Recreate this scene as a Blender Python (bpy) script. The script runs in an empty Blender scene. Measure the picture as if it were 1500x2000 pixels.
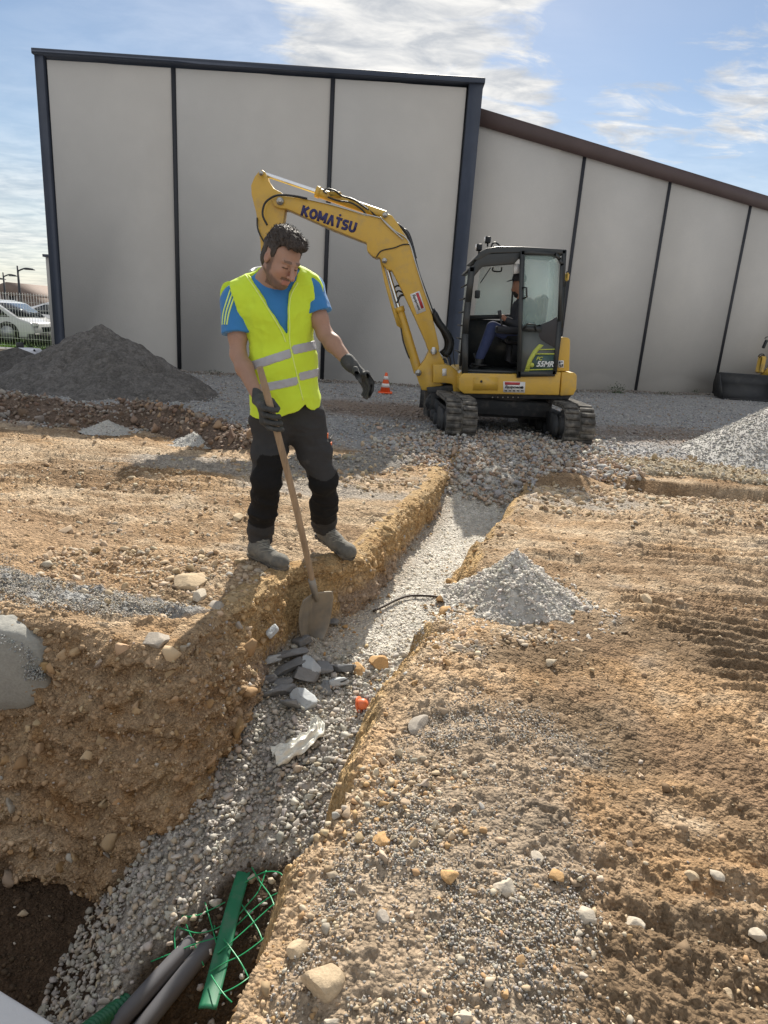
import bpy, math, random
import numpy as np
from mathutils import Matrix, Vector

scene = bpy.context.scene
C = bpy.context.collection
R = math.radians
rnd = random.Random(7)
rng = np.random.default_rng(11)

# ------------------------------------------------------------------ camera
CAM_H = 1.48
FPX = 1300.0                       # focal length for a 2000 px tall frame
_up = np.array([300.0, 4500.0, FPX]); _up /= np.linalg.norm(_up)
_fw = np.array([0, 0, -1.0])
_wy = _fw - _up * _fw.dot(_up); _wy /= np.linalg.norm(_wy)
_wx = np.cross(_wy, _up)
RC = np.array([_wx, _wy, _up])     # camera -> world
cam_d = bpy.data.cameras.new('camera')
cam = bpy.data.objects.new('camera', cam_d); C.objects.link(cam)
cam_d.sensor_fit = 'VERTICAL'; cam_d.sensor_height = 36.0; cam_d.sensor_width = 27.0
cam_d.lens = FPX * 36.0 / 2000.0
cam_d.clip_start = 0.05; cam_d.clip_end = 3000
m4 = Matrix.Identity(4)
for i in range(3):
    for j in range(3): m4[i][j] = RC[i][j]
m4[2][3] = CAM_H
cam.matrix_world = m4
scene.camera = cam

def ray(px, py):
    return RC @ np.array([px - 750.0, -(py - 1000.0), -FPX])
def G(px, py, z=0.0):
    """ground point (at height z) seen at photo pixel px, py"""
    r = ray(px, py); t = (z - CAM_H) / r[2]
    return np.array([r[0]*t, r[1]*t, z])
def P(px, py, Y):
    """point at depth Y seen at photo pixel px, py"""
    r = ray(px, py); t = Y / r[1]
    return np.array([r[0]*t, Y, r[2]*t + CAM_H])

# ------------------------------------------------------------------ sun, sky, exposure
SUN_AZ, SUN_EL = 4.0, 36.5        # azimuth from +Y towards +X
sd = bpy.data.lights.new('sun', 'SUN'); sun = bpy.data.objects.new('sun', sd); C.objects.link(sun)
sd.energy = 5.0; sd.angle = R(0.6); sd.color = (1.0, 0.93, 0.82)
sv = Vector((math.sin(R(SUN_AZ))*math.cos(R(SUN_EL)), math.cos(R(SUN_AZ))*math.cos(R(SUN_EL)), math.sin(R(SUN_EL))))
sun.rotation_euler = sv.to_track_quat('Z', 'Y').to_euler()
sun.location = (0, 0, 30)

world = bpy.data.worlds.new('World'); scene.world = world; world.use_nodes = True
wn = world.node_tree; wn.nodes.clear()
def wnode(t, **k):
    n = wn.nodes.new(t)
    for a, b in k.items(): setattr(n, a, b)
    return n
def wmath(op, a, b=None, clamp=False):
    n = wnode('ShaderNodeMath', operation=op, use_clamp=clamp)
    for i, v in enumerate((a, b)):
        if v is None: continue
        if isinstance(v, (int, float)): n.inputs[i].default_value = v
        else: wn.links.new(v, n.inputs[i])
    return n.outputs[0]
wo = wnode('ShaderNodeOutputWorld'); wb = wnode('ShaderNodeBackground')
sky = wnode('ShaderNodeTexSky', sky_type='NISHITA', sun_disc=False)
sky.sun_elevation = R(SUN_EL); sky.sun_rotation = R(SUN_AZ)
sky.air_density = 1.0; sky.dust_density = 0.25; sky.ozone_density = 1.5; sky.altitude = 100
wb.inputs['Strength'].default_value = 0.065
tc = wnode('ShaderNodeTexCoord')
dirv = tc.outputs['Generated']
sep = wnode('ShaderNodeSeparateXYZ'); wn.links.new(dirv, sep.inputs[0])
# clouds on a flat layer: direction / height
zc = wmath('MAXIMUM', sep.outputs[2], 0.0)
zc2 = wmath('ADD', zc, 0.12)
cx = wmath('DIVIDE', sep.outputs[0], zc2); cy = wmath('DIVIDE', sep.outputs[1], zc2)
comb = wnode('ShaderNodeCombineXYZ'); wn.links.new(cx, comb.inputs[0]); wn.links.new(cy, comb.inputs[1])
def wnoise(scale, detail, rough, off=(0, 0, 0), dist=0.0, sx=1.0):
    mp = wnode('ShaderNodeMapping'); mp.inputs['Location'].default_value = off
    mp.inputs['Scale'].default_value = (1.0, sx, 1.0)
    wn.links.new(comb.outputs[0], mp.inputs[0])
    n = wnode('ShaderNodeTexNoise'); n.inputs['Scale'].default_value = scale
    n.inputs['Detail'].default_value = detail; n.inputs['Roughness'].default_value = rough
    n.inputs['Distortion'].default_value = dist
    wn.links.new(mp.outputs[0], n.inputs['Vector'])
    return n.outputs['Fac']
def wramp(v, lo, hi):
    n = wnode('ShaderNodeMapRange', interpolation_type='SMOOTHSTEP'); wn.links.new(v, n.inputs[0])
    n.inputs[1].default_value = lo; n.inputs[2].default_value = hi
    return n.outputs[0]
def wlobe(px, py, ang):
    """broad patch of sky where a cloud bank hangs"""
    d = ray(px, py); d = d / np.linalg.norm(d)
    vm = wnode('ShaderNodeVectorMath', operation='DOT_PRODUCT'); nrm = wnode('ShaderNodeVectorMath', operation='NORMALIZE')
    wn.links.new(dirv, nrm.inputs[0]); wn.links.new(nrm.outputs[0], vm.inputs[0]); vm.inputs[1].default_value = tuple(d)
    n = wnode('ShaderNodeMapRange', interpolation_type='SMOOTHSTEP'); wn.links.new(vm.outputs['Value'], n.inputs[0])
    n.inputs[1].default_value = math.cos(R(ang)); n.inputs[2].default_value = math.cos(R(ang*0.12))
    return n.outputs[0]
big = wnoise(0.9, 3, 0.5, (3.1, 1.7, 0), 0.3)
det = wnoise(3.4, 9, 0.62, (0.4, 2.2, 0), 0.6, 1.7)
lob = wlobe(760, 60, 11.0)
lob = wmath('MAXIMUM', lob, wlobe(820, -180, 13.0))
lob = wmath('MAXIMUM', lob, wmath('MULTIPLY', wlobe(985, 215, 5.0), 0.8))
lob = wmath('MAXIMUM', lob, wmath('MULTIPLY', wlobe(1490, 180, 6.0), 0.55))
lob = wmath('MAXIMUM', lob, wmath('MULTIPLY', wlobe(1200, 275, 4.2), 0.42))
lob = wmath('MAXIMUM', lob, wmath('MULTIPLY', wlobe(1290, 205, 5.0), 0.25))
# extra broken cloud over the unseen sky, added as fill for the shade
vmb = wnode('ShaderNodeVectorMath', operation='DOT_PRODUCT'); nb = wnode('ShaderNodeVectorMath', operation='NORMALIZE')
wn.links.new(dirv, nb.inputs[0]); wn.links.new(nb.outputs[0], vmb.inputs[0]); vmb.inputs[1].default_value = tuple(ray(750, 400)/np.linalg.norm(ray(750, 400)))
rest = wmath('MULTIPLY', wramp(vmb.outputs['Value'], 0.80, 0.55), wramp(wnoise(0.7, 3, 0.5, (5.0, 2.0, 0), 0.2), 0.35, 0.6))
lob = wmath('MAXIMUM', lob, rest)
cover = wmath('ADD', wmath('MULTIPLY', lob, 0.46), wmath('MULTIPLY', big, 0.12))
dens = wramp(wmath('ADD', det, cover), 0.66, 0.92)
veil = wmath('ADD', wmath('MULTIPLY', wramp(wnoise(0.55, 4, 0.55, (9.0, 4.0, 0), 0.2), 0.30, 0.70), 0.30), wmath('MULTIPLY', wramp(sep.outputs[2], 0.30, 0.0), 0.55))
dens = wmath('MAXIMUM', dens, veil, True)
shade = wramp(wnoise(5.0, 6, 0.6, (0.55, 2.3, 0), 0.4, 1.7), 0.25, 0.75)
ccol = wnode('ShaderNodeMix', data_type='RGBA'); wn.links.new(shade, ccol.inputs[0])
ccol.inputs[6].default_value = (5.0, 5.4, 6.0, 1); ccol.inputs[7].default_value = (10.5, 10.3, 9.9, 1)
mixc = wnode('ShaderNodeMix', data_type='RGBA'); wn.links.new(dens, mixc.inputs[0])
wn.links.new(sky.outputs[0], mixc.inputs[6]); wn.links.new(ccol.outputs[2], mixc.inputs[7])
wn.links.new(mixc.outputs[2], wb.inputs['Color']); wn.links.new(wb.outputs[0], wo.inputs['Surface'])

scene.view_settings.view_transform = 'Standard'; scene.view_settings.look = 'None'
scene.view_settings.exposure = 0.62; scene.view_settings.gamma = 1.0
scene.view_settings.use_curve_mapping = False
scene.cycles.max_bounces = 6; scene.cycles.transparent_max_bounces = 12

# ------------------------------------------------------------------ materials
def mat(name, col, rough=0.7, metal=0.0, var=0.12, scale=6.0, bump=0.0, bscale=40.0, attr=False,
        spec=0.5, dirt=None, dirt_lo=0.5, dirt_hi=0.7, dscale=5.0, fine=0.0, fscale=300.0, trans=0.0, alpha=1.0, coat=0.0, sheen=0.0, stretch=None, bdist=0.01, grain=0.0, gscale=120.0):
    m = bpy.data.materials.new(name); m.use_nodes = True
    nt = m.node_tree; b = nt.nodes['Principled BSDF']; L = nt.links.new
    tcn = nt.nodes.new('ShaderNodeTexCoord'); vec = tcn.outputs['Object']
    if stretch:
        mp = nt.nodes.new('ShaderNodeMapping'); mp.inputs['Scale'].default_value = stretch
        L(vec, mp.inputs[0]); vec = mp.outputs[0]
    def noise(s, d=5, r=0.6):
        n = nt.nodes.new('ShaderNodeTexNoise'); n.inputs['Scale'].default_value = s
        n.inputs['Detail'].default_value = d; n.inputs['Roughness'].default_value = r
        L(vec, n.inputs['Vector']); return n.outputs['Fac']
    def mix(f, a, b_, mode='MIX'):
        n = nt.nodes.new('ShaderNodeMix'); n.data_type = 'RGBA'; n.blend_type = mode
        for i, v in ((0, f), (6, a), (7, b_)):
            if isinstance(v, (int, float)): n.inputs[i].default_value = v
            elif isinstance(v, tuple): n.inputs[i].default_value = (*v[:3], 1)
            else: L(v, n.inputs[i])
        return n.outputs[2]
    def rampv(v, lo, hi):
        n = nt.nodes.new('ShaderNodeMapRange'); L(v, n.inputs[0])
        n.inputs[1].default_value = lo; n.inputs[2].default_value = hi; return n.outputs[0]
    f = rampv(noise(scale), 0.25, 0.75)
    lo = tuple(c*(1-var) for c in col); hi = tuple(min(1, c*(1+var)) for c in col)
    c = mix(f, lo, hi)
    if attr:
        a = nt.nodes.new('ShaderNodeAttribute'); a.attribute_name = 'Col'
        c = mix(1.0, c, a.outputs['Color'], 'MULTIPLY')
    if fine:
        ff = rampv(noise(fscale, 3, 0.7), 0.3, 0.7)
        c = mix(ff, mix(1.0, c, (1-fine,)*3, 'MULTIPLY'), mix(1.0, c, (1+fine,)*3, 'MULTIPLY'))
    gh = None
    if grain:      # granular earth: crumbs of two sizes, each with its own tone
        for gs, ga in ((gscale, 1.0), (gscale*0.36, 0.9)):
            vo = nt.nodes.new('ShaderNodeTexVoronoi'); vo.inputs['Scale'].default_value = gs; vo.inputs['Randomness'].default_value = 1.0; L(vec, vo.inputs['Vector'])
            sp_ = nt.nodes.new('ShaderNodeSeparateColor'); L(vo.outputs['Color'], sp_.inputs[0])
            c = mix(sp_.outputs[0], mix(1.0, c, (1-grain*ga,)*3, 'MULTIPLY'), mix(1.0, c, (1+grain*ga*0.9,)*3, 'MULTIPLY'))
            pr = nt.nodes.new('ShaderNodeMath'); pr.operation = 'MULTIPLY'; L(vo.outputs['Distance'], pr.inputs[0]); pr.inputs[1].default_value = -0.8*ga*(1 if gs == gscale else 1.6)
            if gh is None: gh = pr.outputs[0]
            else:
                ad = nt.nodes.new('ShaderNodeMath'); ad.operation = 'ADD'; L(gh, ad.inputs[0]); L(pr.outputs[0], ad.inputs[1]); gh = ad.outputs[0]
    if dirt:
        c = mix(rampv(noise(dscale, 8, 0.65), dirt_lo, dirt_hi), c, dirt)
    L(c, b.inputs['Base Color'])
    b.inputs['Roughness'].default_value = rough; b.inputs['Metallic'].default_value = metal
    b.inputs['Specular IOR Level'].default_value = spec
    if trans: b.inputs['Transmission Weight'].default_value = trans
    if alpha < 1: b.inputs['Alpha'].default_value = alpha
    if coat: b.inputs['Coat Weight'].default_value = coat
    if sheen: b.inputs['Sheen Weight'].default_value = sheen
    if bump:
        bn = nt.nodes.new('ShaderNodeBump'); bn.inputs['Strength'].default_value = bump
        bn.inputs['Distance'].default_value = bdist
        hsrc = noise(bscale, 6, 0.65)
        if gh is not None:
            ad = nt.nodes.new('ShaderNodeMath'); ad.operation = 'ADD'; L(hsrc, ad.inputs[0]); L(gh, ad.inputs[1]); hsrc = ad.outputs[0]
        L(hsrc, bn.inputs['Height']); L(bn.outputs[0], b.inputs['Normal'])
    return m

# ------------------------------------------------------------------ numpy noise
def _h(ix, iy, iz, seed):
    n = (ix.astype(np.int64)*374761393 + iy.astype(np.int64)*668265263 + iz.astype(np.int64)*2147483647 + seed*1274126177) & 0xffffffff
    n = ((n ^ (n >> 13)) * 1274126177) & 0xffffffff
    n = (n ^ (n >> 16)) & 0xffff
    return n / 65535.0
def vnoise(x, y, z=0.0, seed=0):
    x = np.asarray(x, float); y = np.asarray(y, float); z = np.asarray(z, float) + 0*x
    ix = np.floor(x); iy = np.floor(y); iz = np.floor(z)
    fx = x-ix; fy = y-iy; fz = z-iz
    fx = fx*fx*(3-2*fx); fy = fy*fy*(3-2*fy); fz = fz*fz*(3-2*fz)
    def c(a, b, d): return _h(ix+a, iy+b, iz+d, seed)
    x00 = c(0,0,0)*(1-fx)+c(1,0,0)*fx; x10 = c(0,1,0)*(1-fx)+c(1,1,0)*fx
    r0 = x00*(1-fy)+x10*fy
    if np.all(fz == 0): return r0
    x01 = c(0,0,1)*(1-fx)+c(1,0,1)*fx; x11 = c(0,1,1)*(1-fx)+c(1,1,1)*fx
    return r0*(1-fz) + (x01*(1-fy)+x11*fy)*fz
def fbm(x, y, z=0.0, octv=4, seed=0, gain=0.5):
    s = 0; a = 1.0; t = 0
    x = np.asarray(x, float); y = np.asarray(y, float); z = np.asarray(z, float)
    for o in range(octv):
        s = s + a*vnoise(x*2**o + 17.3*o, y*2**o + 5.1*o, z*2**o if np.any(z) else 0.0, seed+o); t += a; a *= gain
    return s/t*2 - 1
def worley(x, y, z=None, seed=0):
    """distance to nearest cell point (F1), second nearest (F2) and a random value per cell"""
    x = np.asarray(x, float); y = np.asarray(y, float); three = z is not None; z = np.asarray(z, float) if three else np.zeros_like(x)
    ix = np.floor(x); iy = np.floor(y); iz = np.floor(z); f1 = np.full(x.shape, 9.0); f2 = np.full(x.shape, 9.0); cv = np.zeros(x.shape)
    for a in (-1, 0, 1):
        for b in (-1, 0, 1):
            for c in ((-1, 0, 1) if three else (0,)):
                jx, jy, jz = ix+a, iy+b, iz+c; d = (x-jx-_h(jx, jy, jz, seed))**2+(y-jy-_h(jx, jy, jz, seed+1))**2
                if three: d = d+(z-jz-_h(jx, jy, jz, seed+2))**2
                n = d < f1; f2 = np.where(n, f1, np.minimum(f2, d)); cv = np.where(n, _h(jx, jy, jz, seed+3), cv); f1 = np.where(n, d, f1)
    return np.sqrt(f1), np.sqrt(f2), cv
def sstep(a, b, x):
    t = np.clip((x-a)/(b-a), 0, 1); return t*t*(3-2*t)

# ------------------------------------------------------------------ mesh helpers
ORIGIN = {}
def origin_of(o):
    return ORIGIN.get(o.name, np.zeros(3)) if o is not None else np.zeros(3)
def link_mesh(name, V, Flist, material, parent=None, smooth=False, col=None, mats=None, mat_idx=None):
    """V (n,3) world coordinates; Flist list of (m,k) index arrays (k = 3 or 4) or list of ragged tuples"""
    V = np.asarray(V, float) - origin_of(parent)
    me = bpy.data.meshes.new(name)
    me.vertices.add(len(V)); me.vertices.foreach_set('co', V.astype(np.float32).ravel())
    loops = []; starts = []; n = 0
    if isinstance(Flist, np.ndarray): Flist = [Flist]
    if Flist and isinstance(Flist[0], np.ndarray):
        for Fa in Flist:
            if len(Fa) == 0: continue
            k = Fa.shape[1]; loops.append(Fa.ravel()); starts.append(n + np.arange(len(Fa))*k); n += Fa.size
        loops = np.concatenate(loops); starts = np.concatenate(starts)
    else:
        for f in Flist: starts.append(n); loops.extend(f); n += len(f)
        loops = np.array(loops); starts = np.array(starts)
    me.loops.add(len(loops)); me.loops.foreach_set('vertex_index', loops.astype(np.int32))
    me.polygons.add(len(starts)); me.polygons.foreach_set('loop_start', starts.astype(np.int32))
    if smooth: me.polygons.foreach_set('use_smooth', np.ones(len(starts), bool))
    if mat_idx is not None: me.polygons.foreach_set('material_index', np.asarray(mat_idx, np.int32))
    me.update(calc_edges=True)
    if col is not None:
        ca = me.color_attributes.new('Col', 'FLOAT_COLOR', 'POINT')
        c4 = np.ones((len(V), 4), np.float32); c4[:, :3] = col; ca.data.foreach_set('color', c4.ravel())
    for mm in (mats or [material]): me.materials.append(mm)
    o = bpy.data.objects.new(name, me); C.objects.link(o)
    if parent is not None:
        o.parent = parent
    ORIGIN[o.name] = origin_of(parent)
    return o

def thing(name, label, cat, loc, group=None):
    o = bpy.data.objects.new(name, None); C.objects.link(o); o.empty_display_size = 0.1
    o.location = tuple(float(v) for v in loc); ORIGIN[o.name] = np.array(loc, float)
    tag(o, label, cat, group); return o
def tag(o, label=None, cat=None, group=None, kind=None):
    if label: o['label'] = label
    if cat: o['category'] = cat
    if group: o['group'] = group
    if kind: o['kind'] = kind
    return o

class MB:
    def __init__(s): s.v = []; s.f = []; s.n = 0
    def add(s, V, F):
        V = np.asarray(V, float); s.v.append(V)
        for f in F: s.f.append(tuple(int(i)+s.n for i in f))
        s.n += len(V); return s
    def box(s, c, d, rot=None, bev=0.0):
        c = np.array(c, float); d = np.array(d, float)/2
        if bev <= 0:
            V = np.array([[x, y, z] for x in (-1, 1) for y in (-1, 1) for z in (-1, 1)], float)*d
            F = [(0,1,3,2),(4,6,7,5),(0,4,5,1),(2,3,7,6),(0,2,6,4),(1,5,7,3)]
        else:
            b = min(bev, d.min()*0.9); V = []; idx = {}
            for x in (-1, 1):
                for y in (-1, 1):
                    for z in (-1, 1):
                        for k in range(3):
                            p = np.array([x*d[0], y*d[1], z*d[2]], float)
                            for q in range(3):
                                if q != k: p[q] -= np.sign(p[q])*b
                            idx[(x, y, z, k)] = len(V); V.append(p)
            V = np.array(V); F = []
            for k in range(3):
                o = [q for q in range(3) if q != k]
                for sg in (-1, 1):
                    ring = []
                    for a, b2 in ((-1,-1),(1,-1),(1,1),(-1,1)):
                        t = [0,0,0]; t[k] = sg; t[o[0]] = a; t[o[1]] = b2; ring.append(idx[(*t, k)])
                    F.append(tuple(ring))
            for k in range(3):     # edges parallel to axis k
                o = [q for q in range(3) if q != k]
                for a in (-1, 1):
                    for b2 in (-1, 1):
                        t0 = [0,0,0]; t1 = [0,0,0]; t0[k] = -1; t1[k] = 1
                        for t in (t0, t1): t[o[0]] = a; t[o[1]] = b2
                        F.append((idx[(*t0,o[0])], idx[(*t1,o[0])], idx[(*t1,o[1])], idx[(*t0,o[1])]))
            for x in (-1, 1):
                for y in (-1, 1):
                    for z in (-1, 1): F.append((idx[(x,y,z,0)], idx[(x,y,z,1)], idx[(x,y,z,2)]))
        if rot is not None: V = V @ np.array(rot).T
        return s.add(V + c, F)
    def prism(s, pts, off):
        """polygon of 3D points extruded by vector off"""
        pts = np.array(pts, float); n = len(pts); V = np.vstack([pts, pts+np.array(off, float)])
        F = [tuple(range(n)), tuple(range(2*n-1, n-1, -1))]
        for i in range(n): j = (i+1) % n; F.append((i, n+i, n+j, j))
        return s.add(V, F)
    def tube(s, pts, r, seg=10, cap=True, flat=1.0):
        pts = np.array(pts, float); n = len(pts)
        rr = np.full(n, r, float) if np.isscalar(r) else np.array(r, float)
        T = np.gradient(pts, axis=0); T /= np.linalg.norm(T, axis=1)[:, None] + 1e-9
        a = np.array([0, 0, 1.0]) if abs(T[0][2]) < 0.9 else np.array([1.0, 0, 0])
        V = []; N = np.cross(T[0], a); N /= np.linalg.norm(N)
        for i in range(n):
            N = N - T[i]*N.dot(T[i]); N /= np.linalg.norm(N) + 1e-9; B = np.cross(T[i], N)
            for k in range(seg):
                t = 2*math.pi*k/seg; V.append(pts[i] + rr[i]*(N*math.cos(t) + B*math.sin(t)*flat))
        F = []
        for i in range(n-1):
            for k in range(seg):
                k2 = (k+1) % seg; F.append((i*seg+k, i*seg+k2, (i+1)*seg+k2, (i+1)*seg+k))
        if cap: F.append(tuple(range(seg))[::-1]); F.append(tuple((n-1)*seg+k for k in range(seg)))
        return s.add(V, F)
    def cyl(s, a, b, r, seg=16, r2=None):
        a = np.array(a, float); b = np.array(b, float)
        return s.tube([a, b], [r, r if r2 is None else r2], seg)
    def lathe(s, prof, c, seg=24, axis=2):
        V = []; n = len(prof)
        for rr, z in prof:
            for k in range(seg):
                t = 2*math.pi*k/seg; p = [rr*math.cos(t), rr*math.sin(t), z]
                if axis == 1: p = [p[0], p[2], p[1]]
                if axis == 0: p = [p[2], p[0], p[1]]
                V.append(p)
        F = []
        for i in range(n-1):
            for k in range(seg):
                k2 = (k+1) % seg; F.append((i*seg+k, i*seg+k2, (i+1)*seg+k2, (i+1)*seg+k))
        F.append(tuple(range(seg))[::-1]); F.append(tuple((n-1)*seg+k for k in range(seg)))
        return s.add(np.array(V)+np.array(c, float), F)
    def build(s, name, material, parent=None, smooth=False, angle=None):
        V = np.vstack(s.v)
        o = link_mesh(name, V, s.f, material, parent, smooth or angle is not None)
        if angle is not None:
            try: o.data.set_sharp_from_angle(angle=R(angle))
            except Exception: pass
        return o

def bez(pts, n=24):
    """smooth curve through points (Catmull-Rom)"""
    p = np.array(pts, float); p = np.vstack([2*p[0]-p[1], p, 2*p[-1]-p[-2]]); out = []
    k = len(p)-3
    for i in range(k):
        for t in np.linspace(0, 1, max(2, n//k), endpoint=False):
            a, b, c, d = p[i:i+4]
            out.append(0.5*((2*b) + (-a+c)*t + (2*a-5*b+4*c-d)*t*t + (-a+3*b-3*c+d)*t**3))
    out.append(p[-2]); return np.array(out)

def text_mesh(name, txt, size, origin, right, upv, material, parent, shear=0.0, offset=0.0, extrude=0.002, align='CENTER', xscale=1.0, width=None, spacing=1.0):
    cu = bpy.data.curves.new('lettering', 'FONT'); cu.body = txt; cu.size = size; cu.shear = shear
    cu.offset = offset; cu.space_character = spacing; cu.extrude = extrude; cu.align_x = align; cu.align_y = 'CENTER'
    to = bpy.data.objects.new('lettering', cu); C.objects.link(to)
    dg = bpy.context.evaluated_depsgraph_get()
    me = bpy.data.meshes.new_from_object(to.evaluated_get(dg))
    bpy.data.objects.remove(to); bpy.data.curves.remove(cu)
    right = np.array(right, float); right /= np.linalg.norm(right)
    upv = np.array(upv, float); upv -= right*upv.dot(right); upv /= np.linalg.norm(upv); nn = np.cross(right, upv)
    n = len(me.vertices); co = np.zeros(n*3); me.vertices.foreach_get('co', co); co = co.reshape(-1, 3)
    if width: xscale = width/(co[:, 0].max()-co[:, 0].min())
    V = np.array(origin) + co[:, :1]*xscale*right + co[:, 1:2]*upv + co[:, 2:3]*nn
    F = [tuple(p.vertices) for p in me.polygons]
    bpy.data.meshes.remove(me)
    return link_mesh(name, V, F, material, parent)

# ------------------------------------------------------------------ implicit surfaces (bodies, clothes)
class SDF:
    def __init__(s, lo, hi, vox):
        s.lo = np.array(lo, float); s.vox = vox
        s.dim = np.ceil((np.array(hi)-s.lo)/vox).astype(int)+1
        g = [s.lo[i] + np.arange(s.dim[i])*vox for i in range(3)]
        s.X, s.Y, s.Z = np.meshgrid(*g, indexing='ij'); s.X = s.X.astype(np.float32); s.Y = s.Y.astype(np.float32); s.Z = s.Z.astype(np.float32)
        s.d = np.full(s.X.shape, 10.0, np.float32)
    def cap(s, a, b, ra, rb, flat=None):
        a = np.array(a, float); b = np.array(b, float); ab = b-a; L2 = ab.dot(ab)+1e-12
        px = s.X-a[0]; py = s.Y-a[1]; pz = s.Z-a[2]
        t = np.clip((px*ab[0]+py*ab[1]+pz*ab[2])/L2, 0, 1)
        dx = px-t*ab[0]; dy = py-t*ab[1]; dz = pz-t*ab[2]
        if flat is not None:      # (direction, factor): squash along a direction
            n, k = flat; n = np.array(n, float); n /= np.linalg.norm(n)
            q = dx*n[0]+dy*n[1]+dz*n[2]; ex = (1/k-1)
            dx = dx+n[0]*q*ex; dy = dy+n[1]*q*ex; dz = dz+n[2]*q*ex
        return np.sqrt(dx*dx+dy*dy+dz*dz) - (ra+(rb-ra)*t)
    def ell(s, c, r, M=None):
        c = np.array(c, float); px = s.X-c[0]; py = s.Y-c[1]; pz = s.Z-c[2]
        if M is not None:
            M = np.array(M, float)      # rows: local axes
            px, py, pz = (M[0][0]*px+M[0][1]*py+M[0][2]*pz, M[1][0]*px+M[1][1]*py+M[1][2]*pz, M[2][0]*px+M[2][1]*py+M[2][2]*pz)
        k = np.sqrt((px/r[0])**2+(py/r[1])**2+(pz/r[2])**2)
        return (k-1)*min(r)
    def _box(s, lo, hi):
        a = np.maximum(np.floor((np.array(lo)-s.lo)/s.vox).astype(int), 0); b = np.minimum(np.ceil((np.array(hi)-s.lo)/s.vox).astype(int)+1, s.dim)
        return tuple(slice(int(a[i]), int(max(b[i], a[i]+1))) for i in range(3))
    def _in(s, sl, fn):
        t = SDF.__new__(SDF); t.X = s.X[sl]; t.Y = s.Y[sl]; t.Z = s.Z[sl]; t.d = s.d[sl]; t.lo = s.lo; t.vox = s.vox; t.dim = s.dim
        fn(t); s.d[sl] = t.d; return s
    def acap(s, a, b, ra, rb, k=0.02, flat=None, sub=False):
        m = max(ra, rb)*1.6+0.05+k; sl = s._box(np.minimum(a, b)-m, np.maximum(a, b)+m)
        return s._in(sl, lambda t: (t.sub if sub else t.smin)(t.cap(a, b, ra, rb, flat), k))
    def aell(s, c, r, M=None, k=0.02, sub=False):
        m = max(r)*1.3+0.05+k; c = np.array(c, float); sl = s._box(c-m, c+m)
        return s._in(sl, lambda t: (t.sub if sub else t.smin)(t.ell(c, r, M), k))
    def smin(s, d, k):
        if k <= 0: s.d = np.minimum(s.d, d); return s
        h = np.clip(0.5+0.5*(s.d-d)/k, 0, 1); s.d = s.d*(1-h)+d*h-k*h*(1-h); return s
    def sub(s, d, k=0.0):
        d = -d
        if k <= 0: s.d = np.maximum(s.d, d); return s
        h = np.clip(0.5-0.5*(s.d-d)/k, 0, 1); s.d = s.d*(1-h)+d*h+k*h*(1-h); return s
    def mesh(s):
        d = s.d; ins = d < 0; n = s.dim
        cs = tuple(n-1); pos = np.zeros(cs+(3,), np.float32); cnt = np.zeros(cs, np.float32)
        c8 = [(i, j, k) for i in (0, 1) for j in (0, 1) for k in (0, 1)]
        def sl(c): return tuple(slice(c[i], n[i]-1+c[i]) for i in range(3))
        for a in c8:
            for ax in range(3):
                if a[ax]: continue
                b = list(a); b[ax] = 1; da = d[sl(a)]; db = d[sl(b)]
                m = (da < 0) != (db < 0); t = np.where(m, da/(da-db+1e-12), 0)
                for q in range(3): pos[..., q] += np.where(m, a[q] + (t if q == ax else 0), 0)
                cnt += m
        act = cnt > 0; idx = -np.ones(cs, np.int64); idx[act] = np.arange(act.sum())
        ii = np.argwhere(act); V = s.lo + (ii + pos[act]/cnt[act][:, None])*s.vox
        F = []
        for ax in range(3):
            u, v = (ax+1) % 3, (ax+2) % 3
            a = [slice(1, n[q]-1) for q in range(3)]; b = list(a)
            a[ax] = slice(0, n[ax]-1); b[ax] = slice(1, n[ax])
            A = ins[tuple(a)]; B = ins[tuple(b)]
            for sign in (0, 1):
                m = (A & ~B) if sign == 0 else (~A & B)
                e = np.argwhere(m)
                if not len(e): continue
                base = e + 1; base[:, ax] -= 1
                def cell(du, dv):
                    t = base.copy(); t[:, u] += du; t[:, v] += dv; return idx[t[:, 0], t[:, 1], t[:, 2]]
                q = np.stack([cell(-1,-1), cell(0,-1), cell(0,0), cell(-1,0)], 1)
                F.append(q if sign == 0 else q[:, ::-1])
        F = np.concatenate(F); F = F[(F >= 0).all(1)]
        return V, F

# ------------------------------------------------------------------ stones
def ico(sub=0):
    t = (1+5**.5)/2
    v = [(-1,t,0),(1,t,0),(-1,-t,0),(1,-t,0),(0,-1,t),(0,1,t),(0,-1,-t),(0,1,-t),(t,0,-1),(t,0,1),(-t,0,-1),(-t,0,1)]
    f = [(0,11,5),(0,5,1),(0,1,7),(0,7,10),(0,10,11),(1,5,9),(5,11,4),(11,10,2),(10,7,6),(7,1,8),(3,9,4),(3,4,2),(3,2,6),(3,6,8),(3,8,9),(4,9,5),(2,4,11),(6,2,10),(8,6,7),(9,8,1)]
    v = [np.array(p, float)/np.linalg.norm(p) for p in v]
    for _ in range(sub):
        cache = {}; nf = []
        def mid(a, b):
            k = (min(a, b), max(a, b))
            if k not in cache: p = v[a]+v[b]; v.append(p/np.linalg.norm(p)); cache[k] = len(v)-1
            return cache[k]
        for a, b, c in f:
            ab, bc, ca = mid(a, b), mid(b, c), mid(c, a); nf += [(a,ab,ca),(b,bc,ab),(c,ca,bc),(ab,bc,ca)]
        f = nf
    return np.array(v), np.array(f)
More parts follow.
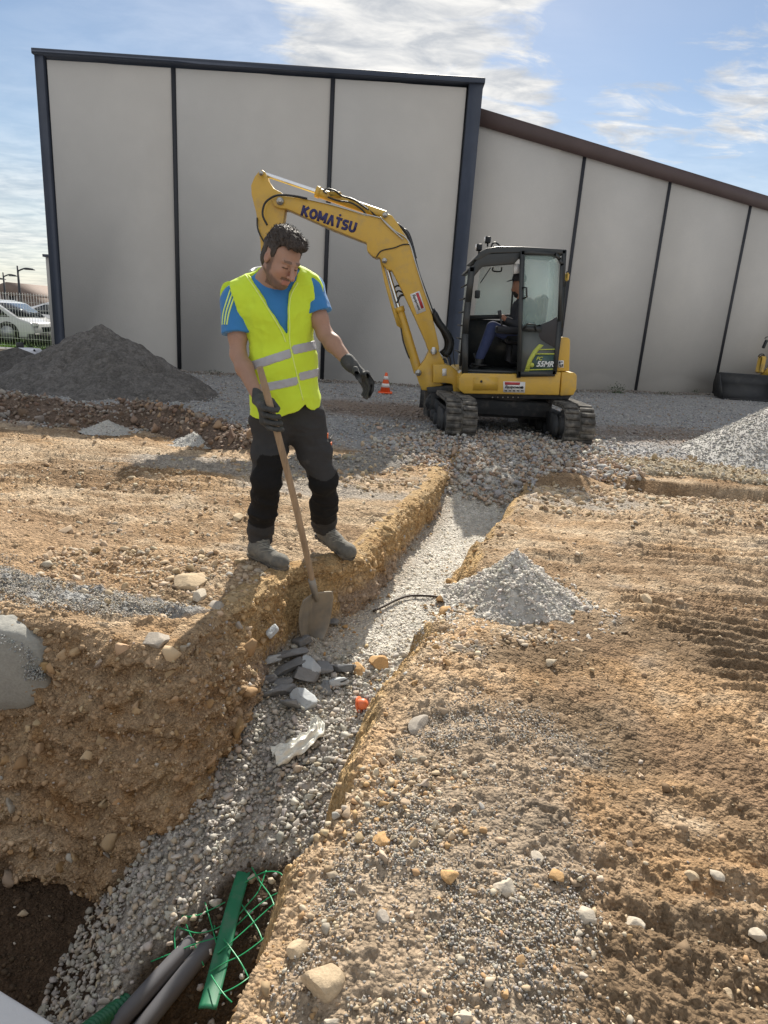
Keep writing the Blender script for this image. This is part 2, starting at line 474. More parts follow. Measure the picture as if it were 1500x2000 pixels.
def rock_variant(sub, seed, cuts=7, ang=0.75):
    r = np.random.default_rng(seed); v, f = ico(sub)
    v = v*1.35
    for _ in range(cuts):
        n = r.normal(size=3); n /= np.linalg.norm(n); d = r.uniform(0.32, 0.80)
        q = v@n; m = q > d; v[m] -= np.outer((q[m]-d)*ang*1.25, n)
    v = v*r.uniform(0.78, 1.15, 3)
    v += r.normal(size=v.shape)*(0.06 if sub == 0 else 0.012)
    return v/np.abs(v).max(), f
V20 = [rock_variant(0, 100+i, 5) for i in range(16)]
V80 = [rock_variant(1, 300+i, 12) for i in range(12)]
OCT = (np.array([(1,0,0),(-1,0,0),(0,1,0),(0,-1,0),(0,0,1),(0,0,-1)], float), np.array([(0,2,4),(2,1,4),(1,3,4),(3,0,4),(2,0,5),(1,2,5),(3,1,5),(0,3,5)]))
V8 = []
for i in range(10):
    r = np.random.default_rng(500+i); V8.append((OCT[0]*r.uniform(0.7, 1.2, (6, 1))+r.normal(size=(6, 3))*0.18, OCT[1]))
def rand_rot(n):
    q = rng.normal(size=(n, 4)); q /= np.linalg.norm(q, axis=1)[:, None]
    w, x, y, z = q.T
    return np.stack([np.stack([1-2*(y*y+z*z), 2*(x*y-z*w), 2*(x*z+y*w)], 1),
                     np.stack([2*(x*y+z*w), 1-2*(x*x+z*z), 2*(y*z-x*w)], 1),
                     np.stack([2*(x*z-y*w), 2*(y*z+x*w), 1-2*(x*x+y*y)], 1)], 1)
def stone_arrays(pos, size, col, variants=V20, flat=0.8):
    """merged stones; returns V, F, colour per vertex"""
    n = len(pos); Vs = []; Fs = []; Cs = []; off = 0
    which = rng.integers(0, len(variants), n); Rm = rand_rot(n)
    sc = size[:, None]*rng.uniform(0.75, 1.25, (n, 3)); 
    for k, (v, f) in enumerate(variants):
        i = np.nonzero(which == k)[0]
        if not len(i): continue
        p = np.einsum('nij,nvj->nvi', Rm[i], v[None]*sc[i][:, None, :]*0.5); p[..., 2] *= flat
        p += pos[i][:, None, :]
        Vs.append(p.reshape(-1, 3)); Fs.append((f[None]+off+np.arange(len(i))[:, None, None]*len(v)).reshape(-1, f.shape[1])); off += len(i)*len(v)
        Cs.append(np.repeat(col[i], len(v), 0))
    return np.vstack(Vs), np.vstack(Fs), np.vstack(Cs)
def palette(n, cols, w=None, jit=0.12):
    cols = np.array(cols, float); w = None if w is None else np.array(w, float)/sum(w)
    c = cols[rng.choice(len(cols), n, p=w)]
    return c*rng.uniform(1-jit, 1+jit, (n, 1))*rng.uniform(0.97, 1.03, (n, 3))

M_STONE = mat('crushed stone', (1, 1, 1), rough=0.9, var=0.10, scale=60, attr=True, bump=0.25, bscale=160, spec=0.25, bdist=0.004)
# ================================================================== GROUND
LEFT_PX = [(905,880),(876,900),(858,925),(845,950),(800,988),(752,1032),(702,1076),(640,1100),(565,1118),(515,1150),(475,1182),(440,1207),(395,1243),(335,1287),(250,1266),(180,1244),(100,1224),(0,1208),(-300,1165),(-800,1100)]
RIGHT_PX = [(1110,905),(1062,935),(1036,962),(1012,985),(972,1050),(932,1130),(888,1210),(850,1272),(800,1342),(732,1418),(702,1500),(652,1600),(592,1700),(522,1850),(462,1995),(420,2120)]
LCH = np.array([G(a, b, 0.03)[:2] for a, b in LEFT_PX]); RCH = np.array([G(a, b, 0.03)[:2] for a, b in RIGHT_PX])
LCH[-1] = (-4.5, LCH[-2][1]+0.1)
# the right lip has broken away in bites
_q = bez([[*p, 0] for p in RCH], 46)[:, :2]; _t = np.gradient(_q, axis=0); _t /= np.linalg.norm(_t, axis=1)[:, None]
_s = np.r_[0, np.cumsum(np.linalg.norm(np.diff(_q, axis=0), axis=1))]; _a = 0.055*fbm(_s*2.6, 0*_s+0.3, octv=3, seed=611)*1.6
RCH = _q + np.stack([-_t[:, 1], _t[:, 0]], 1)*(_a*np.clip(_q[:, 1]/2.2, 0.7, 1.5)*sstep(0, 3, np.arange(len(_q))))[:, None]
TPOLY = np.vstack([LCH, [[-4.5, 0.3], [-0.5, 0.3]], RCH[::-1]])

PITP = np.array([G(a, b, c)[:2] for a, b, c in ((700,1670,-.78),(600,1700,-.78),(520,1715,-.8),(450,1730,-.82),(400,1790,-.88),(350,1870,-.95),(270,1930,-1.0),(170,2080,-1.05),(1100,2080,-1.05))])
def seg_dist(x, y, ch):
    d = np.full(x.shape, 1e9)
    for a, b in zip(ch[:-1], ch[1:]):
        ab = b-a; t = np.clip(((x-a[0])*ab[0]+(y-a[1])*ab[1])/(ab@ab+1e-12), 0, 1)
        d = np.minimum(d, (x-a[0]-t*ab[0])**2+(y-a[1]-t*ab[1])**2)
    return np.sqrt(d)
def inside(x, y, poly):
    r = np.zeros(x.shape, bool); n = len(poly)
    for i in range(n):
        x0, y0 = poly[i]; x1, y1 = poly[(i+1) % n]
        c = ((y0 > y) != (y1 > y)); 
        with np.errstate(divide='ignore', invalid='ignore'):
            r ^= c & (x < (x1-x0)*(y-y0)/(y1-y0+1e-15)+x0)
    return r
def lump(x, y, cx, cy, rx, ry, ang=0.0):
    c, s = math.cos(ang), math.sin(ang); dx = x-cx; dy = y-cy
    u = (dx*c+dy*s)/rx; v = (-dx*s+dy*c)/ry
    return np.clip(1-(u*u+v*v), 0, 1)
def floor_z(x, y):
    z = np.interp(y, [0.5, 1.3, 1.8, 2.3, 2.8, 3.3, 4.2, 5.6, 6.2, 6.9, 7.8], [-1.12, -1.08, -0.9, -0.68, -0.54, -0.46, -0.36, -0.3, -0.26, -0.08, 0.06])
    z = z - 0.55*sstep(-0.72-0.12*(2.6-y), -1.30, x)*sstep(3.2, 2.6, y)
    z = z - 0.14*sstep(-0.62-0.75*(1.9-y), -0.42-0.75*(1.9-y), x)*sstep(1.95, 1.75, y)
    return np.maximum(z, -1.38)
def gz(x, y, detail=True):
    x = np.asarray(x, float); y = np.asarray(y, float)
    top = 0.03*sstep(7.5, 5.5, y) + 0.05*fbm(x*0.45, y*0.45, octv=3, seed=3)*sstep(1.0, 3.0, y)
    top = top + 0.16*lump(x, y, -2.9, 3.6, 1.5, 0.9, -0.2)**1.5
    top = top + 0.07*lump(x, y, 0.35, 1.45, 0.45, 0.9, -0.3) + 0.05*lump(x, y, 0.45, 2.4, 0.4, 0.5)
    top = top + 0.03*lump(x, y, 1.6, 8.0, 1.6, 1.2)
    top = top + 0.07*lump(x, y, 2.1, 6.75, 0.9, 0.35, 0.1)
    # shallow cutting running off to the right
    dd = (y - (6.95 - 0.04*(x-1.8))); top = top - 0.13*sstep(-0.55, -0.2, dd)*sstep(0.16, 0.06, dd)*sstep(1.9, 2.6, x)
    # tracked ground: cleat marks
    r1 = sstep(0.25, 0.7, lump(x, y, 2.15, 3.1, 1.05, 1.15, 0.25) + 0.35*fbm(x*2, y*2, seed=41, octv=2))
    ph = (y + 0.18*x)*2*math.pi/0.115 + 1.6*fbm(x*1.3, y*1.3, seed=42, octv=2)
    top = top + 0.024*r1*np.maximum(np.sin(ph), -0.5)*(0.5+0.9*vnoise(x*4, y*9, seed=43))
    r2 = sstep(0.0, 0.5, lump(x, y, 3.3, 4.7, 1.9, 1.3, 0.15) + 0.4*fbm(x*1.4, y*1.4, seed=44, octv=2))
    top = top + 0.020*r2*np.sin((y+0.12*x)*2*math.pi/0.15 + 1.2*fbm(x*1.1, y*1.1, seed=45, octv=2))
    r3 = sstep(0.0, 0.4, lump(x, y, -3.4, 6.1, 2.6, 1.6, 0.0) + 0.4*fbm(x*1.2, y*1.2, seed=46, octv=2))
    top = top + 0.020*r3*np.sin((y-0.03*x)*2*math.pi/0.2 + 1.5*fbm(x*0.9, y*0.9, seed=47, octv=2))
    ins = inside(x, y, TPOLY); dl = seg_dist(x, y, LCH); dr = seg_dist(x, y, RCH)
    fl = floor_z(x, y)
    drn = dr + 0.085*fbm(x*4.5, y*4.5, seed=50, octv=4)
    wr = np.interp(y, [0.5, 1.6, 2.4, 3.5, 7], [1.0, 1.0, 1.1, 1.0, 0.7])
    sR = np.interp(drn/wr, [-0.03, 0.0, 0.04, 0.08, 0.12, 0.17, 0.26], [0, 0.02, 0.07, 0.15, 0.30, 0.75, 1.0])
    sL = np.interp(dl, [-0.01, 0.0, 0.05], [0, 0.35, 1.0])
    s = np.where(ins, np.minimum(sL, sR), np.where(dl < 0.06, 0.35*np.clip(1-dl/0.06, 0, 1), 0))
    s = np.where(~ins & (dl > 0.06), 0, s)
    fl = fl + 0.10*np.clip(1-dr/0.5, 0, 1)*sstep(2.2, 3.4, y)*sstep(6, 5, y)*ins + 0.05*np.clip(1-dl/0.25, 0, 1)*ins
    if detail:
        rough = np.where(s > 0.9, 0.5, 1.0)*np.where((s > 0.02) & (s < 0.95), 1.6, 1.0)
        w = 1.0/(1+np.maximum(y-4, 0)*0.10)
        cr = sstep(0.35, 0.75, vnoise(x*1.7+5, y*1.7, seed=15))*0.8+0.35
        top2 = 0.022*fbm(x*3.2, y*3.2, seed=5, octv=3) + 0.016*w*cr*fbm(x*11, y*11, seed=8, octv=3) + 0.017*w*cr*np.abs(fbm(x*27, y*27, seed=9, octv=3)) + 0.008*w*fbm(x*55, y*55, seed=10, octv=2)
        if len(x) > 200000:
            near = (y < 9.5) & (y > 0.9) & (np.abs(x) < 7); cl = np.zeros(x.shape)
            for sc, am, sd in ((9.0, 0.016, 201), (21.0, 0.014, 205), (48.0, 0.009, 209)):
                wx = x[near]*sc+0.35*fbm(x[near]*sc, y[near]*sc, seed=sd+20, octv=1); wy = y[near]*sc
                f1, f2, cv = worley(wx, wy, seed=sd); cl[near] += am*np.clip(f2-f1, 0, 0.5)*2*np.clip(cv*1.7-0.55, 0, 1)
            patch = 0.25+0.9*sstep(0.35, 0.7, vnoise(x*1.3+7, y*1.3, seed=33)*0.6+vnoise(x*4, y*4, seed=34)*0.4)
            patch = patch*(1-0.6*sstep(0.15, 0.5, lump(x, y, 1.75, 2.1, 1.15, 1.25))); top2 = top2 + 0.014*fbm((x*0.55+y*0.83)*7.5, (x*0.83-y*0.55)*1.3, seed=29, octv=4)*sstep(0.5, 1.1, x)*sstep(4.6, 3.2, y)
            patch = np.where(s > 0.93, 0.25*sstep(3.2, 2.6, y)+0.10, patch*np.where(y > 8.3, 0.4, 1.0)); top2 = top2 + cl*patch
        return top*(1-s)+fl*s + top2*rough, s, ins, dl, dr
    return top*(1-s)+fl*s, s, ins, dl, dr

def lerp3(a, b, t): return a*(1-t[:, None]) + np.array(b)*t[:, None]
def ground_col(x, y, s, ins, dl, dr):
    n1 = fbm(x*0.9, y*0.9, seed=21, octv=4)*0.5+0.5; n2 = fbm(x*4, y*4, seed=22, octv=4)*0.5+0.5; n3 = fbm(x*19, y*19, seed=23, octv=3)*0.5+0.5
    c = np.tile(np.array([0.445, 0.325, 0.21]), (len(x), 1))
    c = lerp3(c, (0.58, 0.46, 0.325), sstep(0.50, 0.75, n2)*0.75)
    c = lerp3(c, (0.235, 0.155, 0.09), sstep(0.55, 0.38, n1*0.5+n2*0.5)*0.75)
    n4 = fbm(x*2.1+4, y*2.6, seed=24, octv=5)*0.5+0.5; c = lerp3(c, (0.45, 0.28, 0.14), sstep(0.50, 0.70, n4)*0.45)
    c = c*(0.80+0.42*n3)[:, None]
    st = fbm(x*1.6, y*7.5+0.4*x, seed=28, octv=4)*0.5+0.5; c = lerp3(c, (0.27, 0.175, 0.10), sstep(0.52, 0.72, st)*sstep(2.6, 4.0, y)*0.6); c = lerp3(c, (0.58, 0.46, 0.32), sstep(0.44, 0.30, st)*sstep(2.6, 4.0, y)*0.5)
    s5 = fbm((x*0.55+y*0.83)*7.5, (x*0.83-y*0.55)*1.3, seed=29, octv=4)*0.5+0.5; c = lerp3(c, (0.235, 0.155, 0.095), sstep(0.52, 0.68, s5)*sstep(0.5, 1.1, x)*sstep(4.6, 3.2, y)*0.65)
    # redder / browner slope near left
    c = lerp3(c, (0.36, 0.245, 0.15), sstep(0.1, 0.6, lump(x, y, -2.7, 3.5, 1.5, 1.0))*0.6)
    # damp dark earth, right
    for cx, cy, rx, ry, a, k in ((0.78, 2.15, 0.28, 0.35, 0.5, .8), (0.72, 2.75, 0.42, 0.22, 0.1, .8), (1.75, 3.0, 0.6, 0.5, -0.2, .75), (1.2, 3.1, 0.55, 0.3, 0, .55), (0.75, 1.2, 0.5, 0.25, 0.3, .6), (-1.05, 3.2, 0.3, 0.2, -0.5, .7), (-0.95, 4.3, .2, .1, 0, .5), (0.05, 4.95, .22, .12, 0, .7)):
        c = lerp3(c, (0.17, 0.122, 0.078), sstep(0.05, 0.75, lump(x, y, cx, cy, rx, ry, a) + 0.55*(n2-0.5))*k)
    # grey chippings over the right bank
    dz = lump(x, y, 0.22, 1.50, 0.47, 1.05, -0.30) + 0.5*(n2-0.5)
    c = lerp3(c, (0.34, 0.29, 0.23), sstep(0.0, 0.6, dz)*(y < 2.9)*(~ins)*sstep(0.04, 0.10, dr)*0.6)
    dz = lump(x, y, -1.5, 3.07, 0.75, 0.16, -0.12) + 0.5*(n2-0.5)
    c = lerp3(c, (0.31, 0.32, 0.32), sstep(0.1, 0.4, dz)*(~ins)*0.9)
    # far gravel yard
    yb = 7.9 + 0.9*(n1-0.5) + 0.5*(n2-0.5) - 0.7*lump(x, y, 0.3, 7.6, 1.2, 1.4) + 0.5*sstep(2.5, 4, x)
    far = sstep(-0.35, 0.35, y-yb)
    g = np.tile(np.array([0.36, 0.355, 0.35]), (len(x), 1))*(0.85+0.3*n2)[:, None]
    br = lump(x, y, -0.1, 11.3, 2.6, 1.5) + 0.7*lump(x, y, 5.0, 10.3, 3.0, 1.6) + 0.5*lump(x, y, -3, 8.7, 3, 1.0) + 0.8*(n2-0.5) + 0.5*(n1-.5)
    g = lerp3(g, (0.25, 0.185, 0.14), sstep(0.15, 0.8, br)*0.8)
    c = c*(1-far[:, None]) + g*far[:, None]
    # grey compacted patches on the near side
    for cx, cy, rx, ry in ((1.75, 5.95, 0.75, 0.42), (-1.3, 6.2, 1.6, 0.45), (-0.5, 5.6, .9, .3)):
        c = lerp3(c, (0.36, 0.335, 0.30), sstep(0.1, 0.6, lump(x, y, cx, cy, rx, ry) + 0.5*(n2-0.5))*0.75)
    # trench
    fcol = np.tile(np.array([0.62, 0.585, 0.52]), (len(x), 1))*(0.86+0.24*n2)[:, None]*(0.9+0.2*n3)[:, None]
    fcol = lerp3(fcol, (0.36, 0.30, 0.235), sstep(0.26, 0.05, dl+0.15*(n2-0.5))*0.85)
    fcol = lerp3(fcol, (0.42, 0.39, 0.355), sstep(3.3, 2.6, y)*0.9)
    fcol = lerp3(fcol, (0.075, 0.052, 0.036), sstep(0.1, 0.5, sstep(-0.85, -1.10, x)*sstep(3.0, 2.5, y) + 0.4*(n2-0.5)))  # left pit: wet soil, darkened further to imitate the shade there
    fcol = lerp3(fcol, (0.075, 0.055, 0.038), sstep(0.04, -0.04, np.where(inside(x, y, PITP), -1, 1)*seg_dist(x, y, np.vstack([PITP, PITP[:1]]))+0.03*n2))  # near pit: near-black soil colour stands in for deep shade
    bank = np.tile(np.array([0.50, 0.345, 0.175]), (len(x), 1))*(0.8+0.4*n3)[:, None]
    bank = lerp3(bank, (0.36, 0.23, 0.11), sstep(0.5, 0.8, n2))
    tb = sstep(0.02, 0.12, s)*sstep(1.0, 0.9, s); tf = sstep(0.88, 0.98, s)
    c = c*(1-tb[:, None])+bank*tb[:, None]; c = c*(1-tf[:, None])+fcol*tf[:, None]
    return c

def far_rows():
    ys = []
    for py in np.arange(2075, 690, -2.7): 
        v = G(750, py)[1]
        if v > 0: ys.append(v)
    ys = [0.2, 0.5, 0.75, 0.9] + [v for v in ys if v > 1.0]
    v = ys[-1]; step = v-ys[-2]
    while v < 600: step *= 1.22; v += step; ys.append(v)
    return np.array(ys)
ROWS = far_rows()
inner = np.linspace(-1, 1, 610)
oute = np.cumsum(0.05*1.45**np.arange(14))
hw = 0.62*np.maximum(ROWS, 1.2)+0.42
XX = np.concatenate([-(hw[:, None]*(1+oute[::-1])[None]), hw[:, None]*inner[None], hw[:, None]*(1+oute)[None]], 1)
YY = np.repeat(ROWS[:, None], XX.shape[1], 1)
# shear columns so the fine part follows the tilted frame
xf = XX.ravel(); yf = YY.ravel()
zf, sf, insf, dlf, drf = gz(xf, yf)
zf = np.where(yf > 30, zf*0.0 - 0.02, zf)
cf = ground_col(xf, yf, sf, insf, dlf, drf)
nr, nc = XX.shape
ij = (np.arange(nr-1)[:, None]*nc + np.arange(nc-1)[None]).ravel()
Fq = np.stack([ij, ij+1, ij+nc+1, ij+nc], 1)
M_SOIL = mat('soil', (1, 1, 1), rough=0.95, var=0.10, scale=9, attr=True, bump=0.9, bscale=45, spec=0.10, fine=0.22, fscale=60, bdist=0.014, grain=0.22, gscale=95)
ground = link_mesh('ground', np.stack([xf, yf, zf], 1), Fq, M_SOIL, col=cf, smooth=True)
tag(ground, kind='structure')

def gzz(x, y): return gz(x, y)[0]

# ------------------------------------------------------------------ left trench wall (a cut face)
M_CUT = mat('cut earth', (1, 1, 1), rough=0.95, var=0.14, scale=14, attr=True, bump=0.9, bscale=45, spec=0.10, fine=0.22, fscale=60, bdist=0.014, grain=0.20, gscale=110)
def resample(ch, step):
    seg = np.linalg.norm(np.diff(ch, axis=0), axis=1); cum = np.r_[0, np.cumsum(seg)]; s = 0; out = [0]
    while s < cum[-1]:
        x = np.interp(s, cum, ch[:, 0]); y = np.interp(s, cum, ch[:, 1]); s += max(0.0045, step*math.hypot(x, y)); out.append(min(s, cum[-1]))
    out = np.array(out); return np.stack([np.interp(out, cum, ch[:, 0]), np.interp(out, cum, ch[:, 1])], 1), out
LS = bez([[*p, 0] for p in LCH[1:-1]], 200)[:, :2]
Lp, Lu = resample(LS, 0.0021)
T = np.gradient(Lp, axis=0); T /= np.linalg.norm(T, axis=1)[:, None]+1e-9
Nn = np.stack([-T[:, 1], T[:, 0]], 1)     # points into the trench
if not inside(np.array([Lp[200, 0]+Nn[200, 0]*0.1]), np.array([Lp[200, 1]+Nn[200, 1]*0.1]), TPOLY)[0]: Nn = -Nn
k = np.ones(61)/61; Np = np.pad(Nn, ((30, 30), (0, 0)), 'edge'); Nn = np.stack([np.convolve(Np[:, i], k, 'valid') for i in (0, 1)], 1)
Nn /= np.linalg.norm(Nn, axis=1)[:, None]
back = np.linspace(-0.13, 0.0, 14); down = np.linspace(0, 1, 135)[1:]
topz = gz(Lp[:, 0]-Nn[:, 0]*0.12, Lp[:, 1]-Nn[:, 1]*0.12)[0]
topz = np.convolve(np.pad(topz, 12, 'edge'), np.ones(25)/25, 'valid')
botz = floor_z(Lp[:, 0]+Nn[:, 0]*0.15, Lp[:, 1]+Nn[:, 1]*0.15)-0.12
front = sstep(2.75, 2.6, 0*Lu)*0
WV = []; WC = []
def wall_point(u_idx, t, disp=0.0):
    """t<0 ledge on top, 0..1 down the face"""
    p = Lp[u_idx]; n = Nn[u_idx]; dep = topz[u_idx]-botz[u_idx]
    return p, n, dep
nv = len(back)+len(down)
for vi in range(nv):
    if vi < len(back):
        o = back[vi]; z = topz + 0.012 - 0.05*(vi == 0) - 0.02*sstep(-0.03, 0.0, o); o = np.full(len(Lp), o); tt = 0.0; amp = 0.15+0.5*vi/len(back)
    else:
        t = down[vi-len(back)]; dep = topz-botz
        o = 0.012+np.where(Lp[:, 1] > 3.1, 0.05, 0.17)*t*dep/0.9 + 0.02*np.sin(t*3.1); z = topz-0.01 - t*dep; tt = t; amp = 1.0
    x0 = Lp[:, 0]+Nn[:, 0]*o; y0 = Lp[:, 1]+Nn[:, 1]*o
    a1 = fbm(x0*3.0, y0*3.0, z*3.0+9, octv=2, seed=61); a2 = fbm(x0*8, y0*8, z*9+3, octv=3, seed=62); a3 = fbm(x0*27, y0*27, z*27+1, octv=3, seed=63)
    rid = 1-np.abs(fbm(x0*12+4, y0*12, z*14+5, octv=2, seed=64))*2
    w = np.clip(np.hypot(x0, y0)/3.0, 0.85, 1.3)
    hol = lump(Lp[:, 0], Lp[:, 1], -0.52, 3.85, 0.38, 0.38)*0.10*sstep(0.02, 0.25, tt)
    disp = -hol+amp*(0.050*a1*w + 0.034*a2 + 0.014*a3 + 0.016*rid)
    f1, f2, cv = worley(x0*11+0.4*a2, y0*11, z*13, seed=301); g1, g2, cw = worley(x0*27, y0*27, z*30, seed=305)
    far_ = sstep(2.9, 3.4, Lp[:, 1]); disp = disp + amp*(0.045*np.clip(f2-f1, 0, 0.45)*np.clip(cv*2-0.8, 0, 1)*(1-0.4*far_) + 0.020*np.clip(g2-g1, 0, 0.4)*np.clip(cw*2-0.7, 0, 1))
    disp = disp - amp*0.020*far_*sstep(0.1, 0.3, tt)*np.abs(np.sin(Lu*2*math.pi/0.26+1.5*a1+tt*1.2))
    disp = disp + amp*0.018*np.tanh(3*np.sin(z*38+4*a1+2*a2))*(1-far_)*(tt > 0.02)
    dz = -0.010*a2*(amp)
    WV.append(np.stack([x0+Nn[:, 0]*disp, y0+Nn[:, 1]*disp, z+dz + 0.3*disp*(tt == 0)], 1))
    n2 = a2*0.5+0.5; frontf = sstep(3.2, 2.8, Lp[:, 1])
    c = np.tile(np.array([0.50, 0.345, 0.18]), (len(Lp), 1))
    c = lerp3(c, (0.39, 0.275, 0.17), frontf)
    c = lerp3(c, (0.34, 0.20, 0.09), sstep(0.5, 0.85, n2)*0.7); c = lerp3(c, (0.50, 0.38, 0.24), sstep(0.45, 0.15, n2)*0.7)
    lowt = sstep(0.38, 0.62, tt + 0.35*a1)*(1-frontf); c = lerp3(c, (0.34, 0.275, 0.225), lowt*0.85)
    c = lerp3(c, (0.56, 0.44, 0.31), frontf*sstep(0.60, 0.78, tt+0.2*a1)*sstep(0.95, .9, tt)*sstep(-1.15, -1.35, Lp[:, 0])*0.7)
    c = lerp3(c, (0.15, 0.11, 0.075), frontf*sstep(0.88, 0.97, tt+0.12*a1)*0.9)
    c = c*(0.8+0.4*(a3*0.5+0.5))[:, None]
    WC.append(c)
WV = np.array(WV); WC = np.array(WC); nu = len(Lp)
ij = (np.arange(nv-1)[:, None]*nu + np.arange(nu-1)[None]).ravel()
Fw = np.stack([ij, ij+nu, ij+nu+1, ij+1], 1)
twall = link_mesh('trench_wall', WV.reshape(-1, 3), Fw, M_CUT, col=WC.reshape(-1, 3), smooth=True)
tag(twall, kind='structure')

# ------------------------------------------------------------------ scattering
def proj(p):
    c = (p - np.array([0, 0, CAM_H])) @ RC
    return 750+FPX*c[:, 0]/-c[:, 2], 1000-FPX*c[:, 1]/-c[:, 2], -c[:, 2]
def singles_and_rest(nm, pos, size, col, nsingle, parent, variants, mname, flat=0.8, restname=None, sub=V80, embed=0.15):
    """the stones that show largest become objects, the rest one part"""
    px, py, d = proj(pos); vis = (px > -20) & (px < 1520) & (py > 300) & (py < 2020) & (d > 0)
    score = np.where(vis, size/d, 0); order = np.argsort(-score)
    k = min(nsingle, int((score > 0.0052).sum())); idx = order[:k]; rest = np.ones(len(pos), bool); rest[idx] = False
    cache = {}; org = origin_of(parent); Rm = rand_rot(k)
    for q, i in enumerate(idx):
        key = (q % 8, *(np.round(col[i]*9).astype(int)))
        if key not in cache:
            v, f = sub[key[0] % len(sub)]
            me = bpy.data.meshes.new(nm); me.vertices.add(len(v)); me.vertices.foreach_set('co', v.astype(np.float32).ravel())
            me.loops.add(f.size); me.loops.foreach_set('vertex_index', f.astype(np.int32).ravel())
            me.polygons.add(len(f)); me.polygons.foreach_set('loop_start', (np.arange(len(f))*3).astype(np.int32)); me.update(calc_edges=True)
            ca = me.color_attributes.new('Col', 'FLOAT_COLOR', 'POINT'); c4 = np.ones((len(v), 4), np.float32); c4[:, :3] = col[i]; ca.data.foreach_set('color', c4.ravel())
            me.materials.append(M_STONE); cache[key] = me
        o = bpy.data.objects.new(nm, cache[key]); C.objects.link(o); o.parent = parent
        s = size[i]*0.5*rng.uniform(0.85, 1.2, 3); s[2] *= flat
        # scale in world axes applied after rotation, so stones lie flat
        Mx = Matrix.Translation(Vector(pos[i]-org)) @ Matrix.Diagonal(Vector((s[0], s[1], s[2], 1))) @ Matrix(Rm[q].tolist()).to_4x4()
        o.matrix_local = Matrix.Translation(Vector(pos[i]-org)) @ Matrix(Rm[q].tolist()).to_4x4() @ Matrix.Diagonal(Vector((s[0], s[1], s[2]*1.0, 1)))
    V, F, Cc = stone_arrays(pos[rest], size[rest], col[rest], variants, flat)
    if restname:
        o = link_mesh(restname, V, F, M_STONE, parent, col=Cc); tag(o, kind='stuff'); return o
    return V, F, Cc
def rand_in(n, x0, x1, y0, y1, wfun, far=3.0):
    """random ground points thinned by distance"""
    x = rng.uniform(x0, x1, n*3); y = rng.uniform(y0, y1, n*3)
    w = wfun(x, y)*np.minimum(1, (far/np.hypot(x, y+0.8))**2)
    fr = np.abs(x) < 0.66*y+0.75
    keep = (rng.uniform(size=len(x)) < w) & fr
    x = x[keep][:n]; y = y[keep][:n]; return x, y
def powsize(n, lo, hi, p=2.5):
    u = rng.uniform(size=n); return lo*(1-u*(1-(lo/hi)**p))**(-1/p)

TAN = [(0.50,0.385,0.26),(0.45,0.33,0.21),(0.55,0.46,0.34),(0.38,0.27,0.165),(0.45,0.39,0.31)]
WHITE = [(0.46,0.435,0.395),(0.54,0.51,0.455),(0.39,0.37,0.335),(0.48,0.41,0.32),(0.34,0.325,0.305)]
GREYC = [(0.38,0.355,0.32),(0.29,0.27,0.245),(0.47,0.44,0.39),(0.46,0.37,0.26),(0.22,0.21,0.195),(0.52,0.47,0.39)]
RUB = [(0.44,0.42,0.39),(0.40,0.32,0.25),(0.36,0.25,0.18),(0.54,0.49,0.42),(0.34,0.33,0.33),(0.50,0.38,0.28)]

PX, PS, PC = [], [], []
def put(x, y, size, col, lift=0.12, z=None):
    z = gzz(x, y) if z is None else z
    PX.append(np.stack([x, y, z+size*lift], 1)); PS.append(size); PC.append(col)
FX, FS, FC = [], [], []
def putf(x, y, size, col, lift=0.15, z=None):
    z = gzz(x, y) if z is None else z
    FX.append(np.stack([x, y, z+size*lift], 1)); FS.append(size); FC.append(col)

# trench bottom: crushed white stone, coarse in the near half
def in_tr(x, y, m=0.03):
    g = gz(x, y, False); return g[1], g[2], g[3], g[4]
x = rng.uniform(-1.6, 0.6, 42000); y = rng.uniform(0.9, 3.6, 42000); s_, i_, dl_, dr_ = in_tr(x, y)
dark = sstep(-0.62, -1.0, x+0.22*(y-1.7)+0.10*fbm(x*3, y*3, seed=71, octv=2))*sstep(2.75, 2.3, y)
lowp = sstep(1.72, 1.55, y+0.1*fbm(x*4, y*4, seed=72, octv=2))
dark = dark*0
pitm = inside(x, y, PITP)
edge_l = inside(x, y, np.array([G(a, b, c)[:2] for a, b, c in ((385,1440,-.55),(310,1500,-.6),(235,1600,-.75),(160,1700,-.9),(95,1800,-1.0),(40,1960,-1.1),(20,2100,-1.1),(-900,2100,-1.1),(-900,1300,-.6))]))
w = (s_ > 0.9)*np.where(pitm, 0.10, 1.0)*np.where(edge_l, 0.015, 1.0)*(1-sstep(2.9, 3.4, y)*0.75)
kp = rng.uniform(size=len(x)) < w*0.62; x = x[kp]; y = y[kp]; n = len(x)
sz = powsize(n, 0.014, 0.058, 1.9); put(x, y, sz, palette(n, WHITE, [4,3,3,2,2]), 0.0, gzz(x, y)+rng.uniform(0, 0.028, n))
# wet clods in the pit, darkened to match the painted-shade floor
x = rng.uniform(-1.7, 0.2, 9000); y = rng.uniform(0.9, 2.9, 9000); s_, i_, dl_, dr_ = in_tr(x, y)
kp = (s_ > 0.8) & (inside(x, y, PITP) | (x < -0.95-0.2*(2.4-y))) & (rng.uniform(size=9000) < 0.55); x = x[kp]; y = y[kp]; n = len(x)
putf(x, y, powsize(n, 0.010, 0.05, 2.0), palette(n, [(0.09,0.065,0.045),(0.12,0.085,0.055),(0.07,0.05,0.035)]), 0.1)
# far half: fine compacted stone
x, y = rand_in(26000, -1.0, 1.7, 2.8, 7.2, lambda a, b: (in_tr(a, b)[0] > 0.93)*1.0, 4.5); n = len(x)
sz = powsize(n, 0.007, 0.03, 2.6); putf(x, y, sz, palette(n, [(0.74,0.71,0.64),(0.66,0.63,0.56),(0.58,0.55,0.49),(0.66,0.57,0.44)]), 0.05)
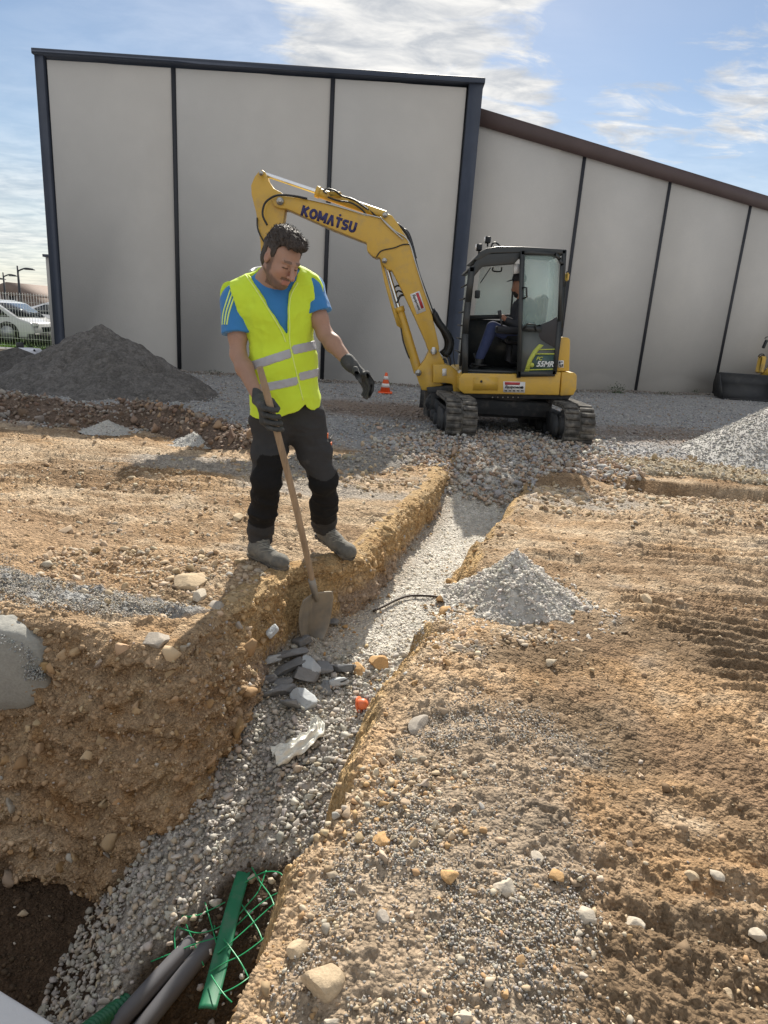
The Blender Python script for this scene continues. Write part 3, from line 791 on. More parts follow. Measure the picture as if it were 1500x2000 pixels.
# crumbled earth along both feet of the trench
x, y = rand_in(9000, -1.3, 1.7, 1.6, 6.6, lambda a, b: (lambda q: (q[0] > 0.6)*(np.clip(1-q[2]/0.16, 0, 1)+np.clip(1-q[3]/0.32, 0, 1)*0.9))(in_tr(a, b)), 3.0); n = len(x)
put(x, y, powsize(n, 0.01, 0.07, 2.1), palette(n, [(0.46,0.30,0.15),(0.40,0.25,0.12),(0.52,0.38,0.22),(0.38,0.31,0.25)]), 0.15)
# rubble ramp in front of the tracks
def rampw(a, b):
    return sstep(0.0, 0.25, lump(a, b, 1.35, 7.75, 1.65, 1.55, 0.0)+0.15*fbm(a*1.5, b*1.5, seed=73, octv=2))
x = rng.uniform(-0.4, 3.2, 9000); y = rng.uniform(6.1, 9.6, 9000); kp = rng.uniform(size=9000) < rampw(x, y)*(~((in_tr(x, y)[1] == 0) & (y < 6.9))); x = x[kp]; y = y[kp]; n = len(x)
sz = powsize(n, 0.035, 0.11, 2.0); RP = np.stack([x, y, gzz(x, y)+rng.uniform(-0.01, 0.05, n)], 1); RS = sz; RCc = palette(n, RUB, [4,3,2,3,3,2])
# tan earth: clods and grit everywhere outside
def dry(a, b):
    q = in_tr(a, b); return (q[0] < 0.03)*sstep(9.0, 7.6, b)*(1-0.75*sstep(0.15, 0.5, lump(a, b, 1.75, 2.1, 1.15, 1.25)+0.3*fbm(a*2, b*2, seed=35, octv=2)))
x, y = rand_in(60000, -6, 6, 1.0, 8.8, lambda a, b: dry(a, b)*(0.45+0.55*sstep(0.4, 0.7, vnoise(a*1.8, b*1.8, seed=80))), 3.0); n = len(x)
putf(x, y, powsize(n, 0.006, 0.045, 2.4)*np.clip(np.hypot(x, y)/3.5, 0.8, 1.8), palette(n, TAN, [3,3,2,3,1]), 0.05)
x, y = rand_in(800, -6, 6, 1.2, 8.6, lambda a, b: dry(a, b)*(0.2+0.8*sstep(0.5, 0.75, vnoise(a*1.1+3, b*1.1, seed=81))), 4.5); n = len(x)
put(x, y, powsize(n, 0.03, 0.11, 2.6), palette(n, TAN, [4,3,1.5,2,1]), 0.0)
x, y = rand_in(26000, -5, 5, 1.0, 8.6, lambda a, b: dry(a, b)*(0.12+0.88*sstep(0.42, 0.66, vnoise(a*1.3+7, b*1.3, seed=33)*0.6+vnoise(a*4, b*4, seed=34)*0.4)), 3.6); n = len(x)
s_, i_, dl_, dr_ = in_tr(x, y); putf(x, y, powsize(n, 0.010, 0.05, 2.3), ground_col(x, y, s_, i_, dl_, dr_)*rng.uniform(0.75, 1.2, (n, 1)), 0.05)
# stony band beyond the right bank, spoil by the worker
for (cx, cy, rx, ry, n0, lo, hi) in ((2.6, 5.9, 2.2, 0.6, 3500, 0.015, 0.09), (-1.2, 3.45, 0.7, 0.45, 2200, 0.012, 0.08), (-0.1, 6.4, 1.6, 0.7, 2600, 0.015, 0.09), (-2.0, 5.0, 1.4, 1.0, 1800, 0.012, 0.06), (1.5, 6.1, .4, .3, 500, .03, .1)):
    a = rng.uniform(0, 2*math.pi, n0); r = np.sqrt(rng.uniform(size=n0)); x = cx+rx*r*np.cos(a); y = cy+ry*r*np.sin(a)
    kp = in_tr(x, y)[0] < 0.03; x = x[kp]; y = y[kp]; n = len(x); put(x, y, powsize(n, lo, hi, 2.2), palette(n, TAN, [4,3,3,2,2]), 0.12)
# ochre clods broken from the right bank, lying along its edge
RS_ = bez([[*p, 0] for p in RCH[1:]], 300)[:, :2]; RN = np.stack([-np.gradient(RS_[:, 1]), np.gradient(RS_[:, 0])], 1); RN /= np.linalg.norm(RN, axis=1)[:, None]
if inside(np.array([RS_[len(RS_)//2, 0]+RN[len(RS_)//2, 0]*0.05]), np.array([RS_[len(RS_)//2, 1]+RN[len(RS_)//2, 1]*0.05]), TPOLY)[0]: RN = -RN
n = 5200; i = rng.integers(2, len(RS_)-2, n); clump = sstep(0.35, 0.6, vnoise(RS_[i, 1]*2.3, 0*i+0.5, seed=444)); o_ = rng.normal(size=n)*0.10-0.03-0.06*clump
kp = rng.uniform(size=n) < 0.25+0.75*clump; i = i[kp]; o_ = o_[kp]; n = len(i); x = RS_[i, 0]+RN[i, 0]*o_; y = RS_[i, 1]+RN[i, 1]*o_
putf(x, y, powsize(n, 0.008, 0.045, 2.1), palette(n, [(0.50,0.33,0.17),(0.43,0.27,0.13),(0.54,0.41,0.26),(0.40,0.29,0.18)]), 0.12)
for cpx, cpy, cz, sx_, sy_, n0 in ((745,1345,-.30,.07,.14,70), (705,1440,-.30,.05,.12,60), (672,1530,-.35,.05,.10,40), (655,1225,-.36,.16,.08,46), (705,1170,-.33,.12,.10,36), (868,1160,-.18,.07,.16,60), (915,1105,-.05,.06,.18,50), (760,1300,-.32,.10,.06,40)):
    c_ = G(cpx, cpy, cz); x = rng.normal(c_[0], sx_, n0); y = rng.normal(c_[1], sy_, n0); put(x, y, powsize(n0, 0.012, 0.062, 1.8), palette(n0, [(0.52,0.33,0.15),(0.44,0.27,0.12),(0.56,0.42,0.25),(0.42,0.31,0.2)]), 0.2)
# pale gravel slumped down the bank from the small heap
n = 2600; x = rng.normal(0.30, 0.14, n); y = rng.normal(3.05, 0.28, n); kp = (x < np.interp(y, RCH[::-1, 1], RCH[::-1, 0])+0.1); x = x[kp]; y = y[kp]; n = len(x); putf(x, y, powsize(n, 0.010, 0.03, 2.2), palette(n, [(0.66,0.63,0.57),(0.56,0.53,0.48),(0.6,0.52,0.4)]), 0.1)
# grey chippings
def chip(a, b):
    q = in_tr(a, b); return (q[0] < 0.03)*sstep(0.05, 0.12, q[3])*(0.12+0.88*sstep(0.38, 0.62, fbm(a*3.3+2, b*3.3, seed=26, octv=3)*0.5+0.5))*sstep(0.0, 0.60, lump(a, b, 0.22, 1.50, 0.47, 1.05, -0.30)+0.5*(fbm(a*4, b*4, seed=22, octv=4)*0.5))
x = rng.uniform(-0.5, 1.1, 90000); y = rng.uniform(0.95, 2.8, 90000); kp = rng.uniform(size=90000) < chip(x, y)*np.minimum(1, 1.9/(y+0.3)); x = x[kp]; y = y[kp]; n = len(x)
putf(x, y, powsize(n, 0.006, 0.013, 2), palette(n, GREYC, [4,3,3,2,2,2]), 0.1, gzz(x, y)+rng.uniform(0, 0.008, n))
x = rng.uniform(-2.6, -0.7, 26000); y = rng.uniform(2.85, 3.4, 26000)
w = sstep(0.05, 0.6, lump(x, y, -1.65, 3.05, 0.75, 0.2, -0.12)+0.7*(fbm(x*4, y*4, seed=22, octv=4)*0.5))*(in_tr(x, y)[0] < 0.03)
kp = rng.uniform(size=26000) < w; x = x[kp]; y = y[kp]; n = len(x); putf(x, y, powsize(n, 0.007, 0.014, 2), palette(n, GREYC, [4,2,4,2,1,3]), 0.2, gzz(x, y)+rng.uniform(0.0, 0.02, n))
# bigger tan stones among the chippings
for (cx, cy, rx, ry, n0, lo, hi) in ((0.12, 1.72, 0.22, 0.26, 620, 0.009, 0.046), (0.34, 1.42, 0.5, 0.5, 700, 0.007, 0.034), (0.5, 1.1, 0.6, 0.3, 380, 0.007, 0.034), (0.32, 2.75, 0.2, 0.25, 200, 0.012, 0.06), (0.6, 2.95, 0.35, 0.16, 220, 0.01, 0.06)):
    a = rng.uniform(0, 2*math.pi, n0); r = np.sqrt(rng.uniform(size=n0)); x = cx+rx*r*np.cos(a); y = cy+ry*r*np.sin(a)
    kp = in_tr(x, y)[0] < 0.3; x = x[kp]; y = y[kp]; n = len(x); put(x, y, powsize(n, lo, hi, 2.0), palette(n, TAN[:3]+[(0.48,0.31,0.16),(0.44,0.39,0.31)], [3,2,3,2,2]), 0.2)
# far gravel yard
x = rng.uniform(-13, 14, 70000); y = rng.uniform(7.6, 18.5, 70000); kp = (rng.uniform(size=70000) < np.minimum(1, (9.0/y)**1.5)) & (np.abs(x-0.3) < 0.62*y+0.6)
x = x[kp]; y = y[kp]
yb = 7.9+0.45*fbm(x*0.9, y*0.9, seed=21, octv=4)-0.7*lump(x, y, 0.3, 7.6, 1.2, 1.4)+0.5*sstep(2.5, 4, x); kp = y > yb-0.15; x = x[kp][:36000]; y = y[kp][:36000]; n = len(x)
gc = palette(n, [(0.40,0.40,0.40),(0.30,0.30,0.31),(0.48,0.46,0.44),(0.34,0.27,0.21)], [4,3,3,1.5]); br = lump(x, y, -0.1, 11.3, 2.6, 1.5)+0.7*lump(x, y, 5.0, 10.3, 3.0, 1.6)
gc = gc*(1-0.75*np.clip(br, 0, 1)[:, None])+np.array([0.26,0.19,0.14])*0.75*np.clip(br, 0, 1)[:, None]
xb = rng.uniform(-6.5, 10, 5000); yb_ = np.where(xb < 1.4, 16.02, 16.43+(xb-1.3)*0.394)-0.03-np.abs(rng.normal(size=5000))*0.10
x = np.r_[x, xb]; y = np.r_[y, yb_]; n = len(x); gc = np.vstack([gc, palette(5000, [(0.30,0.27,0.24),(0.38,0.36,0.33),(0.24,0.20,0.17)])])
FARP = np.stack([x, y, gzz(x, y)+0.006], 1); FARP[-5000:, 2] += np.clip(0.05-0.3*np.abs(yb_-np.where(xb < 1.4, 16.02, 16.43+(xb-1.3)*0.394)), 0, 0.05); FARS = powsize(n, 0.028, 0.07, 2.2); FARC = gc

pos = np.vstack(PX); size = np.concatenate(PS); col = np.vstack(PC)
singles_and_rest('stone', pos, size, col, 300, ground, V20, '', restname='loose_stones')
V1, F1, C1 = stone_arrays(np.vstack(FX), np.concatenate(FS), np.vstack(FC), V8, 0.8)
V2, F2, C2 = stone_arrays(FARP, FARS, FARC, V8, 0.75)
gr = link_mesh('grit', np.vstack([V1, V2]), np.vstack([F1, F2+len(V1)]), M_STONE, ground, col=np.vstack([C1, C2])); tag(gr, kind='stuff')

# stones bedded in the cut face
# crumbs and clods of the earth itself all over the cut
nK = 15000; ui = rng.integers(5, nu-5, nK); vi = rng.integers(len(back)-8, nv-4, nK)
kp = rng.uniform(size=nK) < (0.25+0.75*sstep(0.40, 0.62, vnoise(Lp[ui, 0]*5, vi*0.12, seed=333)*0.5+vnoise(Lp[ui, 0]*14+Lp[ui, 1]*9, vi*0.3, seed=334)*0.5))
ui = ui[kp]; vi = vi[kp]; kc = WC[vi, ui]*rng.uniform(0.75, 1.3, (len(ui), 1)); kz = powsize(len(ui), 0.008, 0.045, 2.2)*np.clip(np.hypot(*Lp[ui].T)/3, 0.9, 1.4)
V_, F_, C_ = stone_arrays(WV[vi, ui], kz, kc, V20, 0.9); o = link_mesh('earth_crumbs', V_, F_, M_STONE, twall, col=C_); tag(o, kind='stuff')
nW = 2600; ui = rng.integers(5, nu-5, nW*2); vi = rng.integers(len(back)-4, nv-6, nW*2)
wq = np.where(Lp[ui, 1] < 3.15, 1.0, 0.35); kp = rng.uniform(size=len(ui)) < wq; ui = ui[kp][:nW]; vi = vi[kp][:nW]; n = len(ui)
wp = WV[vi, ui]; sz = powsize(n, 0.012, 0.10, 1.9)*np.where(Lp[ui, 1] < 3.15, 1.0, 0.75); wp[:, 0] += Nn[ui, 0]*sz*0.05; wp[:, 1] += Nn[ui, 1]*sz*0.05
wc = palette(n, [(0.46,0.33,0.20),(0.52,0.40,0.26),(0.40,0.32,0.25),(0.38,0.25,0.13),(0.45,0.42,0.38)], [4,3,2,3,1])
singles_and_rest('stone', wp, sz, wc, 160, twall, V20, '', restname='bedded_stones', flat=1.0)

# rubble ramp as a heap of its own
ramp = thing('rubble_heap', 'grey and rusty broken stone spread from the yellow digger down into the trench', 'rubble', (1.4, 7.6, 0.0))
singles_and_rest('stone', RP, RS, RCc, 300, ramp, V20, '', restname='small_rubble', flat=0.85)
# ================================================================== BUILDINGS
M_PANEL = mat('rendered wall', (0.53, 0.51, 0.48), rough=0.92, var=0.05, scale=0.7, bump=0.12, bscale=35, spec=0.2, dirt=(0.49, 0.472, 0.445), dirt_lo=0.40, dirt_hi=0.80, dscale=0.9, fine=0.05, fscale=60)
M_PANEL2 = mat('rendered wall cool', (0.54, 0.515, 0.48), rough=0.92, var=0.05, scale=0.8, bump=0.12, bscale=35, spec=0.2, dirt=(0.50, 0.48, 0.452), dirt_lo=0.40, dirt_hi=0.80, dscale=0.9, fine=0.05, fscale=60)
M_TRIM = mat('dark blue grey trim', (0.050, 0.060, 0.085), rough=0.45, var=0.15, scale=2, spec=0.4)
M_JOINT = mat('black joint', (0.018, 0.020, 0.026), rough=0.6, var=0.2, scale=3)
M_BROWN = mat('brown sheet trim', (0.085, 0.058, 0.055), rough=0.5, var=0.12, scale=2, spec=0.4)
M_WHITEW = mat('pale side wall', (0.62, 0.60, 0.57), rough=0.9, var=0.05, scale=1, spec=0.2)
M_ROOF = mat('flat roof', (0.2, 0.2, 0.2), rough=0.9)

YB = 16.1
XL = P(70, 92, YB)[0]; XR = P(943, 165, YB)[0]; ZT = P(500, 128, YB)[2]
wh = thing('tall_warehouse', 'tall beige panelled warehouse wall with dark blue edges on the left', 'warehouse', ((XL+XR)/2, YB, 0))
j1 = (P(340, 122, YB)[0]+P(352, 720, YB)[0])/2; j2 = (P(652, 150, YB)[0]+P(628, 740, YB)[0])/2
lt, rt = 0.19, 0.30
edges = [XL+lt, j1, j2, XR-rt]
MB().box(((XL+XR)/2, YB+8.2, ZT/2-0.36), (XR-XL-0.06, 16, ZT-0.06+0.6)).build('core_wall', M_ROOF, wh)
for a, b in zip(edges[:-1], edges[1:]):
    MB().box(((a+b)/2, YB+0.05, (ZT-0.16)/2-0.2), (b-a-0.075, 0.20, ZT-0.16+0.4), bev=0.012).build('wall_panel', M_PANEL, wh)
for j in (j1, j2):
    MB().box((j, YB+0.02, (ZT-0.16)/2-0.2), (0.085, 0.20, ZT-0.16+0.4)).build('joint_strip', M_JOINT, wh)
MB().box((XL+lt/2, YB+0.03, ZT/2-0.2), (lt, 0.28, ZT+0.4), bev=0.01).build('corner_trim', M_TRIM, wh)
MB().box((XR-rt/2, YB+0.03, ZT/2-0.2), (rt, 0.30, ZT+0.4), bev=0.01).build('corner_trim', M_TRIM, wh)
MB().box(((XL+XR)/2, YB+0.06, ZT-0.045), (XR-XL+0.06, 0.44, 0.11), bev=0.01).build('coping', M_TRIM, wh)
# small lower return wall at its left end
an = thing('side_wall', 'narrow white wall with a thin dark cap left of the tall warehouse', 'wall', (XL-0.1, YB+0.5, 0))
xa = P(89, 510, YB+0.3)[0]; za = P(89, 502, YB+0.3)[2]
MB().box(((xa+XL+0.35)/2+0.25, YB+1.1, za/2-0.3), (XL+0.85-xa, 1.6, za+0.6), bev=0.01).build('wall_block', M_WHITEW, an)
MB().box(((xa+XL+0.35)/2+0.25, YB+1.1, za+0.03), (XL+0.93-xa, 1.7, 0.06)).build('cap_strip', M_TRIM, an)

TH = R(21.5); p0 = np.array([XR-0.18, YB+0.33, 0]); wd = np.array([math.cos(TH), math.sin(TH), 0]); wn_ = np.array([math.sin(TH), -math.cos(TH), 0])
def hitw(px, py):
    r = ray(px, py); o = np.array([0, 0, CAM_H]); t = (p0-o).dot(wn_)/r.dot(wn_); q = o+r*t; return (q-p0).dot(wd), q[2]
wing = thing('low_warehouse', 'lower beige panelled warehouse wall with brown sloping roof edge on the right', 'warehouse', p0+wd*5)
s0, zt0 = hitw(948, 216); s1, zt1 = hitw(1499, 384); slope = (zt1-zt0)/(s1-s0)
SE = 15.0
def zt(s): return zt0+slope*(s-s0)
def wp3(s, z, o=0.0): return p0+wd*s+wn_*o+np.array([0, 0, z])
js = [(hitw(1143, 305)[0]+hitw(1080, 762)[0])/2, (hitw(1310, 350)[0]+hitw(1240, 768)[0])/2, (hitw(1465, 395)[0]+hitw(1395, 768)[0])/2]
js += [js[-1]+2.9, js[-1]+5.8]
band = 0.33
MB().prism([wp3(-0.3, -0.6, -0.06), wp3(SE, -0.6, -0.06), wp3(SE, zt(SE)-0.1, -0.06), wp3(-0.3, zt(-0.3)-0.1, -0.06)], -wn_*12).build('core_wall', M_ROOF, wing)
es = [0.0]+js+[SE]
for a, b in zip(es[:-1], es[1:]):
    a2, b2 = a+0.035, b-0.035
    MB().prism([wp3(a2, -0.6, 0), wp3(b2, -0.6, 0), wp3(b2, zt(b2)-band+0.02, 0), wp3(a2, zt(a2)-band+0.02, 0)], -wn_*0.058).build('wall_panel', M_PANEL2, wing)
for j in js:
    MB().prism([wp3(j-0.045, -0.6, 0.012), wp3(j+0.045, -0.6, 0.012), wp3(j+0.045, zt(j)-band, 0.012), wp3(j-0.045, zt(j)-band, 0.012)], -wn_*0.06).build('joint_strip', M_JOINT, wing)
MB().prism([wp3(0.0, zt(0)-band, 0.06), wp3(SE, zt(SE)-band, 0.06), wp3(SE, zt(SE), 0.06), wp3(0.0, zt(0), 0.06)], -wn_*0.4).build('roof_edge', M_BROWN, wing)

# ================================================================== HEAPS
M_SAND = mat('dark sand', (1, 1, 1), rough=0.95, var=0.12, scale=3, attr=True, bump=0.8, bscale=30, spec=0.1, fine=0.15, fscale=40, bdist=0.03, grain=0.2, gscale=30)
def cone_mesh(cx, cy, rx, ry, h, col, seed=0, nr_=60, na=180, rough=0.03, sharp=0.12, z0=0.0, pw=1.0, ang=0.0, wob=0.12, peak=(0, 0)):
    r = np.linspace(0, 1.12, nr_); a = np.linspace(0, 2*np.pi, na, endpoint=False); Rr, A = np.meshgrid(r, a, indexing='ij')
    wobf = 1+wob*fbm(np.cos(A)*1.2+seed, np.sin(A)*1.2, octv=3, seed=seed)
    ux = Rr*np.cos(A)*rx*wobf; uy = Rr*np.sin(A)*ry*wobf; k = 1-np.clip(Rr, 0, 1)
    ux = ux+peak[0]*k; uy = uy+peak[1]*k
    c_, s_ = math.cos(ang), math.sin(ang); X = cx+ux*c_-uy*s_; Y = cy+ux*s_+uy*c_
    hh = h*(np.sqrt((1-np.clip(Rr, 0, 1.0))**2+sharp**2)-sharp)/(math.sqrt(1+sharp**2)-sharp)
    hh = h*(hh/h)**pw
    Z = z0+hh+rough*fbm(X*2.2/rx, Y*2.2/rx, octv=4, seed=seed+3)*np.minimum(1, (1.12-Rr)*6)+0.4*rough*fbm(X*14/rx, Y*14/rx, octv=3, seed=seed+5)
    Z = Z - 0.10*np.clip(Rr-0.95, 0, 1)*h
    # runnels down the flanks
    Z = Z - 0.5*rough*np.abs(fbm(np.cos(A)*6+seed, np.sin(A)*6, Rr*0.8, octv=3, seed=seed+8))*np.sin(np.clip(Rr, 0, 1)*np.pi)
    ij = (np.arange(nr_-1)[:, None]*na+np.arange(na)[None]); j2_ = (np.arange(nr_-1)[:, None]*na+((np.arange(na)+1) % na)[None])
    F = np.stack([ij.ravel(), (ij+na).ravel(), (j2_+na).ravel(), j2_.ravel()], 1)
    n2 = fbm(X*2, Y*2, Z*2+1, octv=4, seed=seed+9)*0.5+0.5
    bl = fbm(X*1.1, Y*1.1, Z*1.5, octv=4, seed=seed+12); Z = Z + rough*1.1*np.maximum(bl, -0.1)*np.sin(np.clip(Rr, 0, 1)*np.pi)
    cc = np.array(col)[None, None]*(0.82+0.36*n2)[..., None]
    return np.stack([X, Y, Z], -1), F, cc
def heap(name, label, cat, cx, cy, rx, ry, h, col, stones=None, material=None, group=None, nsing=0, arc=None, **k):
    V, F, cc = cone_mesh(cx, cy, rx, ry, h, col, **k)
    VV = V.reshape(-1, 3)
    if stones is None:
        o = link_mesh(name, VV, F, material or M_SAND, col=cc.reshape(-1, 3), smooth=True); tag(o, label, cat, group, 'stuff'); return o
    n, lo, hi, cols, w, variants = stones
    ri = np.sqrt(rng.uniform(0.0, 1.0, n))*(V.shape[0]-1)*0.96; ai = rng.integers(0, V.shape[1], n)
    if arc: ai = (rng.uniform(arc[0], arc[1], n)/360*V.shape[1]).astype(int) % V.shape[1]
    r0 = ri.astype(int); aj = (ai+1) % V.shape[1]; fa_ = rng.uniform(size=n)[:, None]; fr_ = (ri-r0)[:, None]; r1_ = np.minimum(r0+1, V.shape[0]-1)
    p = (V[r0, ai]*(1-fa_)+V[r0, aj]*fa_)*(1-fr_)+(V[r1_, ai]*(1-fa_)+V[r1_, aj]*fa_)*fr_
    p = p+rng.normal(size=p.shape)*lo*0.3
    ex = int(n*0.04); a = rng.uniform(0, 2*np.pi, ex); rr = 1+np.abs(rng.normal(size=ex))*0.13
    px_ = cx+rx*rr*np.cos(a); py_ = cy+ry*rr*np.sin(a); p2 = np.stack([px_, py_, gzz(px_, py_)+0.006], 1); p = np.vstack([p, p2])
    sz = powsize(len(p), lo, hi, 2.0); cs = palette(len(p), cols, w)
    if nsing:
        t = thing(name, label, cat, (cx, cy, 0), group)
        co = link_mesh('heap_core', VV, F, M_SAND, t, col=cc.reshape(-1, 3), smooth=True); tag(co, kind='stuff')
        singles_and_rest('stone', p, sz, cs, nsing, t, variants, '', restname='small_stones'); return t
    V1_, F1_, C1_ = stone_arrays(p, sz, cs, variants, 0.85)
    tri = np.vstack([F[:, [0, 1, 2]], F[:, [0, 2, 3]]])
    o = link_mesh(name, np.vstack([VV, V1_]), [tri, F1_+len(VV)], M_STONE, col=np.vstack([cc.reshape(-1, 3), C1_])); tag(o, label, cat, group, 'stuff'); return o

pk = P(192, 630, 12.0)
heap('sand_mound', 'big dark grey sand mound in front of the tall warehouse', 'sand mound', pk[0]+0.1, 11.9, 2.35, 1.7, pk[2]+0.05, (0.155, 0.146, 0.138), seed=4, rough=0.16, sharp=0.10, z0=-0.03, nr_=90, na=260, wob=0.10)
pk2 = P(60, 690, 12.6)
heap('sand_mound', 'low dark sand mound behind the left flank of the big one', 'sand mound', pk2[0]-0.4, 12.9, 2.6, 1.4, pk2[2]+0.05, (0.12, 0.113, 0.107), seed=9, rough=0.08, sharp=0.35, z0=-0.03, nr_=60, na=180)
heap('gravel_pile', 'large pale grey gravel pile at the right edge', 'gravel pile', 6.75, 8.95, 2.95, 2.1, 1.75, (0.42, 0.41, 0.39),
     stones=(26000, 0.016, 0.048, [(0.40,0.39,0.37),(0.47,0.455,0.42),(0.35,0.345,0.335),(0.42,0.40,0.36)], [3,3,3,2], V8), arc=(115, 275), seed=14, rough=0.05, sharp=0.12, z0=-0.03)
hp = P(985, 1099, 3.5)
heap('gravel_heap', 'small white gravel heap tipped at the right lip of the trench', 'gravel heap', 0.80, 3.36, 0.40, 0.40, 0.29, (0.54, 0.51, 0.46),
     stones=(6000, 0.011, 0.042, [(0.60,0.56,0.50),(0.66,0.62,0.55),(0.52,0.48,0.42),(0.47,0.44,0.39)], [3,3,2,2], V20), seed=19, rough=0.045, sharp=0.16, z0=0.02, nsing=200, peak=(-0.12, 0.10), ang=-0.5, wob=0.30)
for (px, py, w_, h_, lb) in ((212, 838, 0.30, 0.13, 'low pale gravel patch on the brown berm, the left one of two'), (380, 862, 0.27, 0.12, 'low pale gravel patch nearer the worker, the right one of two')):
    g_ = G(px, py, 0.05)
    heap('gravel_patch', lb, 'gravel heap', g_[0], g_[1], w_, 0.3, h_, (0.42, 0.41, 0.38), stones=(900, 0.012, 0.03, [(0.60,0.58,0.54),(0.50,0.49,0.47)], [1,1], V8), seed=int(px), rough=0.02, sharp=0.3, z0=0.03, nr_=24, na=60)
# brown rubble berm
def berm(label, pts, w, h, n, cols, nsing, lo=0.035, hi=0.16):
    ctr = np.array([G(*p, 0.05)[:2] for p in pts]); q = bez([[*p, 0] for p in ctr], 60)[:, :2]
    t = thing('rubble_berm', label, 'rubble', (*q[len(q)//2], 0.0))
    rows = []; m = 17; cc = []
    for i in range(len(q)):
        d = q[min(i+1, len(q)-1)]-q[max(i-1, 0)]; d /= np.linalg.norm(d); nn_ = np.array([-d[1], d[0]]); e = min(1, i/5, (len(q)-1-i)/5)
        s = np.linspace(-1, 1, m); xx = q[i, 0]+nn_[0]*s*w; yy = q[i, 1]+nn_[1]*s*w
        hh = h*e*(1-s*s)*(1+0.5*fbm(xx*1.5, yy*1.5, seed=91, octv=2))-0.04*(np.abs(s) > 0.98)
        rows.append(np.stack([xx, yy, gz(xx, yy)[0]*0+hh+0.03*fbm(xx*9, yy*9, seed=92, octv=2)], 1))
    V = np.array(rows); a = (np.arange(len(q)-1)[:, None]*m+np.arange(m-1)[None]).ravel(); F = np.stack([a, a+1, a+m+1, a+m], 1)
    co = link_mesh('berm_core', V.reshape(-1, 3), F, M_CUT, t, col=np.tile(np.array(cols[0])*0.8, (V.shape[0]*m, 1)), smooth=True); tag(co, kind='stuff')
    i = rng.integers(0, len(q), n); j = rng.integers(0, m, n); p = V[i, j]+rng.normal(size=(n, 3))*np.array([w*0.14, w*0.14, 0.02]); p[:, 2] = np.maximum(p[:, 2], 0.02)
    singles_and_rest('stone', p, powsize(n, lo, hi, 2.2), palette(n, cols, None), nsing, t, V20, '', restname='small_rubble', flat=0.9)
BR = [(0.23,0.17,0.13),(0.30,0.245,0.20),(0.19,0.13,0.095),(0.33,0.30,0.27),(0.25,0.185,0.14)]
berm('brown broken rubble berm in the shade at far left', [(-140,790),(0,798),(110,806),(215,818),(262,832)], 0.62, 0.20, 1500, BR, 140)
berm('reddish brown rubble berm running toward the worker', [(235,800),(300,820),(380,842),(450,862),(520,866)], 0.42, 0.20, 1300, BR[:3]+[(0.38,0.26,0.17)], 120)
berm('grey stone line running under the worker shadow', [(560,895),(640,905),(720,900),(790,885)], 0.35, 0.10, 900, [(0.40,0.37,0.33),(0.34,0.32,0.30),(0.46,0.38,0.28)], 60, 0.02, 0.1)
berm('tan stony ridge at the foot of the far gravel pile', [(1210,905),(1290,905),(1390,915),(1520,930)], 0.4, 0.07, 1100, [(0.50,0.42,0.30),(0.44,0.34,0.22),(0.54,0.50,0.43)], 60, 0.02, 0.09)
# ================================================================== EXCAVATOR
M_YEL = mat('digger yellow', (0.58, 0.365, 0.055), rough=0.42, var=0.05, scale=2.5, spec=0.5, dirt=(0.34, 0.25, 0.13), dirt_lo=0.50, dirt_hi=0.92, dscale=6, bump=0.06, bscale=25, coat=0.15)
M_DGREY = mat('cab dark grey', (0.030, 0.034, 0.036), rough=0.42, var=0.12, scale=4, spec=0.5, dirt=(0.07, 0.065, 0.055), dirt_lo=0.55, dirt_hi=0.9, dscale=6)
M_BLACK = mat('black rubber hose', (0.014, 0.015, 0.016), rough=0.5, var=0.2, scale=8)
M_RUB = mat('dusty track rubber', (0.055, 0.053, 0.050), rough=0.85, var=0.2, scale=14, dirt=(0.24, 0.22, 0.19), dirt_lo=0.42, dirt_hi=0.72, dscale=9, bump=0.4, bscale=60)
M_UND = mat('undercarriage steel', (0.035, 0.038, 0.042), rough=0.7, var=0.2, scale=6, dirt=(0.12, 0.11, 0.10), dirt_lo=0.5, dirt_hi=0.8, dscale=8)
M_CHROME = mat('chrome rod', (0.75, 0.76, 0.78), rough=0.12, metal=1.0, var=0.02)
M_STEEL = mat('bright steel pin', (0.50, 0.49, 0.46), rough=0.35, metal=0.8, var=0.1)
M_GLASS = mat('tinted cab glass', (0.55, 0.72, 0.70), rough=0.04, var=0.02, alpha=0.28, spec=0.6)
M_DOORP = mat('door panel grey', (0.085, 0.095, 0.092), rough=0.4, var=0.08, scale=4)
M_LIME = mat('lime stripe', (0.42, 0.47, 0.08), rough=0.5, var=0.05)
M_DKGRN = mat('dark green plate', (0.045, 0.085, 0.080), rough=0.45, var=0.05)
M_DECAL = mat('white decal', (0.72, 0.73, 0.74), rough=0.5, var=0.03)
M_NAVY = mat('navy lettering', (0.030, 0.030, 0.12), rough=0.5, var=0.05)
M_RED = mat('red print', (0.45, 0.05, 0.06), rough=0.5, var=0.05)
M_INK = mat('black print', (0.015, 0.015, 0.018), rough=0.5, var=0.05)
M_SILV = mat('silver lettering', (0.62, 0.66, 0.68), rough=0.35, var=0.03)
M_SEAT = mat('seat vinyl', (0.03, 0.03, 0.035), rough=0.6, var=0.1)
M_LAMPW = mat('lamp glass', (0.7, 0.7, 0.7), rough=0.1, spec=0.8)

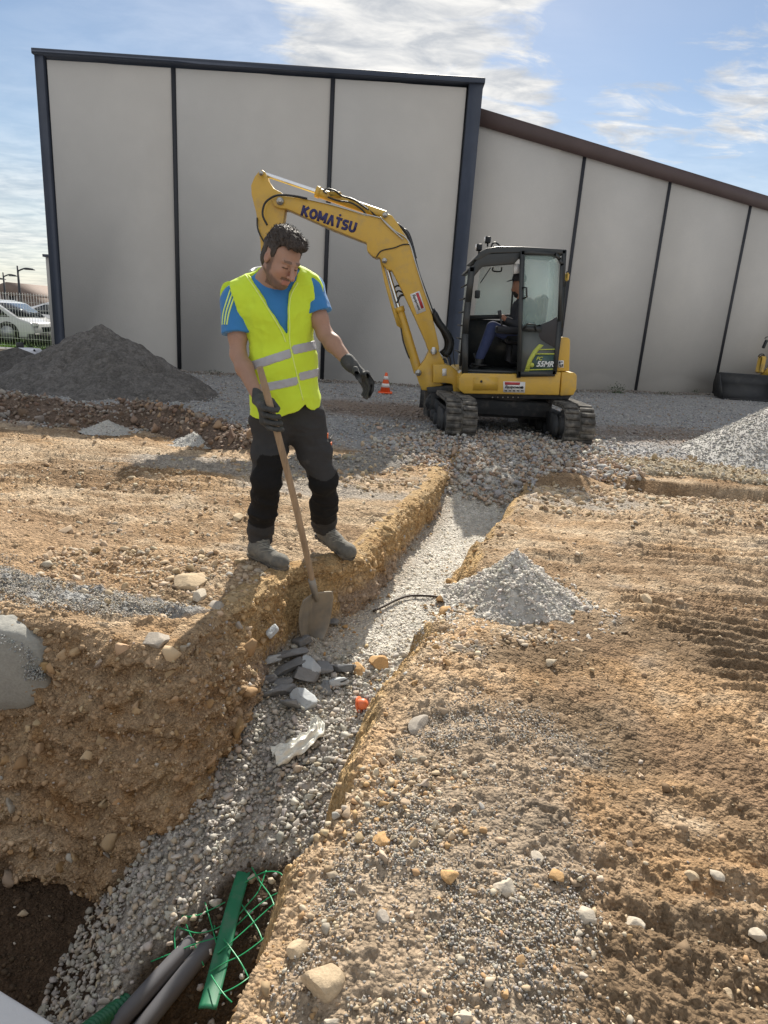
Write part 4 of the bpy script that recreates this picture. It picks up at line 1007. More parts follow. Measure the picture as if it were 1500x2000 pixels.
YS = 9.20                     # near side of the upper structure
YBM = 9.85                    # centre of the boom
ex = thing('excavator', 'yellow mini excavator with grey cab and raised boom in front of the warehouses', 'excavator', (1.83, 10.2, 0.05))
def PP(pts, Y): return [P(a, b, Y) for a, b in pts]
def slab(nm, pts, Y0, Y1, m, parent, bev=True):
    """outline seen at depth Y0, given real thickness to Y1 (straight back)"""
    q = np.array(PP(pts, Y0)); mb = MB()
    mb.prism(q, (0, Y1-Y0, 0)); o = mb.build(nm, m, parent)
    if bev:
        bm_ = o.modifiers.new('bevel', 'BEVEL'); bm_.width = 0.012; bm_.segments = 2; bm_.limit_method = 'ANGLE'; bm_.angle_limit = R(35)
    return o
# --- undercarriage, turned against the body
UA = math.atan2(-0.20, 2.4)   # yaw of the tracks
uc = np.array([1.60, 9.80, 0.0]); ud = np.array([math.sin(UA), math.cos(UA), 0]); ur = np.array([math.cos(UA), -math.sin(UA), 0])
zb = -0.01
def U(r, f, z): return uc+ur*r+ud*f+np.array([0, 0, z+zb])
def track(side):
    L, Rd, W = 0.92, 0.275, 0.40; rc = side*0.78; n = 58; path = []
    per = 2*2*L+2*math.pi*Rd
    def pt(s, off=0.0):
        s = s % per; r = Rd+off
        if s < 2*L: return (-L+s, Rd+r-0.0, (0, 1))            # top run
        s -= 2*L
        if s < math.pi*Rd: a = math.pi/2-s/Rd; return (L+r*math.cos(a), Rd+r*math.sin(a), (math.cos(a), math.sin(a)))
        s -= math.pi*Rd
        if s < 2*L: return (L-s, Rd-r, (0, -1))
        s -= 2*L; a = -math.pi/2-s/Rd; return (-L+r*math.cos(a), Rd+r*math.sin(a), (math.cos(a), math.sin(a)))
    m = 120; belt = MB(); V = []; 
    for i in range(m):
        for off, w in ((0, -W/2), (0, W/2), (-0.035, W/2), (-0.035, -W/2)):
            f, z, _ = pt(per*i/m, off); V.append(U(rc+w, f, z))
    F = []
    for i in range(m):
        j = (i+1) % m
        for k in range(4): k2 = (k+1) % 4; F.append((i*4+k, i*4+k2, j*4+k2, j*4+k))
    belt.add(V, F); t = belt.build('rubber_track', M_RUB, ex)
    lg = MB()                                                   # cleats, in two staggered rows
    for i in range(n):
        for row, (w0, w1) in enumerate(((-W/2+0.005, -0.015), (0.015, W/2-0.005))):
            s = per*(i+0.5*row)/n; f, z, nn_ = pt(s, 0.012)
            t3 = np.array([-nn_[1], nn_[0]]); dw = per/n*0.36
            q = []
            for hh, ds in ((-0.014, -dw), (-0.014, dw), (0.013, dw*0.75), (0.013, -dw*0.75)):
                q.append((f+nn_[0]*hh+t3[0]*ds, z+nn_[1]*hh+t3[1]*ds))
            lg.prism([U(rc+w0, a, b) for a, b in q], ur*(w1-w0))
    o = lg.build('cleats', M_RUB, t); tag(o, kind='stuff')
    fr = MB(); fr.box((0, 0, 0), (0.20, 1.7, 0.20), bev=0.02)
    V = fr.v[0]; fr.v[0] = np.array([U(rc+v[0], v[1], v[2]+0.27) for v in V]); fr.build('track_frame', M_UND, ex)
    for f0, nm in ((L, 'sprocket'), (-L, 'idler')):
        c_ = U(rc, f0, Rd); w = MB(); w.cyl(c_-ur*0.15, c_+ur*0.15, Rd-0.05, 28); w.cyl(c_-ur*0.18, c_+ur*0.18, 0.11, 18)
        if nm == 'sprocket': w.cyl(c_-ur*0.20, c_+ur*0.20, 0.07, 12)
        for q in range(8):
            a = q*math.pi/4; b = c_+(ud*math.cos(a)+np.array([0,0,1])*math.sin(a))*0.15; w.cyl(b-ur*0.165, b+ur*0.165, 0.018, 8)
        w.build(nm, M_UND, ex)
    for q in range(4):
        c_ = U(rc, -0.55+q*0.37, 0.09+0.04); MB().cyl(c_-ur*0.16, c_+ur*0.16, 0.085, 18).build('roller', M_UND, ex)
    sg = MB()
    for f0 in (-0.62,): sg.prism([U(rc-side*0-0.205, f0-0.27, 0.14), U(rc-0.205, f0+0.22, 0.14), U(rc-0.205, f0+0.25, 0.40), U(rc-0.205, f0-0.16, 0.40), U(rc-0.205, f0-0.27, 0.30)], ur*0.03)
    sg.build('frame_plate', M_UND, ex)
track(-1); track(1)
cb = MB(); cb.box((0, 0, 0), (1.3, 0.75, 0.26), bev=0.04); cb.v[0] = np.array([U(v[0], v[1], v[2]+0.40) for v in cb.v[0]]); cb.build('carbody', M_UND, ex)
ring = MB(); ring.lathe([(0.42, 0.52), (0.46, 0.54), (0.46, 0.60), (0.40, 0.66)], uc+np.array([0, 0, zb]), 40); ring.build('slew_ring', M_UND, ex)
bl = MB(); q = []
for k_ in range(9):
    a = -0.5+k_/8*1.0; q.append((1.72-0.10*math.cos(a*2.2), 0.10+0.36*k_/8))
for k_ in range(8, -1, -1):
    q.append((q[k_][0]-0.03, q[k_][1]))
bl.prism([U(-0.99, a, b) for a, b in q], ur*1.98)
for s in (-0.5, 0.5): bl.prism([U(s-0.05, 0.5, 0.34), U(s-0.05, 1.62, 0.20), U(s-0.05, 1.62, 0.34), U(s-0.05, 0.5, 0.48)], ur*0.1)
bl.build('blade', M_UND, ex)

# --- upper body
slab('body_shell', [(900,733),(905,729),(1022,731),(1022,735),(1081,732),(1085,727),(1096,727),(1092,772),(906,769),(897,762),(897,740)], YS, YS+1.9, M_YEL, ex)
slab('counterweight', [(1097,727),(1122,728),(1127,733),(1126,760),(1120,772),(1094,773)], YS+0.03, YS+1.87, M_YEL, ex)
slab('rear_cover', [(1084,661),(1088,658),(1109,659),(1114,664),(1112,725),(1081,726)], YS+0.08, YS+1.75, M_YEL, ex)
slab('floor_plate', [(905,765),(1118,771),(1110,781),(912,777)], YS+0.12, YS+1.7, M_UND, ex)
hat = P(940, 744, YS); 
def plate(nm, pts, Y, m, parent, th=0.006, dy=-0.006): return slab(nm, pts, Y+dy, Y+dy+th, m, parent, False)
plate('access_hatch', [(926,737),(973,737),(972,762),(924,762)], YS, M_YEL, ex, 0.02, -0.010)
MB().cyl(P(940, 745, YS-0.022), P(940, 745, YS), 0.017, 14).build('hatch_lock', M_INK, ex)
bt = MB()
for q in range(6): bt.cyl(P(962+q*10, 776, YS+0.09), P(962+q*10, 776, YS+0.125), 0.011, 8)
bt.build('bolt_row', M_STEEL, ex)
st = plate('rental_sticker', [(983,745),(1026,746),(1025,767),(983,766)], YS, M_DECAL, ex)
def rightv(a, b, Y): return P(*b, Y)-P(*a, Y)
rv = rightv((983,745), (1026,746), YS); uv = np.array([0, 0, 1.0])
plate('red_band', [(986,746),(1016,747),(1015,752),(986,751.5)], YS-0.007, M_RED, st, 0.003, -0.002)
text_mesh('lettering', 'Equipment', 0.052, P(1002, 756, YS-0.011), rv, uv, M_INK, st, shear=0.25, offset=0.0012)
for q in range(5): MB().box(P(988+8*q, 763.3, YS-0.009), (0.034, 0.002, 0.014)).build('number_group', M_INK, st)
MB().cyl(P(1020, 757, YS-0.011), P(1020, 757, YS-0.006), 0.018, 14).build('round_mark', M_INK, st)
wq = plate('warning_sticker', [(1090,704),(1101,704),(1101,718),(1090,718)], YS+0.08, M_DECAL, ex)
wi = MB()
for a, b, c_, d in ((1092,706,3,4),(1096,706,3,2),(1092,712,5,2),(1098,711,2,5),(1094,715,3,2)): wi.add(*[(lambda m_: (m_.v[0], m_.f))(MB().prism(PP([(a,b),(a+c_,b),(a+c_,b+d),(a,b+d)], YS+0.070), (0,0.002,0)))][0])
wi.build('print_marks', M_INK, wq)

# --- cab
YC0, YC1 = YS+0.02, YS+1.02
def beam(nm, a, b, Y, w=0.055, d=0.06, m=M_DGREY):
    A = P(*a, Y); B = P(*b, Y); t = (B-A); t /= np.linalg.norm(t); s = np.array([t[2], 0, -t[0]])*w/2
    mb = MB(); mb.prism([A-s, B-s, B+s, A+s], (0, d, 0)); return mb
def frame(nm, segs, Y, d=0.06, parent=None):
    mb = MB()
    for a, b, w in segs:
        k_ = beam('', a, b, Y, w, d); mb.add(k_.v[0], k_.f)
    return mb.build(nm, M_DGREY, parent or ex)
roofp = [(919,516),(925,505),(938,491),(950,484),(972,480.5),(1020,481),(1107,486),(1106,494),(1083,492),(1020,489),(1003,516),(940,518)]
slab('cab_roof', [(925,507),(938,492),(950,485),(972,481),(1020,481.5),(1107,487),(1106,497),(1060,493),(960,495),(935,510)], YC0, YC1, M_DGREY, ex)
for Y in (YC0, YC1-0.05):
    near = Y == YC0
    slab('side_header', [(921,525),(934,503),(950,496),(1018,493),(1018,500),(1004,516),(942,521),(926,540)], Y+0.001, Y+0.05, M_DGREY, ex)
    frame('front_pillar', [((923,520),(915,590),0.075),((915,590),(909,652),0.075),((909,652),(908,730),0.08)], Y, 0.05)
    frame('middle_pillar', [((1021,492),(1019,600),0.06),((1019,600),(1015,735),0.06)], Y, 0.05)
    frame('rear_pillar', [((1103,489),(1099,560),0.05),((1099,560),(1093,648),0.05),((1093,648),(1083,730),0.06)], Y, 0.05)
    slab('sill_beam', [(906,727),(1017,731),(1017,741),(914,740),(906,734)], Y, Y+0.08, M_DGREY, ex)
slab('cab_floor', [(908,722),(1080,727),(1080,732),(908,727)], YC0+0.08, YC1-0.02, M_DGREY, ex)
frame('cross_bar', [((922,522),(922,530),0.05)], YC0, 1.0); 
slab('front_lower_panel', [(908,700),(912,700),(912,730),(908,730)], YC0+0.05, YC1-0.05, M_DGREY, ex, False)
slab('rear_wall', [(1085,640),(1092,640),(1086,728),(1079,728)], YC0+0.05, YC1-0.05, M_DGREY, ex, False)
# glazing
def pane(nm, pts, Y, th=0.006): return slab(nm, pts, Y, Y+th, M_GLASS, ex, False)
pane('far_window', [(938,520),(1014,515),(1008,612),(926,617)], YC1-0.03)
pane('far_rear_window', [(1024,500),(1085,503),(1080,630),(1018,628)], YC1-0.03)
frame('far_waist_bar', [((918,620),(1015,618),0.06),((1006,515),(998,618),0.02)], YC1-0.06, 0.05)
slab('far_lower_panel', [(912,622),(1085,632),(1080,730),(910,728)], YC1-0.03, YC1-0.01, M_DGREY, ex, False)
fw_ = MB(); A = P(922,528,YC0+0.05); B = P(908,700,YC0+0.05); fw_.prism([A, B, B+np.array([0.006,0,0]), A+np.array([0.006,0,0])], (0, 0.88, 0)); fw_.build('windscreen', M_GLASS, ex)
rw = MB(); A = P(1101,500,YC0+0.05); B = P(1094,636,YC0+0.05); rw.prism([A, B, B+np.array([0.006,0,0]), A+np.array([0.006,0,0])], (0, 0.88, 0)); rw.build('rear_window', M_GLASS, ex)
# folded-back door with its own window and printed lower panel
dr = slab('door_frame', [(1018,494),(1084,497),(1098,512),(1103,530),(1092,640),(1086,728),(1014,733),(1014,650)], YC0-0.028, YC0-0.012, M_DGREY, ex, False)
bpy.data.objects.remove(dr)
dframe = frame('door_frame', [((1021,490),(1013,738),0.05),((1019,493),(1086,496),0.045),((1084,495),(1094,507),0.04),((1093,505),(1099,518),0.04),((1098,515),(1093,628),0.045),((1093,628),(1083,731),0.05),((1013,731),(1084,730),0.07),((1020,641),(1058,643),0.07)], YC0-0.05, 0.03)
slab('door_glass', [(1025,499),(1078,500),(1091,517),(1088,628),(1020,640)], YC0-0.036, YC0-0.030, M_GLASS, dframe, False)
slab('door_panel', [(1018,645),(1052,646),(1058,655),(1076,668),(1086,676),(1081,726),(1013,729)], YC0-0.040, YC0-0.022, M_DOORP, dframe, False)
slab('side_cushion', [(1056,634),(1072,628),(1088,618),(1091,640),(1086,680),(1074,675),(1056,664),(1051,655)], YC0-0.043, YC0-0.005, M_SEAT, dframe)
lm = slab('lime_arc', [(1024,726),(1031,703),(1041,685),(1053,672),(1062,674),(1050,687),(1040,703),(1033,726)], YC0-0.044, YC0-0.041, M_LIME, dframe, False)
slab('number_plate', [(1034,726),(1040,705),(1047,692),(1082,692),(1080,721),(1080,726)], YC0-0.043, YC0-0.0405, M_DKGRN, dframe, False)
slab('trim_line', [(1047,690),(1083,690),(1083,692.5),(1046,692.5)], YC0-0.047, YC0-0.0435, M_LIME, dframe, False)
slab('trim_line', [(1051,682),(1084,681),(1084,683),(1050,684)], YC0-0.047, YC0-0.0435, M_LIME, dframe, False)
slab('trim_line', [(1025,721.5),(1080,720),(1080,722),(1025,724)], YC0-0.049, YC0-0.0455, M_LIME, dframe, False)
rv = rightv((1030,715), (1080,715.8), YC0)
text_mesh('lettering', 'PC', 0.062, P(1053, 700.5, YC0-0.048), rv, uv, M_LIME, dframe, shear=0.3, offset=0.002)
text_mesh('lettering', '55MR', 0.100, P(1064, 711.5, YC0-0.048), rv, uv, M_SILV, dframe, shear=0.3, offset=0.003, xscale=0.95)
MB().cyl(P(1039, 713, YC0-0.048), P(1039, 713, YC0-0.044), 0.03, 16).build('round_badge', M_LIME, dframe)
hb = MB()
hb.tube([P(1021,562,YC0-0.05), P(1028,562,YC0-0.10), P(1029,580,YC0-0.10), P(1022,583,YC0-0.05)], 0.012, 8)
hb.tube([P(1021,643,YC0-0.05), P(1029,633,YC0-0.07), P(1045,634,YC0-0.07), P(1047,646,YC0-0.05)], 0.011, 8)
hb.build('grab_handle', M_BLACK, dframe)
# roof furniture
for px_, py_ in ((952, 482), (935, 497)):
    A = P(px_, py_, YC0+0.35 if px_ > 940 else YC0+0.1); w = MB(); w.cyl(A, A+np.array([0.0, 0, 0.05]), 0.012, 8)
    w.box(A+np.array([-0.005, 0, 0.085]), (0.075, 0.10, 0.085), bev=0.012); o = w.build('work_light', M_BLACK, ex)
    MB().box(A+np.array([-0.046, 0, 0.085]), (0.008, 0.085, 0.07)).build('lens', M_LAMPW, o)
MB().tube(bez([P(959,484,YC0+0.5), P(962,476,YC0+0.5), P(968,474,YC0+0.5), P(974,478,YC0+0.5), P(976,483,YC0+0.5)], 14), 0.012, 8).build('roof_rail', M_BLACK, ex)
gu = MB()                                                       # front guard bars along the windscreen
for Y in (YC0+0.02, YC0+0.5, YC0+0.95): gu.tube([P(917,530,Y), P(909,600,Y), P(899,715,Y)], 0.018, 8)
for q in range(7):
    a, b = 916-2.4*q, 528+27*q; gu.tube([P(a, b, YC0+0.02), P(a, b, YC0+0.02)+np.array([0, 0.93, 0])], 0.012, 6)
gu.build('front_guard', M_BLACK, ex)
MB().tube(bez([P(1098,640,YC0+0.3), P(1103,570,YC0+0.3), P(1108,530,YC0+0.3)], 10), 0.012, 8).build('mirror_arm', M_BLACK, ex)
MB().box(P(1107,541,YC0+0.3), (0.05, 0.10, 0.11), bev=0.02).build('rear_mirror', M_YEL, ex)
mr = P(932, 575, YC0-0.03); MB().box(mr+np.array([0.0, -0.02, 0.0]), (0.07, 0.03, 0.10), bev=0.01).build('door_catch', M_BLACK, ex)
MB().tube(bez([P(963,522,YC0+0.5), P(963,529,YC0+0.5), P(978,530,YC0+0.5), P(980,522,YC0+0.5)], 12), 0.010, 8).build('overhead_handle', M_BLACK, ex)
slab('notice_sheet', [(1004,516),(1015,516),(1014,534),(1003,535)], YC0+0.055, YC0+0.058, M_DECAL, ex, False)
wpz = MB(); wpz.tube([P(958,523,YC1-0.05), P(938,553,YC1-0.05)], 0.007, 6); wpz.build('wiper', M_BLACK, ex)
# seat, consoles
sM = MB(); sx = P(1020, 660, YC0+0.5)
sM.box((sx[0]-0.05, YC0+0.5, sx[2]-0.02), (0.46, 0.46, 0.14), bev=0.04); sM.box((sx[0]+0.20, YC0+0.5, sx[2]+0.30), (0.13, 0.44, 0.58), bev=0.05); sM.box((sx[0]+0.0, YC0+0.5, sx[2]-0.22), (0.36, 0.36, 0.28), bev=0.03)
sM.build('seat', M_SEAT, ex)
for Y in (YC0+0.17, YC1-0.2):
    cM = MB(); c_ = P(992, 645, Y); cM.box(c_, (0.34, 0.12, 0.10), bev=0.02); t_ = P(979, 625, Y)
    cM.tube([P(981,640,Y), P(977,618,Y)], 0.012, 8); cM.tube([P(977.5,620,Y), P(975,606,Y)], [0.02, 0.026], 10); cM.build('control_console', M_SEAT, ex)
pd = MB(); pd.box(P(935, 712, YC0+0.4), (0.2, 0.3, 0.02)); pd.tube([P(935,720,YC0+0.4), P(925,690,YC0+0.4)], 0.012); pd.tube([P(938,720,YC0+0.6), P(928,688,YC0+0.6)], 0.012); pd.build('pedals', M_BLACK, ex)
# --- swing bracket, boom, arm, bucket
BW = 0.16
slab('swing_bracket', [(840,681),(846,675),(854,680),(859,690),(867,705),(870,716),(846,716),(845,745),(860,747),(866,752),(836,763),(824,762),(818,748),(815,738),(811,727),(818,718),(829,704)], YBM-BW*0.9, YBM+BW*0.9, M_YEL, ex)
slab('swing_post', [(846,712),(868,712),(880,715),(889,721),(900,733),(900,768),(886,766),(884,750),(868,748),(846,748)], YBM-0.24, YBM+0.24, M_YEL, ex)
slab('bracket_base', [(833,757),(886,752),(890,765),(836,768)], YBM-0.2, YBM+0.2, M_UND, ex)
boom_pts = [(531,393),(536,386),(547,382),(593,387),(640,397),(713,421),(743,424),(757,417),(766,421),(777,437),(792,460),(801,482),(811,512),(827,560),(843,612),(855,664),(858,682),(853,693),(844,694),(836,683),(832,670),(813,627),(783,563),(765,528),(757,527),(748,517),(742,503),(733,503),(727,500),(717,490),(716,474),(647,447),(560,408),(547,407),(536,403)]
boom = slab('boom', boom_pts, YBM-BW, YBM+BW, M_YEL, ex)
slab('arm', [(505,335),(511,331),(518,336),(523,352),(535,368),(550,376),(559,392),(556,415),(548,470),(541,560),(535,655),(524,662),(516,655),(513,560),(508,470),(500,415),(491,380),(490,362),(497,345)], YBM-0.10, YBM+0.10, M_YEL, ex)
bk = []
for k_ in range(12):
    a = 0.2+k_/11*3.3; bk.append((536-20+34*math.cos(a)*1.0, 690-28*math.sin(a)*-1.0))
slab('bucket', [(512,656),(540,654),(552,668),(556,688),(548,708),(530,718),(508,712),(498,694),(508,698),(524,700),(534,690),(530,676),(512,672)], YBM-0.25, YBM+0.25, M_UND, ex)
MB().box(P(548, 690, YBM), (0.02, 0.3, 0.1)).build('bucket_link', M_UND, ex)
# pins
for px_, py_, r_ in ((547,393,0.05),(510,338,0.03),(752,420,0.035),(751,509,0.035),(847,686,0.045),(817,728,0.045)):
    pn = MB(); pn.cyl(P(px_, py_, YBM-BW-0.035), P(px_, py_, YBM+BW+0.035), r_, 16); pn.cyl(P(px_, py_, YBM-BW-0.05), P(px_, py_, YBM-BW-0.03), r_*0.5, 10); pn.build('pivot_pin', M_STEEL, ex)
# cylinders
def cyl_(nm, a, b, r, m, Y=YBM, parent=ex, seg=16, Y2=None):
    w = MB(); w.cyl(P(*a, Y), P(*b, Y if Y2 is None else Y2), r, seg); return w.build(nm, m, parent, angle=40)
ac = cyl_('arm_cylinder', (618,375), (752,421), 0.062, M_YEL); cyl_('piston_rod', (510,338), (620,375.5), 0.030, M_CHROME, parent=ac)
w = MB(); w.cyl(P(617,374,YBM), P(625,377,YBM), 0.075, 16); w.box(P(655,381,YBM-0.02), (0.16, 0.14, 0.07), bev=0.01); w.build('cylinder_head', M_YEL, ac)
bc = cyl_('boom_cylinder', (779,603), (817,727), 0.066, M_YEL); cyl_('piston_rod', (752,510), (780,606), 0.030, M_CHROME, parent=bc)
w = MB(); w.cyl(P(778,600,YBM), P(781,610,YBM), 0.078, 16); w.build('cylinder_head', M_YEL, bc)
slab('rod_guard', [(741,503),(748,512),(770,600),(783,632),(781,640),(775,636),(765,603),(751,552)], YBM-0.10, YBM-0.075, M_YEL, bc, False)
w = MB(); w.tube(bez([P(783,640,YBM-0.09), P(788,668,YBM-0.10), P(797,694,YBM-0.10), P(800,700,YBM-0.09)], 16), 0.010, 8); w.build('hose', M_BLACK, bc)
# hoses and steel lines
hs = [ [(856,617),(853,640),(858,662)], ]
def hose(pts, Y, r=0.014, m=M_BLACK, nm='hose', n=40): return MB().tube(bez([P(a, b, Y) for a, b in pts], n), r, 8).build(nm, m, ex, smooth=True)
hose([(522,440),(513,420),(516,400),(527,388),(545,381),(575,383),(600,388)], YBM-BW-0.03, 0.014)
hose([(575,384),(640,398),(700,415),(745,426)], YBM-BW-0.012, 0.009, M_STEEL, 'steel_line')
hose([(745,426),(770,450),(797,470),(812,515),(828,565),(845,612)], YBM-BW-0.012, 0.009, M_STEEL, 'steel_line')
hose([(743,424),(757,440),(787,468)], YBM-BW-0.02, 0.009, M_STEEL, 'steel_line')
hose([(735,502),(745,490),(770,484),(786,478),(800,477)], YBM-BW-0.01, 0.008)
hose([(638,378),(632,373),(640,369),(655,373),(668,383),(690,390),(708,402),(720,410)], YBM-0.10, 0.012)
hose([(640,385),(660,392),(685,396),(705,408),(716,420)], YBM-0.12, 0.012)
hose([(682,386),(700,395),(722,410),(735,424)], YBM-0.05, 0.012)
hose([(775,437),(786,446),(797,462),(806,490),(818,535),(836,585),(848,618)], YBM-0.02, 0.020)
hose([(783,446),(795,452),(803,470),(812,505)], YBM+0.06, 0.018)
hose([(847,612),(858,632),(872,650),(880,668),(876,686),(868,694)], YBM-0.05, 0.052, n=30)
hose([(843,605),(856,628),(868,650),(874,668),(872,682),(862,692)], YBM+0.05, 0.045, n=30)
hose([(868,690),(878,697),(880,710),(878,716)], YBM-0.1, 0.010)
hose([(872,640),(884,672),(886,700),(889,716)], YBM-0.12, 0.006)
hose([(862,697),(872,700),(876,712)], YBM-0.05, 0.010, M_STEEL, 'steel_line')
hose([(533,560),(528,500),(505,452),(502,425)], YBM-0.12, 0.010)
hose([(770,562),(776,558),(786,560)], YBM, 0.012); hose([(772,575),(778,568),(788,572)], YBM+0.02, 0.012); hose([(775,592),(782,578),(792,576)], YBM-0.02, 0.016)
MB().cyl(P(897,724,YBM-0.3), P(902,732,YBM-0.3), 0.03, 12).build('front_lamp', M_LAMPW, ex)
# name on the boom
nv_ = rightv((595,414), (690,446), YBM)
def stroke_word(org, rt, up, hgt, total):
    """heavy slab letters K O M A T S U, each letter a mesh of its own; the A has no crossbar"""
    rt = rt/np.linalg.norm(rt); up = np.array(up, float); up -= rt*up.dot(rt); up /= np.linalg.norm(up); nn_ = np.cross(rt, up)
    arc = lambda cx_, cy_, rx_, ry_, a0, a1, k_=10: [(cx_+rx_*math.cos(R(a)), cy_+ry_*math.sin(R(a))) for a in np.linspace(a0, a1, k_)]
    T_ = 0.26
    G_ = {'K': (0.92, [[(0.13, 0), (0.13, 1)], [(0.80, 0.97), (0.24, 0.50)], [(0.30, 0.55), (0.84, 0.03)]]),
          'O': (1.0, [arc(0.5, 0.5, 0.37, 0.37, 0, 360, 20)]),
          'M': (1.12, [[(0.13, 0), (0.13, 1)], [(0.13, 0.93), (0.56, 0.22)], [(0.99, 0.93), (0.56, 0.22)], [(0.99, 0), (0.99, 1)]]),
          'A': (0.95, [[(0.13, 0.0), (0.47, 0.97)], [(0.47, 0.97), (0.82, 0.0)]]),
          'T': (0.80, [[(0.0, 0.87), (0.80, 0.87)], [(0.40, 0), (0.40, 0.9)]]),
          'S': (0.80, [[(0.70, 0.87), (0.36, 0.87)]+arc(0.32, 0.69, 0.19, 0.18, 90, 270, 8)+arc(0.46, 0.32, 0.20, 0.19, 90, -90, 8)+[(0.40, 0.13), (0.06, 0.13)]]),
          'U': (0.90, [[(0.13, 1), (0.13, 0.38)]+arc(0.45, 0.40, 0.32, 0.27, 180, 360, 10)+[(0.77, 0.38), (0.77, 1)]])}
    tw = sum(G_[c][0] for c in 'KOMATSU')+6*0.10; kx = total/tw/1.0; x = -tw/2
    for c in 'KOMATSU':
        w_, strokes = G_[c]; mb = MB(); lay = 0
        for st_ in strokes:
            st_ = np.array(st_); 
            for p_, q_ in zip(st_[:-1], st_[1:]):
                d_ = (q_-p_)*np.array([kx, hgt]); L_ = np.linalg.norm(d_)+1e-9; n_ = np.array([-d_[1], d_[0]])/L_*T_*0.5*hgt; e_ = d_/L_*hgt*0.03*(len(st_) > 2)
                P_ = (p_+np.array([x, -0.5]))*np.array([kx, hgt]); Q_ = (q_+np.array([x, -0.5]))*np.array([kx, hgt]); lay += 1; z_ = 0.002+0.00025*(lay % 7)
                mb.prism([org+rt*v[0]+up*v[1] for v in (P_-n_-e_, Q_-n_+e_, Q_+n_+e_, P_+n_-e_)], nn_*z_)
        mb.build('letter', M_NAVY, boom); x += w_+0.10
stroke_word(P(642.5, 428.5, YBM-BW-0.001), nv_, (0, 0, 1.0), 0.135, 0.76)
MB().box(P(664.5, 420.5, YBM-BW-0.003), (0.028, 0.006, 0.028), rot=[[0.9, 0, -0.43], [0, 1, 0], [0.43, 0, 0.9]]).build('apostrophe_mark', M_NAVY, boom)
bs = slab('boom_sticker', [(801,575),(819,568),(832,607),(814,614)], YBM-BW-0.006, YBM-BW-0.001, M_DECAL, boom, False)
slab('red_band', [(812,573),(817,571),(828,601),(823,603)], YBM-BW-0.010, YBM-BW-0.007, M_RED, bs, False)
bv = rightv((808,575), (821,609), YBM); text_mesh('lettering', 'Equipment', 0.052, P(813.5, 590, YBM-BW-0.009), bv, np.cross(np.array([0,-1,0]), bv), M_INK, bs, shear=0.2, offset=0.001)
slab('warning_sticker', [(844,678),(850,678),(850,692),(844,692)], YBM-BW-0.06, YBM-BW-0.055, M_DECAL, ex, False)
slab('warning_sticker', [(864,720),(872,720),(872,734),(864,734)], YBM-0.248, YBM-0.243, M_DECAL, ex, False)

# ================================================================== DRIVER (seen through the open cab)
M_CLD = mat('driver dark jacket', (0.030, 0.032, 0.040), rough=0.85, var=0.15, scale=12)
M_CLB = mat('driver navy trousers', (0.030, 0.045, 0.12), rough=0.85, var=0.2, scale=12)
M_SKIN2 = mat('driver skin', (0.33, 0.17, 0.115), rough=0.55, var=0.06, scale=20)
M_BEARD2 = mat('driver dark beard', (0.02, 0.016, 0.014), rough=0.8)
YD = YC0+0.50
dv = thing('person', 'digger driver in a dark cap and navy trousers sitting in the cab', 'person', P(1012, 668, YD))
lo = P(920, 725, YD); hi = P(1050, 510, YD)
S = SDF((lo[0]-0.1, YD-0.42, lo[2]-0.1), (hi[0]+0.15, YD+0.42, hi[2]+0.12), 0.016)
def D(a, b, dy=0.0): return P(a, b, YD+dy)
S.smin(S.cap(D(1018,658), D(1024,605), 0.15, 0.155), 0.03); S.smin(S.cap(D(1022,598,-0.12), D(1022,598,0.12), 0.085, 0.085), 0.04)
S.smin(S.cap(D(1020,590), D(1014,570), 0.06, 0.055), 0.02); S.smin(S.ell(D(1013,558), (0.085, 0.075, 0.115)), 0.015); S.smin(S.ell(D(1001,566), (0.022, 0.02, 0.025)), 0.015)
for s in (-1, 1):
    S.smin(S.cap(D(1021,600,s*0.19), D(1012,636,s*0.23), 0.055, 0.047), 0.03); S.smin(S.cap(D(1012,636,s*0.23), D(985,622,s*0.24), 0.045, 0.034), 0.02); S.smin(S.ell(D(981,619,s*0.25), (0.045, 0.03, 0.035)), 0.01)
V, F = S.mesh(); body = link_mesh('body', V, F, M_SKIN2, dv, smooth=True)
S2 = SDF((lo[0]-0.1, YD-0.42, lo[2]-0.1), (hi[0]+0.15, YD+0.42, hi[2]+0.12), 0.016)
S2.smin(S2.cap(D(1018,660), D(1024,605), 0.175, 0.18), 0.03); S2.smin(S2.cap(D(1022,600,-0.13), D(1022,600,0.13), 0.10, 0.10), 0.04)
for s in (-1, 1):
    S2.smin(S2.cap(D(1021,600,s*0.19), D(1012,636,s*0.23), 0.075, 0.062), 0.03); S2.smin(S2.cap(D(1012,636,s*0.23), D(991,625,s*0.24), 0.058, 0.045), 0.02)
V, F = S2.mesh(); link_mesh('jacket', V, F, M_CLD, dv, smooth=True)
S3 = SDF((lo[0]-0.15, YD-0.42, lo[2]-0.15), (hi[0]+0.15, YD+0.42, hi[2]+0.1), 0.016)
for s in (-1, 1):
    S3.smin(S3.cap(D(1014,662,s*0.10), D(962,640,s*0.17), 0.105, 0.082), 0.04); S3.smin(S3.cap(D(962,640,s*0.17), D(937,698,s*0.14), 0.085, 0.062), 0.02)
V, F = S3.mesh(); link_mesh('trousers', V, F, M_CLB, dv, smooth=True)
for s in (-1, 1):
    w = MB(); w.tube([D(938,696,s*0.14), D(934,712,s*0.14), D(928,718,s*0.14), D(916,719,s*0.14)], [0.06, 0.055, 0.055, 0.04], 12); w.build('boot', M_BLACK, dv, smooth=True)
cp = MB(); c_ = D(1014, 548); cp.lathe([(0.098, 0.0), (0.100, 0.03), (0.092, 0.07), (0.065, 0.10), (0.02, 0.113)], c_-np.array([0, 0, 0.01]), 20)
